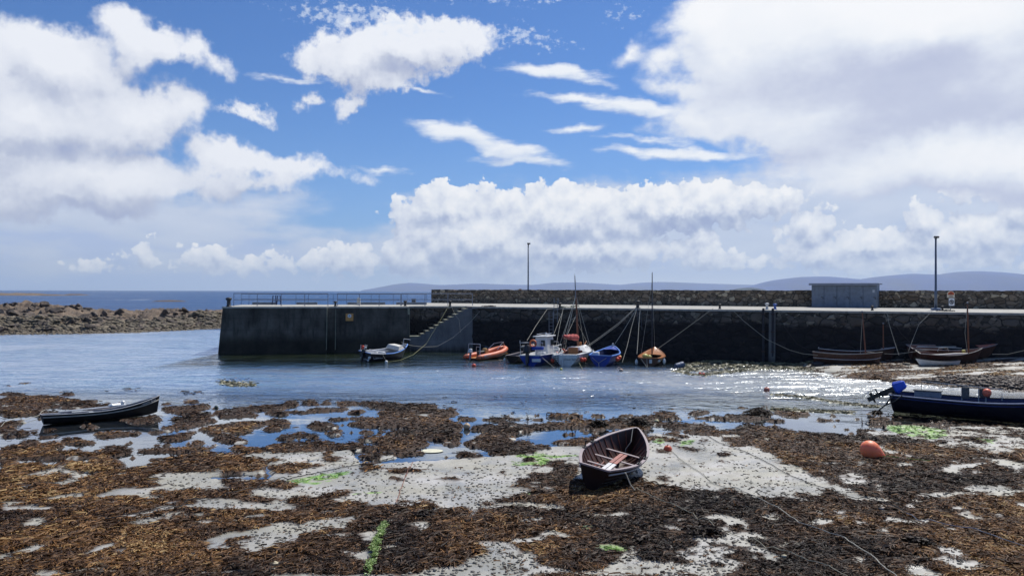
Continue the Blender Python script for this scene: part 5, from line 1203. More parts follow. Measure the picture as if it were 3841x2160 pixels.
stone(3400, 1372, 34, (0.10, 0.09, 0.07), 'small dark rock on the sand in front of the white dinghy', .4)
# heaps of weed that stand as separate mounds in the photograph
def clump(sx, sy, wpx, hpx, lab, tone=0.16):
    p = PG(sx, sy); sc = p.y / FPX; r = wpx / 2 * sc; n = 900; R = np.random.RandomState(int(sx))
    u = R.normal(0, 0.42, n); v = R.normal(0, 0.42, n); h_ = hpx * sc * np.exp(-(u * u + v * v) * 1.6)
    z0 = float(beach_z(np.array([p.x]), np.array([p.y]))[0])
    o = ribbons('weed_clump', u * r, v * r * 0.7, h_ * R.uniform(.3, 1, n), R.uniform(.12, .3, n), R.uniform(.02, .045, n), np.clip(R.normal(tone, .1, n), 0, 1), wk, int(sx), lift=.6, nseg=3)
    o.location = (p.x, p.y, z0); tag(o, lab, 'seaweed clump', 'dark seaweed clumps')
clump(2395, 1602, 85, 26, 'black heap of seaweed just behind the bow of the brown rowing boat')
clump(2245, 1605, 60, 20, 'black seaweed heap between the pools left of the rowing boat bow')
clump(2845, 1560, 110, 24, 'black seaweed mound in the shallow water below the red and white buoy')
clump(3440, 2052, 85, 22, 'black seaweed heap low on the right in the rusty weed')
clump(2650, 2010, 110, 24, 'dark heap of seaweed beside the sand patch crossed by the rope')
clump(2420, 2045, 60, 18, 'dark seaweed heap above the green weed at the bottom centre')
clump(3290, 1548, 60, 18, 'dark seaweed hanging under the stern rope of the long navy boat')
clump(1590, 1945, 60, 14, 'dark seaweed heap right of the green weedy rope')
# ------------------------------------------------------------------ boats
class Hull:
    """half-breadth model: bow at +x, keel at z=0; t runs stern (0) to bow (1), s keel (0) to gunwale (1)"""
    def __init__(h, L, B, D, tr=0.7, bow=0.3, stern=0.05, full=0.42, rake=0.35, srake=0.1, m=0.42, rocker=0.06, bowp=2.0):
        h.L, h.B, h.D, h.tr, h.bow, h.stern, h.full, h.rake, h.srake, h.m, h.rocker, h.bowp = L, B, D, tr, bow, stern, full, rake, srake, m, rocker, bowp
    def beam(h, t):
        if t < h.m: return h.B / 2 * (h.tr + (1 - h.tr) * math.sin(math.pi / 2 * t / h.m))
        u = (t - h.m) / (1 - h.m); return h.B / 2 * max(0.0, 1 - u ** h.bowp) ** 0.85
    def sheer(h, t):
        return h.D + (h.bow * ((t - .4) / .6) ** 2 if t > .4 else h.stern * ((.4 - t) / .4) ** 2)
    def keel(h, t):
        return h.rocker * (abs(t - .45) / .55) ** 2 + (0.25 * h.D * max(0, (t - .82) / .18) ** 2)
    def pt(h, t, s, side, off=0.0, inner=False):
        th = 0.03 if inner else 0.0
        n = h.full + 0.45 * max(0, (t - .55) / .45) ** 1.5
        y = max(0.0, h.beam(t) - th) * s ** n; zk = h.keel(t) + (0.06 if inner else 0); z = zk + (h.sheer(t) - zk) * s
        x = h.L * (t - .5) + (s - 1) * h.rake * max(0, (t - .5) / .5) ** 5 - h.srake * (s) * (1 - t) ** 6 + (-0.03 * t if inner else 0) + (0.03 * (1 - t) if inner else 0)
        return Vector((x, side * (y + off), z + (0.0)))
    def shell(h, m_out, m_in, parent, name='hull', nt=26, ns=9, foot=None):
        v = []; f = []; mi = []
        ts = [i / nt for i in range(nt + 1)]; ss = [(j / ns) ** 1.6 for j in range(ns + 1)]
        def grid(inner, m):
            k0 = len(v)
            for t in ts:
                for side in (-1, 1):
                    for s in (ss if side > 0 else ss[::-1]): v.append(h.pt(t, s, side, inner=inner))
            w = 2 * (ns + 1)
            for i in range(nt):
                for j in range(w - 1):
                    a = k0 + i * w + j; q_ = (a, a + 1, a + w + 1, a + w); f.append(q_ if not inner else q_[::-1]); mi.append(m)
            cap = tuple(k0 + j for j in range(w)); f.append(cap[::-1] if not inner else cap); mi.append(m)
            return k0, w
        k0, w = grid(False, 0); k1, _ = grid(True, 1)
        for i in range(nt):
            for j in (0, w - 1):
                a, b = k0 + i * w + j, k1 + i * w + j; f.append((a, a + w, b + w, b)); mi.append(0)
        return mesh(name, v, f, smooth=False, parent=parent, mats=[m_out, m_in], midx=mi)
    def rail(h, s, w, hgt, m, parent, name, off=0.0, t0=0.0, t1=1.0, both=True, n=28, inset=0.0):
        mb = MB()
        for side in ((-1, 1) if both else (both,)):
            mb.tube([h.pt(t0 + (t1 - t0) * i / n, s, side, off=off) + Vector((0, 0, inset)) for i in range(n + 1)], w, 6, flat=hgt / w)
        return mb.build(name, m, parent)
    def side_rail(h, side, s, w, hgt, m, parent, name, off=0.0, t0=0.0, t1=1.0, n=26, dz=0.0):
        mb = MB(); mb.tube([h.pt(t0 + (t1 - t0) * i / n, s, side, off=off) + Vector((0, 0, dz)) for i in range(n + 1)], w, 6, flat=hgt / w); return mb.build(name, m, parent)
    def transom_rail(h, w, m, parent, name='transom_cap'):
        a, b = h.pt(0, 1, -1), h.pt(0, 1, 1); mb = MB(); mb.box((a + b) / 2, (w, abs(b.y - a.y) + .02, w * .6)); return mb.build(name, m, parent)
    def thwart(h, t, z, wid, m, parent, name='thwart', th=0.03):
        y = h.beam(t) * max(.1, ((z - h.keel(t)) / (h.sheer(t) - h.keel(t)))) ** h.full - .02
        mb = MB(); mb.box((h.L * (t - .5), 0, z), (wid, 2 * y, th), bev=.006); return mb.build(name, m, parent)
    def ribs(h, ts, m, parent):
        mb = MB()
        for t in ts:
            for side in (-1, 1): mb.tube([h.pt(t, s, side, inner=True) * 1.0 + Vector((0, -side * .012, .01)) for s in (.02, .12, .3, .5, .75, .97)], .016, 5)
        return mb.build('ribs', m, parent)
    def deck(h, t0, t1, m, parent, name='foredeck', dz=-0.02, camber=0.05, n=10):
        mb = MB(); L_ = [h.pt(t0 + (t1 - t0) * i / n, 1, 1) for i in range(n + 1)]
        v = [p + Vector((0, -.01, dz)) for p in L_] + [Vector((p.x, 0, p.z + dz + camber)) for p in L_] + [Vector((p.x, -p.y + .01, p.z + dz)) for p in L_]
        v2 = [x_ - Vector((0, 0, .03)) for x_ in v]; k = n + 1
        f = [(i, i + 1, i + k + 1, i + k) for i in range(n)] + [(i + k, i + k + 1, i + 2 * k + 1, i + 2 * k) for i in range(n)]
        f = [q_[::-1] for q_ in f] + [tuple(i_ + 3 * k for i_ in q_) for q_ in f] + [(0, k, 4 * k, 3 * k), (k, 2 * k, 5 * k, 4 * k)]
        mb.add(v + v2, f); return mb.build(name, m, parent)

def pose(root, stern, bow, z, heel=0.0, pitch=0.0, L=None):
    d = bow - stern; d.z = 0; c = (stern + bow) / 2
    if L is not None: c = stern + d.normalized() * (L / 2)
    root.location = (c.x, c.y, z); root.rotation_euler = (math.radians(heel), math.radians(-pitch), math.atan2(d.y, d.x))
def outboard(parent, loc, cowl, leg, s=1.0, tilt=0.0, name='outboard_motor', roll=0.0):
    e = empty(name, loc, (roll, math.radians(tilt), 0)); e.parent = parent; m_ = MB()
    m_.box((-.10 * s, 0, .30 * s), (.42 * s, .30 * s, .40 * s), taper=.72, bev=.07 * s); m_.build('cowling', cowl, e)
    m_ = MB(); m_.box((-.08 * s, 0, -.12 * s), (.20 * s, .13 * s, .52 * s), bev=.03 * s); m_.box((-.10 * s, 0, -.50 * s), (.15 * s, .06 * s, .36 * s), bev=.02 * s); m_.box((-.16 * s, 0, -.46 * s), (.34 * s, .18 * s, .02 * s))
    m_.tube([(.1 * s, 0, -.68 * s), (-.28 * s, 0, -.68 * s)], [.03 * s, .06 * s], 8); m_.box((-.08 * s, 0, -.78 * s), (.16 * s, .02 * s, .16 * s)); m_.build('drive_leg', leg, e)
    m_ = MB()
    for k in range(3): a = k * 2.094; m_.box((-.31 * s, math.cos(a) * .08 * s, -.68 * s + math.sin(a) * .08 * s), (.03 * s, .15 * s, .07 * s), rx=a)
    m_.build('propeller', mat('prop_metal', (.35, .36, .37), .35, .1, metal=.6), e)
    return e
def fender_ball(parent, p, r, m, name='fender', long=1.0):
    mb = MB(); mb.lathe(sphere_prof(r, 8, long) + [(r * .2, r * long * 1.02), (r * .18, r * long * 1.25)], p, n=12); return mb.build(name, m, parent, True)
def lettering(parent, txt, loc, rot, size, m, name='lettering'):
    c = bpy.data.curves.new(name, 'FONT'); c.body = txt; c.size = size; c.extrude = 0.002; c.align_x = 'CENTER'
    t = bpy.data.objects.new('tmp', c); COL.objects.link(t); bpy.context.view_layer.update()
    me = bpy.data.meshes.new_from_object(t.evaluated_get(bpy.context.evaluated_depsgraph_get())); bpy.data.objects.remove(t)
    me.materials.clear(); me.materials.append(m); o = bpy.data.objects.new(name, me); COL.objects.link(o); o.parent = parent; o.location = loc; o.rotation_euler = rot; return o
white = mat('white_gelcoat', (0.72, 0.73, 0.72), 0.35, 0.08, 3, dirt=(0.40, 0.38, 0.33), dirt_amt=.35)
blue = mat('royal_blue_paint', (0.012, 0.055, 0.36), 0.38, 0.18, 2.5, dirt=(0.03, 0.05, 0.12), dirt_amt=.5)
lblue = mat('light_blue_rail', (0.10, 0.24, 0.62), 0.45, 0.15)
navy = mat('navy_paint', (0.003, 0.004, 0.014), 0.4, 0.25, 2.0, dirt=(0.010, 0.010, 0.014), dirt_amt=.6)
black = mat('black_tar', (0.006, 0.006, 0.008), 0.6, 0.3, 3, spec=.25)
blackp = mat('black_plastic', (0.012, 0.012, 0.014), 0.35, 0.2)
orange = mat('orange_rubber', (0.66, 0.16, 0.07), 0.55, 0.15, 3, dirt=(0.45, 0.2, 0.12), dirt_amt=.4)
redb = mat('red_buoy', (0.72, 0.07, 0.03), 0.45, 0.12, 8)
varn = mat('varnished_wood', (0.36, 0.13, 0.035), 0.35, 0.25, 8, coat=.2)
brownp = mat('brown_painted_planks', (0.085, 0.036, 0.024), 0.5, 0.3, 3, 0.15, dirt=(0.02, 0.012, 0.01), dirt_amt=.6)
greyw = mat('weathered_grey_wood', (0.30, 0.27, 0.27), 0.7, 0.25, 8, 0.2)
alu = mat('aluminium', (0.55, 0.56, 0.58), 0.35, 0.1, metal=.7)
ropem = mat('pale_rope', (0.46, 0.44, 0.36), 0.85, 0.25, 30, 0.4)
roped = mat('dark_rope', (0.06, 0.055, 0.05), 0.9, 0.3, 30, 0.4)
glass = mat('dark_glass', (0.02, 0.028, 0.035), 0.08, 0.1)
cream = mat('cream_canvas', (0.60, 0.58, 0.52), 0.8, 0.12, 6, .2)
mastw = mat('mast_wood', (0.20, 0.075, 0.035), 0.5, 0.25, 5)
yel = mat('yellow_plastic', (0.62, 0.55, 0.14), 0.5, 0.15)
grey = mat('grey_plastic', (0.22, 0.24, 0.27), 0.6, 0.15)
pink = mat('faded_red_canvas', (0.42, 0.07, 0.06), 0.85, 0.3, 5, .4, dirt=(0.6, 0.28, 0.25), dirt_amt=.6)

# 1 navy motor boat with a white dodger, by the pier head
h = Hull(5.0, 1.9, .85, tr=.78, bow=.50, stern=.10, rake=.45)
r = empty('motor_boat'); pose(r, P(1368, 1356), P(1503, 1343), -.12, heel=7, L=5.0); tag(r, 'dark blue motor boat with white hood and lettered stern, floating by the pier head', 'motor boat')
h.shell(navy, mat('pale_grey_inside', (.35, .37, .40), .6), r); h.side_rail(-1, 1, .05, .05, mat('sky_blue_rail', (.18, .36, .78), .4, .1), r, 'gunwale', t0=.3); h.side_rail(1, 1, .045, .045, white, r, 'gunwale'); h.side_rail(-1, 1, .04, .04, white, r, 'gunwale', t1=.3)
h.transom_rail(.07, lblue, r); h.thwart(.25, .62, .28, white, r); h.thwart(.52, .60, .24, white, r)
m_ = MB(); m_.add([(1.5, -.62, 1.12), (1.5, .62, 1.12), (.6, .8, 1.0), (.6, -.8, 1.0), (1.35, -.5, 1.38), (1.35, .5, 1.38), (.75, .66, 1.34), (.75, -.66, 1.34)], [(0, 1, 2, 3), (4, 7, 6, 5), (0, 4, 5, 1), (1, 5, 6, 2), (2, 6, 7, 3), (3, 7, 4, 0)]); m_.build('spray_hood', cream, r)
m_ = MB(); m_.box((-1.2, .1, .95), (.12, 1.4, .05), rz=.2); m_.box((-.9, -.3, .85), (.6, .3, .18), rz=-.5, bev=.05); m_.box((-.75, .2, .78), (.9, .12, .06), rz=.3); m_.build('folded_cover', white, r)
m_ = MB(); m_.tube([(1.55, -.4, 1.1), (1.55, -.4, 1.95), (2.3, -.5, 1.85)], .03, 6); m_.tube([(2.0, .1, 1.2), (2.35, .35, 1.6)], .03, 6); m_.build('bow_frame', alu, r)
m_ = MB(); m_.lathe([(.14, 0), (.19, .04), (.19, .12), (.14, .16)], (1.75, -.35, 1.15), (-1, -.3, 0), 14); m_.build('pot_hauler', grey, r)
e = outboard(r, (-2.62, .1, .62), blackp, blackp, 1.1, 12)
m_ = MB(); m_.lathe(sphere_prof(.13, 7, 1.3), (-2.35, .55, 1.25), n=10); m_.build('fuel_float', redb, r)
m_ = MB(); m_.lathe(sphere_prof(.12, 7), (-2.3, .55, .98), n=10); m_.lathe(sphere_prof(.10, 7), (-2.3, .25, 1.28), n=10); m_.build('white_float', white, r)
m_ = MB(); m_.tube([(-2.4, .75, .85), (-2.4, .75, 1.45)], .03, 6); m_.tube([(-2.3, .12, .85), (-2.3, .12, 1.5), (-2.3, .38, 1.5), (-2.3, .40, .85)], .03, 6); m_.build('stern_frame', alu, r)
m_ = MB(); m_.lathe(sphere_prof(.11, 7, 1.5), (-2.55, -.55, .55), (.3, -.4, 1), 10); m_.lathe(sphere_prof(.09, 7), (-2.62, -.5, .32), n=10); m_.build('stern_float', white, r)
lettering(r, 'Caillinch', h.pt(.17, .55, -1) + Vector((0, -.03, -.06)), (math.radians(84), 0, math.radians(-3)), .30, white)
lettering(r, 'Connacht', (-2.60, .1, .30), (math.radians(90), 0, math.radians(-90)), .22, white)
# 2 orange rigid inflatable
r = empty('inflatable_boat'); pose(r, P(1765, 1351), P(1888, 1339), -.10, pitch=3.5, L=4.7); tag(r, 'orange rigid inflatable boat with white outboard and steel arch beside the quay', 'inflatable boat')
def tubepath(side):
    return [Vector((x_, side * y_, z_)) for x_, y_, z_ in ((-2.35, .78, .48), (-2.0, .78, .48), (-1, .80, .48), (0, .80, .50), (.9, .76, .56), (1.5, .62, .66), (1.95, .38, .76), (2.2, .0, .80))]
for sd__ in (1, -1): m_ = MB(); m_.tube(tubepath(sd__), [.12, .24, .25, .25, .25, .24, .23, .22], 14); m_.build('inflatable_tube', orange, r, True)
m_ = MB()
for sd__ in (1, -1): m_.tube([(-2.38, sd__ * .78, .48), (-2.15, sd__ * .78, .48), (-2.0, sd__ * .78, .48)], [.02, .18, .245], 14)
m_.build('tube_cone', blackp, r, True)
m_ = MB()
for sd__ in (1, -1): m_.tube([p + Vector((0, sd__ * .24, -.05)) for p in tubepath(sd__)[1:7]], .035, 6)
m_.build('rubbing_strake', blackp, r)
hh2 = Hull(4.3, 1.45, .42, tr=.95, bow=.25, stern=0, full=.7, rake=.5); hh2.shell(mat('rib_hull', (.06, .03, .03), .5), orange, r)
m_ = MB(); m_.box((0, 0, .36), (3.9, 1.3, .04)); m_.build('floor', mat('ochre_deck', (.45, .18, .04), .6), r)
m_ = MB(); m_.box((-.35, 0, .72), (.5, .5, .7), taper=.8, bev=.05); m_.build('console', mat('ochre_console', (.60, .36, .12), .5), r)
m_ = MB(); m_.box((-.25, 0, 1.12), (.05, .46, .26), ry=.3); m_.build('windscreen', glass, r)
m_ = MB(); m_.box((-1.0, 0, .66), (.7, .42, .5), bev=.06); m_.build('seat', mat('black_seat', (.02, .02, .02), .6), r)
m_ = MB(); m_.tube([(-1.9, -.72, .7), (-1.75, -.68, 1.6), (-1.75, .68, 1.6), (-1.9, .72, .7)], .03, 8); m_.tube([(-1.3, -.25, .8), (-1.3, -.2, 1.3), (-1.3, .2, 1.3), (-1.3, .25, .8)], .022, 6); m_.build('steel_arch', alu, r)
m_ = MB(); m_.tube([(.6, -.55, .85), (1.3, -.45, 1.28), (2.0, -.1, 1.36), (2.1, 0, 1.36), (2.0, .1, 1.36), (1.3, .45, 1.28), (.6, .55, .85)], .022, 6); m_.tube([(2.1, 0, 1.36), (2.25, 0, .95)], .022, 6); m_.build('bow_rail', alu, r)
outboard(r, (-2.25, 0, .75), white, grey, 1.0, 10)
m_ = MB(); m_.box((-1.2, -1.01, .50), (.9, .03, .26)); m_.build('registration_panel', white, r)
# 3 blue cabin boat
h = Hull(5.6, 2.2, .95, tr=.85, bow=.35, stern=.0, rake=.4)
r = empty('cabin_boat'); pose(r, P(1990, 1371), P(2078, 1353), -.12, heel=-2, L=5.6); tag(r, 'royal blue boat with white wheelhouse, orange lifebuoy and big black outboard', 'cabin boat')
h.shell(blue, white, r); h.rail(1, .05, .04, white, r, 'gunwale'); h.transom_rail(.10, white, r)
cab = MB(); cab.box((.15, .0, 1.55), (1.6, 1.15, 1.5), taper=.9, bev=.06); ch = cab.build('wheelhouse', white, r)
m_ = MB(); m_.box((.15, 0, 2.36), (1.9, 1.3, .08), bev=.03); m_.build('wheelhouse_roof', white, r)
for x_, y_, sx_, sy_ in ((.45, -.60, .62, .03), (.45, .60, .62, .03), (-.66, -.22, .03, .36), (.93, 0, .03, .8)):
    m_ = MB(); m_.box((x_, y_ * .97, 1.80), (sx_, sy_, .48), bev=.01); m_.build('window', glass, r)
m_ = MB(); m_.box((-.68, .22, 1.4), (.03, .42, 1.25)); m_.build('door', mat('cabin_door', (.45, .47, .48), .5), r)
m_ = MB(); m_.tube([(-.4, -.45, 2.42), (-.4, -.45, 2.52), (.6, -.45, 2.55), (.6, .45, 2.55), (-.4, .45, 2.52)], .025, 6); m_.lathe(sphere_prof(.07, 6, 1.5), (.5, 0, 2.55), n=8); m_.lathe(sphere_prof(.06, 6), (-.3, -.4, 2.56), n=8); m_.build('roof_rail', alu, r)
m_ = MB(); m_.tube([(-.5 + .6 * k, -1.02 + (.06 * k if k > 2 else 0), 1.55) for k in range(5)], .03, 6); m_.tube([(-.5 + .6 * k, -1.05 + (.06 * k if k > 2 else 0), 1.25) for k in range(5)], .022, 6)
for k in range(5): m_.tube([(-.5 + .6 * k, -1.04, .95), (-.5 + .6 * k, -1.02, 1.55)], .022, 6)
m_.build('side_rail', white, r)
m_ = MB(); m_.tube([(-2.5, 1.0, 1.0), (-2.5, 1.0, 1.95), (-2.5, -1.0, 1.95), (-2.5, -1.0, 1.0)], .03, 6); m_.tube([(-2.5, 1.0, 1.6), (-2.5, -1.0, 1.6)], .025, 6); m_.tube([(-2.5, 1.0, 1.95), (-1.0, 1.0, 1.9)], .025, 6); m_.tube([(-2.5, 1.02, 1.9), (-2.5, 1.02, 2.15)], .03, 6); m_.build('stern_gantry', alu, r)
m_ = MB(); m_.tube([(-2.5 + .0, -.15 + .27 * math.cos(a * math.pi / 9), 1.88 + .27 * math.sin(a * math.pi / 9)) for a in range(19)], .075, 8); m_.build('lifebuoy', mat('lifebuoy_orange', (.75, .16, .04), .5), r)
m_ = MB(); m_.box((-2.52, -.55, 1.5), (.35, .95, .26), bev=.03); m_.build('blue_crate', blue, r)
m_ = MB(); m_.box((-2.5, .55, 1.52), (.3, .8, .14), bev=.04); m_.build('black_crate', blackp, r)
m_ = MB(); m_.box((-2.45, .55, 1.66), (.4, .7, .12), rz=.3, bev=.05); m_.box((-2.3, .0, 1.72), (.3, .3, .2), bev=.06); m_.build('bundled_line', mat('bundle', (.6, .55, .45), .8, .3, 12), r)
m_ = MB(); m_.box((-1.6, -.5, .95), (.5, .6, .35), bev=.03); m_.build('engine_box', white, r)
m_ = MB(); m_.lathe(sphere_prof(.16, 7), (-2.35, .45, 1.22), n=10); m_.build('deck_float', orange, r)
outboard(r, (-2.95, .12, .95), blackp, blackp, 1.75, 4)
m_ = MB(); m_.box((-2.85, -.55, .55), (.2, .7, .25), bev=.02); m_.build('stern_step', white, r)
for p_ in ((-.2, -1.2, .75), (1.5, -1.0, .9)): fender_ball(r, p_, .15, white, long=1.3)
fender_ball(r, (2.2, -.85, 1.0), .17, redb)
m_ = MB(); m_.tube([(2.4, -.3, 1.3), (2.4, -.3, 1.75), (2.9, 0, 1.75), (2.4, .3, 1.75), (2.4, .3, 1.3)], .022, 6); m_.build('pulpit', alu, r)
# 4 dark tender beside it
h = Hull(3.6, 1.5, .62, tr=.8, bow=.25, rake=.2)
r = empty('tender'); pose(r, P(1922, 1361), P(1985, 1345), -.08, heel=3, L=3.6); tag(r, 'black-blue tender tucked against the left side of the blue cabin boat', 'tender')
h.shell(black, navy, r); h.rail(1, .03, .03, greyw, r, 'gunwale'); h.thwart(.35, .42, .2, greyw, r); h.thwart(.65, .45, .2, greyw, r); fender_ball(r, (-1.75, .72, .25), .11, white, long=1.6)
m_ = MB(); m_.tube([(-1.2, .9, .55), (1.6, -.3, .9)], .022, 6); m_.build('oar', greyw, r)
# 5 white sailing boat
h = Hull(6.6, 2.5, 1.05, tr=.82, bow=.35, stern=.0, rake=.5, rocker=.1)
r = empty('sailing_boat'); pose(r, P(2124, 1372), P(2196, 1347), -.16, heel=-2, L=6.6); tag(r, 'small white sailing boat with wooden mast, pink-red sail bundle and black stern ladder', 'sailing boat')
h.shell(white, white, r); h.rail(1, .05, .05, white, r, 'gunwale'); h.deck(.42, .99, white, r, 'foredeck', dz=.0, camber=.12)
m_ = MB(); m_.box((-.15, 0, 1.28), (1.5, 1.35, .42), taper=.82, bev=.08); m_.build('coach_roof', white, r)
m_ = MB(); m_.box((-.95, 0, 1.12), (.06, .85, .75), taper=.95); m_.build('companionway', mat('tan_ply', (.38, .15, .05), .5, .2, 8), r)
for y_ in (-.62, .62): m_ = MB(); m_.box((-.93, y_, 1.05), (.05, .34, .4), bev=.02); m_.build('locker', mat('dark_red_locker', (.09, .015, .015), .5), r)
h.deck(.0, .06, white, r, 'afterdeck', dz=.0, camber=.02)
m_ = MB(); m_.box((-2.0, .9, .9), (2.2, .35, .3), bev=.04); m_.box((-2.0, -.9, .9), (2.2, .35, .3), bev=.04); m_.build('cockpit_seat', white, r)
m_ = MB(); m_.box((-3.4, .25, .55), (.06, .06, 1.3)); m_.box((-3.48, .25, .3), (.3, .05, .8), bev=.01); m_.build('rudder', white, r)
m_ = MB(); m_.tube([(-3.3, .25, 1.2), (-2.3, .15, 1.35)], .03, 6); m_.build('tiller', varn, r)
m_ = MB()
for y_ in (.62, .88): m_.tube([(-3.42, y_, .28), (-3.42, y_, 1.0)], .02, 5)
for k in range(5): m_.box((-3.42, .75, .34 + .15 * k), (.03, .26, .03))
m_.build('boarding_ladder', blackp, r)
M5 = (.75, 0)
m_ = MB(); m_.tube([(.75, 0, 1.3), (.75, .03, 4.6), (.75, .05, 6.2)], [.085, .075, .065], 10); m_.build('mast', mastw, r)
m_ = MB(); m_.tube([(.72, .05, 5.6), (.72, .08, 7.5)], [.055, .035], 8); m_.tube([(.55, .08, 7.45), (.9, .08, 7.45)], .012, 4); m_.tube([(.72, .08, 7.45), (.72, .08, 7.7)], .012, 4); m_.build('topmast', mat('grey_spar', (.25, .25, .26), .5), r)
m_ = MB(); m_.tube([(.6, .0, 2.1), (-2.6, .35, 2.35)], .06, 8); m_.build('boom', mastw, r)
rr = random.Random(3); m_ = MB(); m_.tube([(.55 - 3.0 * k / 9, .04 + .035 * k + rr.uniform(-.03, .03), 2.22 + .03 * k + rr.uniform(-.05, .05)) for k in range(10)], [.22, .26, .21, .24, .18, .22, .15, .17, .12, .08], 10, flat=1.1); m_.build('furled_sail', pink, r)
m_ = MB()
for a_, b_ in (((.75, .05, 6.0), (2.95, 0, 1.45)), ((.75, .05, 5.9), (.6, -1.18, 1.1)), ((.75, .05, 5.9), (.6, 1.18, 1.1)), ((.75, .05, 5.7), (-.2, 1.15, 1.1)), ((.75, .05, 5.7), (-3.2, .8, 1.15)), ((.75, .05, 5.9), (-2.4, .4, 2.4)), ((.75, .05, 4.2), (-1.7, .3, 2.5)), ((.75, .05, 3.6), (2.2, -.6, 1.4))): m_.tube([a_, b_], .016, 4)
m_.build('rigging', ropem, r)
m_ = MB(); m_.tube([(-2.6, .35, 1.1), (-2.55, .35, 2.3)], .03, 6); m_.tube([(-2.6, -.1, 1.1), (-2.5, .35, 2.2)], .03, 6); m_.tube([(-2.6, .8, 1.1), (-2.5, .35, 2.2)], .03, 6); m_.build('boom_crutch', mat('dark_wood', (.07, .035, .02), .6), r)
for p_, c_, lg in (((-3.0, -1.25, .62), redb, 1.1), ((-2.4, -1.32, .58), redb, 1.1), ((-3.05, 1.2, .55), redb, 1.0), ((-2.3, 1.35, .8), white, 1.4), ((-1.2, 1.35, 1.0), redb, 1.0), ((.6, -1.3, .75), white, 1.6), ((1.1, -1.2, .85), white, 1.6)): fender_ball(r, p_, .16, c_, long=lg)
m_ = MB(); m_.tube([(3.0, 0, 1.45), (3.45, -.1, 1.75)], .05, 8); m_.box((2.6, .25, 1.6), (.3, .2, .3), bev=.05); m_.build('bowsprit', varn, r)
lettering(r, 'Ocean Spray', (-3.40, -.42, .62), (math.radians(90), 0, math.radians(-90)), .22, mat('dark_script', (.08, .08, .1), .5))
# 6 blue open boat
h = Hull(5.0, 2.15, .95, tr=.85, bow=.45, stern=.0, rake=.35, full=.36)
r = empty('open_boat'); pose(r, P(2252, 1371), P(2298, 1352), -.12, heel=1, L=5.0); tag(r, 'bright blue open boat with red fenders, right of the white sailing boat', 'open boat')
h.shell(blue, mat('navy_inside', (.005, .014, .07), .5), r); h.rail(1, .07, .06, lblue, r, 'gunwale', off=.01); h.transom_rail(.1, lblue, r); h.thwart(.12, .72, .45, blue, r, 'stern_sheet'); h.thwart(.45, .62, .28, blue, r); h.deck(.80, .99, blue, r, 'foredeck')
m_ = MB(); m_.box((-1.5, .6, .92), (.55, .5, .4), bev=.04); m_.build('white_box', white, r)
m_ = MB(); m_.box((2.35, 0, 1.5), (.12, .12, .3), bev=.02); m_.build('samson_post', cream, r)
for p_ in ((-1.7, -1.22, .62), (-1.2, -1.28, .72)): fender_ball(r, p_, .17, redb, long=1.05)
fender_ball(r, (-.9, -1.28, .75), .14, yel)
m_ = MB(); m_.tube([(-2.55, .75, .8), (-2.72, .1, .35), (-2.55, -.55, .8)], .022, 5); m_.tube([(-2.72, .1, .35), (-2.95, .0, -.02)], .022, 5); m_.build('stern_bridle', ropem, r)
# 7 varnished dinghy with a thin dark mast
h = Hull(4.4, 2.15, .72, tr=.75, bow=.55, stern=.0, rake=.3, full=.45)
r = empty('sailing_dinghy'); pose(r, P(2436, 1371), P(2458, 1352), -.10, heel=0, L=4.4); tag(r, 'varnished orange-brown sailing dinghy with a tall thin dark mast, stern towards us', 'sailing dinghy')
h.shell(mat('brown_hull', (.10, .045, .028), .45, .2, 3), mat('dark_wood', (0, 0, 0)), r); h.rail(1, .05, .05, varn, r, 'gunwale'); h.transom_rail(.09, varn, r); h.deck(.55, .99, varn, r, 'foredeck', dz=.01, camber=.08)
for sd__ in (-1, 1):
    m_ = MB(); m_.tube([h.pt(t_, 1, sd__) + Vector((0, -sd__ * .18, .0)) for t_ in (.02, .15, .3, .45, .56)], .14, 6, flat=.15); m_.build('side_deck', varn, r)
h.thwart(.3, .5, .2, varn, r)
m_ = MB(); m_.tube([(.35, .05, .3), (.35, .05, 4.0), (.33, .05, 7.7)], [.055, .05, .032], 8); m_.tube([(.15, .05, 7.6), (.5, .05, 7.75)], .012, 4); m_.build('mast', mat('black_spar', (.03, .03, .04), .5), r)
m_ = MB(); m_.tube([(.35, .05, 7.0), (.25, .95, .8)], .012, 4); m_.tube([(.35, .05, 7.0), (2.1, 0, 1.25)], .012, 4); m_.build('rigging', ropem, r)
m_ = MB(); m_.lathe(sphere_prof(.26, 8, .8), (-1.3, .45, .78), n=12); m_.lathe(sphere_prof(.2, 8, .8), (-1.35, .1, .74), n=12); m_.build('yellow_floats', yel, r)
m_ = MB(); m_.box((-2.27, -.1, .45), (.06, .22, .32), bev=.02); m_.build('rudder_mount', white, r)
for p_ in ((-2.2, 1.05, .35), (-1.9, -1.15, .45)): fender_ball(r, p_, .12, white, long=1.9)
fender_ball(r, (-2.15, -.75, .5), .13, white, long=.8)
m_ = MB(); m_.tube([(-2.25, .7, .7), (-2.9, .1, .0)], .02, 5); m_.tube([(-2.25, .2, .7), (-2.9, .1, .0)], .02, 5); m_.build('stern_bridle', ropem, r)
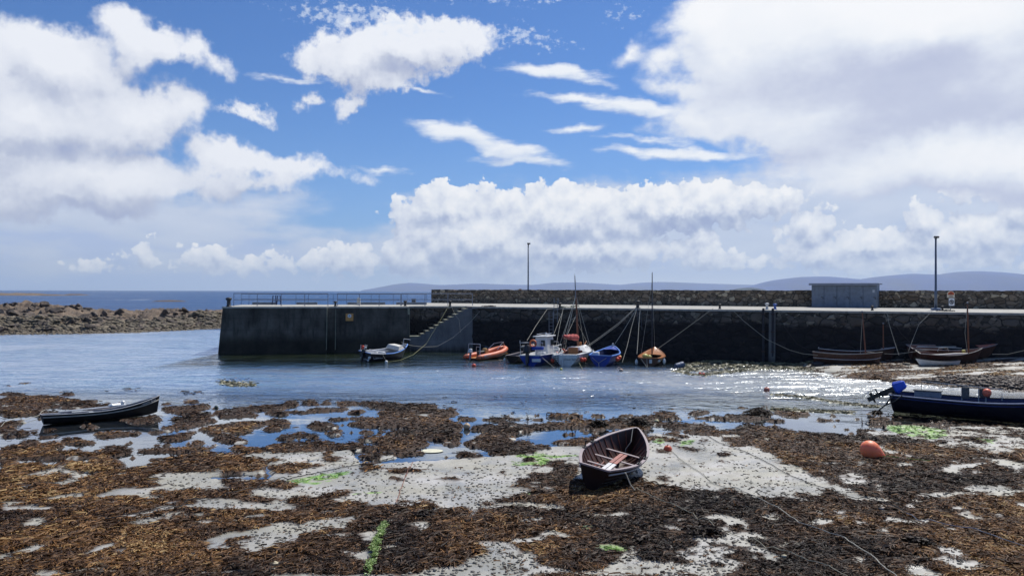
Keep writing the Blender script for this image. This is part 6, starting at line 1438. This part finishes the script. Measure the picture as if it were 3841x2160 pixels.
# 8 brown hooker drying against the quay, with another bow behind it
def aground(sx, sy): return PG(sx, sy)
def boatline(sx0, sx1, sy, dz, back):
    a = PG(sx0, sy); b = PG(sx1, sy); zz_ = (a.z + b.z) / 2 + dz; a = Vector((a.x * (a.y + back) / a.y, a.y + back, 0)); b = Vector((b.x * (b.y + back) / b.y, b.y + back, 0)); return a, b, zz_
a, b, z = boatline(3092, 3272, 1371.5, -.02, .75); Lh = (P(3290, 1340, .8).x - P(3066, 1340, .8).x) * 1.02
h = Hull(Lh, 1.75, .86, tr=.8, bow=.26, stern=.12, rake=.25, full=.42)
r = empty('sailing_boat'); pose(r, a, b, z, heel=-3); tag(r, 'dark brown wooden sailing boat with raked mast and white lines, broadside by the quay', 'sailing boat', 'wooden sailing boats on the sand')
def woodboat(h, r, mast_t, mast_h, rake, m_hull, stripe, white_in=True):
    h.shell(m_hull, mat('inside_brown', (.24, .12, .075), .6), r); h.rail(1, .024, .024, stripe, r, 'gunwale'); h.transom_rail(.05, stripe, r)
    h.ribs([.1, .2, .3, .4, .5, .6, .7, .8], mat('inside_brown', (0, 0, 0)), r)
    for t_ in (.16, .38, .62): h.thwart(t_, h.D * .72, .2, greyw, r)
    x_ = h.L * (mast_t - .5); m_ = MB(); m_.tube([(x_, 0, .1), (x_ - rake * .5, 0, mast_h * .5), (x_ - rake, 0, mast_h)], [.06, .055, .04], 10); m_.build('mast', mastw, r)
    m_ = MB(); m_.lathe([(.05, 0), (.07, .02), (.06, .12)], (x_ - rake, 0, mast_h), n=8); m_.build('mast_cap', grey, r)
    if white_in:
        m_ = MB(); m_.tube([(x_ + .1, .1, h.D * .95), (x_ - 1.0, .05, h.D * .9), (x_ - 2.2, -.1, h.D * .82), (x_ - 3.0, 0, h.D * .78)], [.09, .13, .11, .06], 8, flat=.7); m_.build('furled_sail', cream, r)
woodboat(h, r, .77, 4.05 + .1, .32, brownp, mat('cream_line', (.42, .40, .34), .6))
h.side_rail(-1, .50, .010, .018, white, r, 'waterline_stripe', off=.01)
m_ = MB(); x_ = h.L * (.77 - .5); m_.tube([(x_ - .3, 0, 4.0), (x_ - .45, -.1, .9)], .016, 4); m_.tube([(x_ + .05, 0, 1.1), (h.L * .44, 0, 1.02)], .02, 4); m_.build('rigging', ropem, r)
a2, b2, z2 = boatline(3130, 3300, 1366, .0, 2.3); h = Hull(5.6, 1.7, .85, tr=.7, bow=.3, stern=.1, rake=.25)
r = empty('sailing_boat'); pose(r, a2, b2, z2 + .1, heel=2); tag(r, 'brown boat almost hidden behind the broadside one, showing white-edged bow and short pole mast', 'sailing boat', 'wooden sailing boats on the sand')
woodboat(h, r, .85, 3.0, .03, brownp, white, False)
# 9 the pair farther right, and the white dinghy
a, b, z = boatline(3440, 3715, 1366, .0, 1.35); Lh = (b.x - a.x) * 1.20; h = Hull(Lh, 2.0, .95, tr=.75, bow=.38, stern=.05, rake=.5)
r = empty('sailing_boat'); pose(r, a, b, z + .22, heel=8); tag(r, 'long brown boat with faded red and white foredeck, below the swimming sign', 'sailing boat', 'wooden sailing boats on the sand')
h.shell(brownp, mat('rust_brown_inside', (.26, .11, .065), .6, .3), r); h.rail(1, .035, .03, greyw, r, 'gunwale'); h.deck(.76, .99, mat('worn_red_deck', (.55, .16, .10), .6, .2, 2, dirt=(.65, .6, .55), dirt_amt=.9), r, 'foredeck', dz=.0); h.transom_rail(.06, greyw, r)
for t_ in (.2, .45, .65): h.thwart(t_, .7, .22, varn, r)
m_ = MB(); m_.tube([(-2.6, .2, 1.0), (.5, -.1, .95)], .03, 6); m_.tube([(-2.8, -.1, 1.0), (.2, .2, 1.0)], .03, 6); m_.build('oar', cream, r)
a, b, z = boatline(3468, 3660, 1367, .0, .15); Lh = (b.x - a.x) * 1.25; h = Hull(Lh, 1.75, .82, tr=.7, bow=.42, stern=.05, rake=.35)
r = empty('sailing_boat'); pose(r, a, b, z + .05, heel=8); tag(r, 'brown sailing boat with tall leaning mast, in front of the red-decked long one', 'sailing boat', 'wooden sailing boats on the sand')
woodboat(h, r, .80, 4.6, .32, brownp, mat('cream_line', (.55, .5, .42), .6), True)
m_ = MB(); x_ = h.L * .30; m_.tube([(x_ - .33, 0, 4.5), (x_ - .42, -.1, 2.4), (x_ - .15, 0, .9)], .016, 4); m_.tube([(-1.0, -.3, 1.0), (-.9, -.25, 1.25), (-.3, -.2, 1.28), (-.2, -.2, 1.0)], .03, 6); m_.build('rigging', ropem, r)
m_ = MB(); m_.box((.9, 0, .98), (.22, .18, .2), bev=.04); m_.build('yellow_tin', yel, r)
a, b, z = boatline(3465, 3560, 1369, .0, -.85); Lh = (P(3577, 1350, .5).x - P(3447, 1350, .5).x); h = Hull(Lh, 1.25, .42, tr=.6, bow=.16, stern=.1, rake=.25, full=.5)
r = empty('dinghy'); pose(r, b, a, z, heel=4); tag(r, 'small white dinghy with black gunwale lying in front of the brown boats', 'dinghy')
h.shell(white, brownp, r); h.rail(1, .035, .04, black, r, 'gunwale'); h.transom_rail(.05, black, r); h.thwart(.35, .32, .16, varn, r); h.thwart(.65, .34, .16, varn, r)
# 10 the long navy boat at the right edge
st_ = P(3341, 1551, 0); en_ = P(3900, 1601, 0); d_ = (en_ - st_).normalized(); nn = Vector((-d_.y, d_.x, 0)); nn = nn if nn.y > 0 else -nn
h = Hull(8.4, 2.5, .92, tr=.82, bow=.55, stern=.05, rake=.6, full=.36, m=.45)
r = empty('motor_boat'); pose(r, st_ + nn * 1.0, en_ + nn * 1.15, -.06, heel=-1, L=8.4); tag(r, 'long dark navy open boat with blue-covered tilted outboard, at the right edge', 'motor boat')
h.shell(navy, mat('navy_inside', (0, 0, 0)), r); h.side_rail(-1, 1, .05, .035, mat('grey_blue_rail', (.26, .30, .42), .5, .2, 3), r, 'gunwale'); h.side_rail(1, 1, .05, .04, navy, r, 'gunwale'); h.transom_rail(.12, navy, r); h.side_rail(-1, .86, .03, .03, mat('blue_strake', (.015, .035, .16), .5), r, 'rubbing_strake', off=.01)
for t_ in (.18, .45, .68): h.thwart(t_, .66, .28, navy, r)
e = outboard(r, (-4.32, .05, 1.0), mat('blue_hood', (.012, .09, .62), .6, .12, 4, .2), blackp, 1.45, 62)
m_ = MB(); m_.box((-2.75, .15, 1.03), (1.15, .5, .30), bev=.02); m_.build('grey_box', mat('fish_box_grey', (.20, .22, .25), .6), r)
m_ = MB(); m_.box((-2.75, .15, 1.20), (1.25, .6, .05), bev=.01); m_.build('box_lid', mat('lid_dark', (.06, .07, .08), .6), r)
m_ = MB(); m_.tube([(-3.05, .3, .9), (-3.05, .3, 1.62), (.35, .35, 1.48), (.35, .35, .95)], .025, 6)
for x_ in (-1.3, -.6, -.3): m_.tube([(x_, .33, .8), (x_, .33, 1.54 - .04 * (x_ + 3))], .025, 6)
m_.build('pot_rail', mat('rail_grey', (.34, .35, .34), .6, .3), r)
m_ = MB(); m_.box((-1.15, .35, 1.2), (.32, .25, .6), bev=.05); m_.box((-.35, .4, 1.25), (.45, .2, .45), bev=.05); m_.build('hanging_gear', mat('gear_grey', (.10, .10, .095), .8, .5, 12, .5), r)
m_ = MB(); m_.lathe(sphere_prof(.20, 8), (-1.0 + .75, .25, 1.28), n=14); m_.build('deck_buoy', mat('orange_float', (.78, .16, .08), .5, .1), r, True)
m_ = MB(); m_.box((2.25, .3, 1.35), (.20, .2, .95), bev=.03); m_.box((2.15, .3, 1.85), (.55, .3, .07), bev=.02); m_.tube([(2.05, .3, 1.0), (2.05, .3, 1.85)], .05, 6); m_.build('pot_hauler', mat('hauler_grey', (.25, .25, .24), .5, .3, metal=.3), r)
m_ = MB(); m_.tube([(2.62 + .22 * math.cos(a_ * .5), .25, 1.36 + .22 * math.sin(a_ * .5) * (1 - a_ * .02)) for a_ in range(26)], .025, 5); m_.build('rope_coil', ropem, r)
m_ = MB(); m_.tube([(-4.1, -1.05, .98), (-4.25, -1.2, .75), (-4.45, -1.15, .45), (-4.8, -1.0, .12)], .035, 6); m_.tube([(-3.7, -1.1, .98), (-4.0, -1.25, .7), (-4.45, -1.15, .45)], .035, 6); m_.build('stern_rope', roped, r)
# 11 black currach on the left
st_ = P(176, 1598, .0); en_ = P(603, 1558, .0); d_ = (en_ - st_).normalized(); nn = Vector((-d_.y, d_.x, 0)); nn = nn if nn.y > 0 else -nn
h = Hull((en_ - st_).length * 1.03, 1.15, .44, tr=.72, bow=.50, stern=.06, rake=.12, full=.42, m=.42, bowp=2.3, rocker=.05)
r = empty('rowing_boat'); pose(r, st_ + nn * .40, en_ + nn * .40, -.02, heel=-4); tag(r, 'long black rowing boat with cream stripe and high pointed bow, afloat in a pool', 'rowing boat')
h.shell(black, mat('slate_blue_inside', (.035, .055, .10), .6), r, nt=34); h.side_rail(-1, .74, .020, .030, mat('cream_line', (0, 0, 0)), r, 'stripe', off=.008); h.rail(1, .016, .016, mat('white_edge', (.55, .56, .57), .6), r, 'gunwale', t0=.0, t1=1); h.transom_rail(.05, greyw, r)
h.ribs([.1 + .08 * k for k in range(10)], mat('slate_blue_inside', (0, 0, 0)), r)
for t_ in (.18, .40, .62): h.thwart(t_, .40, .18, mat('thwart_white', (.50, .52, .54), .6), r)
m_ = MB(); m_.tube([(-1.9, -.2, .56), (.9, -.1, .60)], .028, 6); m_.build('oar', mat('thwart_white', (0, 0, 0)), r)
m_ = MB(); m_.tube([(-1.7, .12, .55), (1.0, .1, .62)], .028, 6); m_.build('oar', mat('thwart_white', (0, 0, 0)), r)
m_ = MB(); m_.box((.55, .05, .64), (.7, .35, .14), rz=.3, bev=.05); m_.lathe(sphere_prof(.09, 6), (.8, .0, .74), n=8); m_.build('white_bundle', white, r)
for t_, sd__ in ((.2, 1), (.45, 1)): m_ = MB(); p_ = h.pt(t_, 1, sd__); m_.tube([p_, p_ + Vector((0, 0, .15))], .02, 6); m_.box(p_ + Vector((0, 0, .02)), (.5, .06, .05), bev=.01); m_.build('thole_pin', greyw, r)
lettering(r, 'Naomh Brid', h.pt(.885, .88, -1) + Vector((0, -.03, -.045)), (math.radians(86), math.radians(-13), math.radians(11)), .14, mat('white_edge', (0, 0, 0)))
# 12 brown rowing boat in the foreground
st_ = P(2208, 1850, 0.05); bw_ = P(2382.6, 1606.9, 1.02)
h = Hull(5.0, 1.92, .76, tr=.46, bow=.40, stern=.06, rake=.22, full=.45, m=.44, rocker=.10, bowp=2.3)
d2 = Vector((bw_.x - st_.x, bw_.y - st_.y, 0)); r = empty('rowing_boat'); pose(r, st_ + d2.normalized() * .15, bw_, .03, heel=11, L=5.0); tag(r, 'dark brown rowing boat with white-red centre plank, aground on the seaweed', 'rowing boat')
inb = mat('maroon_inside', (.040, .014, .009), .55, .35, 5, .15, dirt=(.10, .04, .03), dirt_amt=.4); cap = mat('pale_mauve_rail', (.27, .215, .22), .6, .15, 6, .1)
h.shell(mat('dark_clinker', (.012, .005, .005), .5, .3, 3, spec=.25), inb, r, nt=34, ns=12)
for sd__ in (-1, 1):
    m_ = MB(); n_ = 34; v = []; f = []
    for i in range(n_ + 1):
        t_ = i / n_; p_ = h.pt(t_, 1, sd__); wd_ = .065 if t_ < .95 else .04
        v += [p_ + Vector((0, sd__ * .03, .02)), p_ + Vector((0, -sd__ * wd_, .02)), p_ + Vector((0, sd__ * .03, -.03)), p_ + Vector((0, -sd__ * wd_, -.02))]
    for i in range(n_):
        k = i * 4; q4 = [(k, k + 4, k + 5, k + 1), (k + 2, k + 3, k + 7, k + 6), (k, k + 2, k + 6, k + 4), (k + 1, k + 5, k + 7, k + 3)]; f += q4 if sd__ > 0 else [q_[::-1] for q_ in q4]
    f += [(0, 1, 3, 2)]
    m_.add(v, f); m_.build('gunwale', cap, r)
    h.side_rail(sd__, .80, .028, .028, mat('grey_rubbing', (.34, .33, .34), .4, .1, metal=.3), r, 'rubbing_strake', off=.012, t0=.02)
    for s_ in (.25, .42, .60): h.side_rail(sd__, s_, .012, .012, mat('dark_clinker', (0, 0, 0)), r, 'lap_edge', off=.004)
h.transom_rail(.08, cap, r); h.ribs([.08 + .07 * k for k in range(13)], mat('rib_red', (.17, .055, .035), .5, .3, 5), r)
for t_, z_, w_ in ((.13, .44, .26), (.33, .44, .13), (.52, .46, .13), (.70, .52, .13)): h.thwart(t_, z_, w_, cap if t_ > .2 else mat('rib_red', (0, 0, 0)), r)
h.thwart(.235, .40, .05, mat('white_plank', (.62, .61, .60), .5), r, 'footboard')
x0, x1 = h.L * (.13 - .5), h.L * (.70 - .5); xm = h.L * (.40 - .5)
for y_ in (-.12, .02):
    m_ = MB(); m_.box(((x0 + xm) / 2, y_, .485), (xm - x0, .12, .03), bev=.005); m_.build('white_plank', mat('white_plank', (0, 0, 0)), r)
    m_ = MB(); m_.box(((x1 + xm) / 2 + .002, y_, .50), (x1 - xm, .12, .03), bev=.005); m_.build('red_plank', mat('faded_red_plank', (.30, .10, .075), .55, .25, 5), r)
for x_, y_, zz_, s_ in ((-1.35, -.45, .16, .20), (-1.0, -.5, .18, .22), (-.2, -.55, .30, .2)): m_ = MB(); m_.box((x_, y_, zz_), (s_, s_ * 1.2, .03), rx=.25, rz=.3); m_.build('bottom_board', mat('bare_board', (.55, .38, .18), .6, .2, 9), r)
for x_, y_ in ((-1.5, .5), (-1.0, .55), (-.35, .5), (1.1, .1)): m_ = MB(); m_.box((x_, y_, .28), (.38, .10, .03), rx=-.5, rz=.2); m_.build('stretcher', mat('faded_red_plank', (0, 0, 0)), r)
m_ = MB(); m_.tube([(-1.9, .25, .34), (-1.0, .3, .30), (.0, .35, .34)], .03, 6); m_.build('floor_batten', mat('rib_red', (0, 0, 0)), r)
for t_, sd__ in ((.55, 1), (.38, 1), (.52, -1), (.36, -1)):
    p_ = h.pt(t_, 1, sd__); m_ = MB(); m_.box(p_ + Vector((0, -sd__ * .03, .035)), (.32, .10, .03), bev=.008); m_.box(p_ + Vector((0, -sd__ * .03, .15)), (.035, .035, .24)); m_.build('thole_pin', mat('black_wood', (.012, .01, .01), .6), r)
m_ = MB(); m_.tube([h.pt(.97, 1, 1) * 1.0 + Vector((-.05, -.05, .02)), (1.9, .0, .75), (1.75, .1, .5), (1.6, .05, .3)], .012, 5); m_.build('bow_line', ropem, r)

# ------------------------------------------------------------------ buoys
def buoy(sx, sy, wpx, col, lab, shape='ball', z=0.0, ax=(0, 0, 1), two=None, grp='mooring buoys'):
    p = PG(sx, sy); rr_ = wpx / 2 / FPX * p.y; r = empty('mooring_buoy', (p.x, p.y, max(p.z, 0) + z)); tag(r, lab, 'buoy', grp)
    m_ = MB()
    if shape == 'ball': m_.lathe(sphere_prof(rr_, 12), (0, 0, rr_ * .7), ax, 20)
    else: m_.lathe([(rr_ * a_, rr_ * b_) for a_, b_ in ((.02, -1), (.42, -.9), (.75, -.66), (.95, -.3), (1, .05), (.93, .4), (.76, .75), (.55, 1.05), (.33, 1.35), (.16, 1.6), (.12, 1.72), (.02, 1.74))], (0, 0, rr_ * .88), ax, 24)
    m_.build('float', col, r, True)
    a_ = Vector(ax).normalized(); k_ = 1.0 if shape == 'ball' else 1.72; m_ = MB(); c_ = Vector((0, 0, rr_ * (.7 if shape == 'ball' else .88))) + a_ * rr_ * k_
    m_.lathe([(rr_ * .16, -.02), (rr_ * .16, rr_ * .18), (rr_ * .08, rr_ * .22)], c_, ax, 10); m_.build('eyelet', two or mat('buoy_eye', (.10, .10, .11), .6), r)
    return r
ob = mat('orange_buoy', (.92, .25, .11), .5, .06, 4, dirt=(.75, .20, .09), dirt_amt=.3); tan = mat('tan_buoy', (.62, .44, .26), .6, .1); pw = mat('red_white_buoy', (.62, .20, .13), .5, .2)
_b = ob.node_tree.nodes['Principled BSDF']; _b.inputs['Subsurface Weight'].default_value = .6; _b.inputs['Subsurface Radius'].default_value = (.5, .12, .05); _b.inputs['Subsurface Scale'].default_value = .4
buoy(3262, 1724, 70, ob, 'big smooth orange teardrop buoy lying on the brown seaweed at the right', 'tear', z=.07, ax=(.86, -.25, -.40))
buoy(2505, 1696, 32, mat('orange_red_buoy', (.60, .10, .04), .5, .2, 6), 'weathered orange-red round buoy on the sand beside the brown rowing boat')
buoy(2463, 1587, 18, mat('pale_yellow_buoy', (.60, .55, .30), .6, .1), 'small pale yellow buoy in the weed beyond the rowing boat bow')
buoy(1751, 1608, 26, tan, 'tan round buoy among the weed and pools left of the centre')
buoy(2876, 1467, 22, pw, 'salmon and white buoy floating alone in the shallows right of centre', z=-.05)
buoy(1778, 1375, 16, redb, 'small bright red buoy floating in front of the orange inflatable', z=-.05)
buoy(2105, 1387, 11, yel, 'tiny yellow-white buoy in front of the white sailing boat', z=-.04)
buoy(2329, 1392, 15, mat('pink_tan', (.60, .40, .28), .6), 'tan buoy floating in front of the blue open boat', z=-.05)
buoy(1449, 1360, 12, white, 'white buoy on a line under the side of the navy motor boat', z=-.03)
buoy(811, 1532, 14, mat('bottle_green', (.02, .05, .045), .4), 'small dark green buoy off the bow of the black rowing boat')
buoy(2626, 1404, 11, redb, 'red float of a touching pair at the end of the weed line', z=-.02, grp='pair of red floats'); buoy(2638, 1406, 12, mat('red_float', (.62, .10, .07), .5), 'brighter red float of the touching pair, the one farther from the blue drum', z=-.02, grp='pair of red floats')
p = PG(2549, 1380); m_ = MB(); m_.lathe([(.02, -.36), (.24, -.35), (.25, -.1), (.24, 0), (.25, .1), (.24, .35), (.02, .36)], (0, 0, .2), (1, .4, .25), 18); o = m_.build('drum', mat('blue_grey_drum', (.05, .09, .17), .5, .2), smooth=False); o.location = (p.x, p.y, 0); tag(o, 'blue-grey plastic drum floating at the end of the weed line right of the orange dinghy', 'drum')
p = PG(1620, 1692); m_ = MB(); m_.lathe([(.02, -.005), (.42, 0), (.42, .012), (.02, .02)], n=24); o = m_.build('flat_float', mat('cream_slab', (.62, .60, .44), .7)); o.location = (p.x, p.y, .012); o.scale = (1, .8, 1); tag(o, 'flat cream disc lying in the shallow pool left of the rowing boat', 'disc')

# ------------------------------------------------------------------ ropes
def rope(pts, lab, r_=.022, m=None, sag=0.0, grp='mooring ropes at the quay', name='mooring_rope'):
    """pts: (sx, sy, depth)"""
    r_ *= 0.7
    W_ = [PD(*p_) for p_ in pts]; out = []
    for i in range(len(W_) - 1):
        for k in range(10): out.append(W_[i].lerp(W_[i + 1], k / 10) - Vector((0, 0, sag * math.sin(math.pi * k / 10))))
    out.append(W_[-1]); c_ = out[0].copy(); mb = MB(); mb.tube([q_ - c_ for q_ in out], r_, 5); o = mb.build(name, m or ropem); o.location = c_; tag(o, lab, 'rope', grp); return o
olive = mat('olive_rope', (.28, .28, .14), .85, .2)
rope([(1686, 1143, 75.5), (1640, 1220, 73), (1598, 1290, 71.5), (1550, 1330, 68), (1500, 1351, 66), (1452, 1358, 65)], 'olive rope from the bollard at the steps down to the white buoy', m=olive)
rope([(1506, 1284, 69), (1540, 1295, 70), (1590, 1301, 71), (1640, 1299, 72), (1700, 1265, 73), (1760, 1212, 74), (1800, 1167, 74.5)], 'slack grey rope from the navy boat bow across the steps to the quay edge')
rope([(1690, 1143, 75.5), (1706, 1178, 75), (1722, 1200, 74.8), (1727, 1246, 74.5)], 'short rope hanging over the steps from the bollard', .018)
rope([(2096, 1152, 71), (2052, 1160, 70), (2010, 1222, 67), (1977, 1277, 64)], 'straight rope from the ladder bollard to the stern gantry of the blue cabin boat')
rope([(2113, 1155, 70), (2098, 1230, 68), (2086, 1298, 66.5)], 'right rope of the pair coming down to the cabin boat bow', .025); rope([(2110, 1170, 70), (2090, 1220, 68), (2073, 1264, 66.5)], 'left rope of the pair coming down to the cabin boat bow', .02)
rope([(2384, 1154, 67.5), (2320, 1212, 67), (2250, 1264, 67), (2193, 1304, 67.3)], 'thick pale rope from the four-rope bollard to the white sailing boat, upper of two', .03); rope([(2380, 1160, 67.5), (2320, 1218, 67), (2252, 1268, 67), (2195, 1307, 67.3)], 'thick pale rope from the four-rope bollard to the white sailing boat, lower of two', .026)
rope([(2389, 1155, 67.5), (2345, 1230, 66.8), (2299, 1301, 66.5)], 'pale rope from the four-rope bollard to the bow of the blue open boat', .03)
rope([(2387, 1163, 67.5), (2368, 1230, 66), (2352, 1300, 64), (2334, 1358, 62.5)], 'frayed rope dropping from the four-rope bollard into the water by the blue open boat', .024)
rope([(2402, 1153, 67), (2397, 1210, 66), (2393, 1275, 64.5), (2389, 1328, 63)], 'near-vertical pale rope to the stern of the varnished dinghy', .03)
rope([(2676, 1156, 65), (2600, 1212, 65.5), (2530, 1263, 66), (2461, 1312, 66)], 'long taut rope from the varnished dinghy bow up to the low bollard', .026)
rope([(2745, 1160, 64), (2790, 1204, 63.5), (2875, 1272, 62.6), (2960, 1312, 62), (3010, 1326, 61.6), (3068, 1332, 61.2)], 'long slack rope from the quay to the stern of the broadside brown boat', .022)
rope([(2913, 1160, 63), (2945, 1230, 62.4), (2990, 1290, 62), (3067, 1331, 61.3)], 'thin dark rope behind the long slack one, from the pilaster top', .014, m=roped)
rope([(3326, 1165, 59.5), (3335, 1215, 59), (3355, 1280, 58), (3372, 1332, 57)], 'rope hanging down the quay left of the swimming sign, nearly upright', .018); rope([(3500, 1163, 58.5), (3447, 1216, 58), (3425, 1270, 57.6), (3408, 1316, 57)], 'rope slanting down left from the low bollard near the swimming sign', .018)
rope([(3328, 1170, 59.5), (3380, 1250, 58.6), (3430, 1300, 57.8), (3480, 1326, 57.4)], 'dark rope crossing behind the upright one towards the brown boats', .014, m=roped)
rope([(3318, 1326, 58.5), (3360, 1328, 57.5), (3420, 1320, 57.2), (3482, 1312, 57.4)], 'low rope strung between the two groups of brown boats', .02); rope([(3722, 1328, 56), (3780, 1328, 55), (3841, 1314, 54), (3960, 1296, 53)], 'rope leaving the red foredeck towards the right edge', .022)
rope([(2034, 1341, 61), (2056, 1360, 60), (2079, 1379, 59)], 'anchor line slanting into the water from the cabin boat', .022); rope([(2172, 1360, 61), (2181, 1378, 60), (2189, 1394, 59)], 'anchor line slanting into the water from the white sailing boat', .022, m=olive)
rope([(1434, 1327, 64.5), (1442, 1342, 64.6), (1449, 1354, 64.8)], 'short line from the navy boat side to its white buoy', .02)
def grope(pts, lab, r_=.018, m=None, lift=0.03, z0=None):
    r_ *= .72
    W_ = [PG(*p_) for p_ in pts]; out = []
    for i in range(len(W_) - 1):
        n_ = max(4, int((W_[i + 1] - W_[i]).length / .25))
        for k in range(n_): out.append(W_[i].lerp(W_[i + 1], k / n_))
    out.append(W_[-1]); xs_ = np.array([p_.x for p_ in out]); ys_ = np.array([p_.y for p_ in out]); zs_ = np.maximum(beach_z(xs_, ys_), 0) + lift + np.where(classify(xs_, ys_) == 2, .095, 0)
    wob = fbm(xs_ * 2, ys_ * 2, 3, 5) * .12; P_ = [Vector((a_ + w_, b_, c_)) for a_, b_, c_, w_ in zip(xs_, ys_, zs_, wob)]
    if z0 is not None: P_[0].z = z0[0]; P_[1].z = z0[1] if len(z0) > 1 else P_[1].z
    c_ = P_[0].copy(); mb = MB(); mb.tube([q_ - c_ for q_ in P_], r_, 5); o = mb.build('ground_rope', m or ropem); o.location = c_; tag(o, lab, 'rope', 'ropes lying on the flats'); return o
grope([(2385, 1850), (2440, 1880), (2560, 1935), (2640, 1970), (2720, 2003), (2830, 2048), (2920, 2090), (3010, 2120), (3110, 2160), (3200, 2210)], 'long rope over the weed from the rowing boat stern to the bottom edge', .014, m=mat('buff_rope', (.40, .36, .25), .85, .2))
e0 = P(2346, 1772, .66); e1 = PG(2385, 1850); mb = MB(); mb.tube([Vector((0, 0, 0)), (e1 - e0) * .5 - Vector((0, 0, .06)), e1 - e0 + Vector((0, 0, .06))], .02, 5); o = mb.build('mooring_rope', ropem); o.location = e0; tag(o, 'short free-hanging rope from the brown rowing boat stern to the ground', 'rope', 'ropes lying on the flats')
grope([(2512, 1694), (2560, 1735), (2620, 1775), (2680, 1825), (2760, 1852), (2825, 1881), (2900, 1920), (3000, 1985), (3090, 2020), (3170, 2045), (3240, 2095), (3330, 2165), (3390, 2210)], 'long pale rope from the orange-red buoy through the weed to the bottom edge', .015)
grope([(2640, 1635), (2700, 1668), (2790, 1700), (2870, 1738), (2960, 1790), (3050, 1826), (3150, 1862), (3240, 1888), (3330, 1915), (3400, 1948)], 'dark weedy rope crossing the white sand towards the right', .016, m=roped)
grope([(3400, 1948), (3480, 1972), (3560, 1995), (3660, 2013), (3760, 2048), (3900, 2095)], 'pale blue-grey rope continuing through the rusty weed at the right', .015, m=mat('bluegrey_rope', (.32, .35, .38), .8, .2))
grope([(395, 1971), (470, 1965), (560, 1945), (640, 1918), (720, 1895), (800, 1880), (880, 1868), (960, 1842), (1030, 1825), (1100, 1800), (1250, 1768), (1370, 1745), (1430, 1730), (1480, 1718)], 'long dark rope lying across the weed and sand left of the centre', .018, m=roped)
grope([(1488, 1896), (1500, 1860), (1513, 1812), (1535, 1770), (1552, 1735)], 'rusty thin line on the sand above the green weedy rope', .018, m=mat('rust_line', (.26, .13, .09), .8, .3))
grope([(0, 1608), (60, 1590), (110, 1575), (168, 1556)], 'white stern line of the black rowing boat, running to the left edge', .018, lift=.08)
grope([(608, 1500), (680, 1516), (760, 1528), (811, 1536)], 'thin bow line from the black rowing boat to its dark buoy', .012, lift=.03)
grope([(3312, 1733), (3340, 1735), (3370, 1738)], 'short green-yellow tail of rope at the tip of the orange buoy', .018, m=mat('lime_rope', (.38, .45, .08), .8)); grope([(3400, 1737), (3440, 1745), (3490, 1750)], 'green-yellow rope end in the weed right of the orange buoy', .018, m=mat('lime_rope', (0, 0, 0)))
grope([(2400, 1630), (2430, 1648), (2460, 1660)], 'thin bow rope of the brown rowing boat lying towards the green weed', .012)
# rope overgrown with bright green weed
W_ = [PG(*p_) for p_ in ((1441, 1986), (1428, 2020), (1412, 2060), (1402, 2090), (1397, 2120), (1388, 2150), (1378, 2190))]
root = empty('weedy_rope', W_[0]); tag(root, 'rope thickly grown with bright green weed running to the bottom edge', 'rope', 'ropes lying on the flats')
mb = MB(); mb.tube([w_ - W_[0] + Vector((0, 0, .06)) for w_ in W_], .02, 5); mb.build('rope_core', olive, root)
R = np.random.RandomState(31); n_ = 2600; tt = R.uniform(0, len(W_) - 1.001, n_); ix_ = tt.astype(int); fr_ = tt - ix_; wx = np.array([w_.x for w_ in W_]); wy = np.array([w_.y for w_ in W_])
gap = fbm(tt * 1.7, tt * 0, 3, 6) > -.22; x = wx[ix_] * (1 - fr_) + wx[ix_ + 1] * fr_ + R.normal(0, .035, n_) + .04 * np.sin(tt * 7); y = wy[ix_] * (1 - fr_) + wy[ix_ + 1] * fr_ + R.normal(0, .05, n_); x, y = x[gap], y[gap]
o = ribbons('green_growth', x - W_[0].x, y - W_[0].y, beach_z(x, y) - W_[0].z + .08 + R.uniform(0, .05, len(x)), R.uniform(.04, .10, len(x)), R.uniform(.007, .014, len(x)), np.clip(R.normal(.60, .15, len(x)), 0, 1), gk, 33, lift=.4, nseg=3); o.parent = root
# rope heaps on the quay edge
for (sx, sy, w_, lab) in ((2130, 1154, 85, 'heap of nets and coiled ropes on the quay edge beside the ladder'), (1838, 1150, 60, 'black tangle of rope on the quay edge right of the steps'), (3545, 1169, 55, 'tangle of old rope on the quay edge below the swimming sign')):
    p = P(sx, sy, ZD); L_ = w_ / FPX * p.y / 2; rr = random.Random(sx); mb = MB()
    for k in range(7):
        cx_ = rr.uniform(-L_ * .75, L_ * .75); rad = rr.uniform(.12, .28); z_ = rr.uniform(.03, .16)
        mb.tube([(cx_ + rad * math.cos(a_ * .6) * 1.5, rad * math.sin(a_ * .6), z_ + .03 * math.sin(a_ * 1.9 + k)) for a_ in range(16)], .022, 5)
    o = mb.build('rope_heap', [mat('net_green', (.24, .26, .16), .9, .4, 10), roped, roped][0 if sx == 2130 else 1]); o.location = p; tag(o, lab, 'rope heap', 'rope heaps on the quay')
# ------------------------------------------------------------------ sea air
hb_ = MB(); hb_.add([(x, y, z) for z in (-9, 460) for x, y in ((-12950, -520), (12950, -520), (12950, 15950), (-12950, 15950))], [(3, 2, 1, 0), (4, 5, 6, 7), (0, 1, 5, 4), (1, 2, 6, 5), (2, 3, 7, 6), (3, 0, 4, 7)])
hm = bpy.data.materials.new('sea_air'); hm.use_nodes = True; hm.node_tree.nodes.clear()
vo = hm.node_tree.nodes.new('ShaderNodeVolumePrincipled'); vo.inputs['Color'].default_value = (0.70, 0.84, 1.0, 1); vo.inputs['Density'].default_value = 0.00006; vo.inputs['Anisotropy'].default_value = 0.2
ou = hm.node_tree.nodes.new('ShaderNodeOutputMaterial'); hm.node_tree.links.new(vo.outputs[0], ou.inputs['Volume'])
tag(hb_.build('haze', hm), kind='stuff')
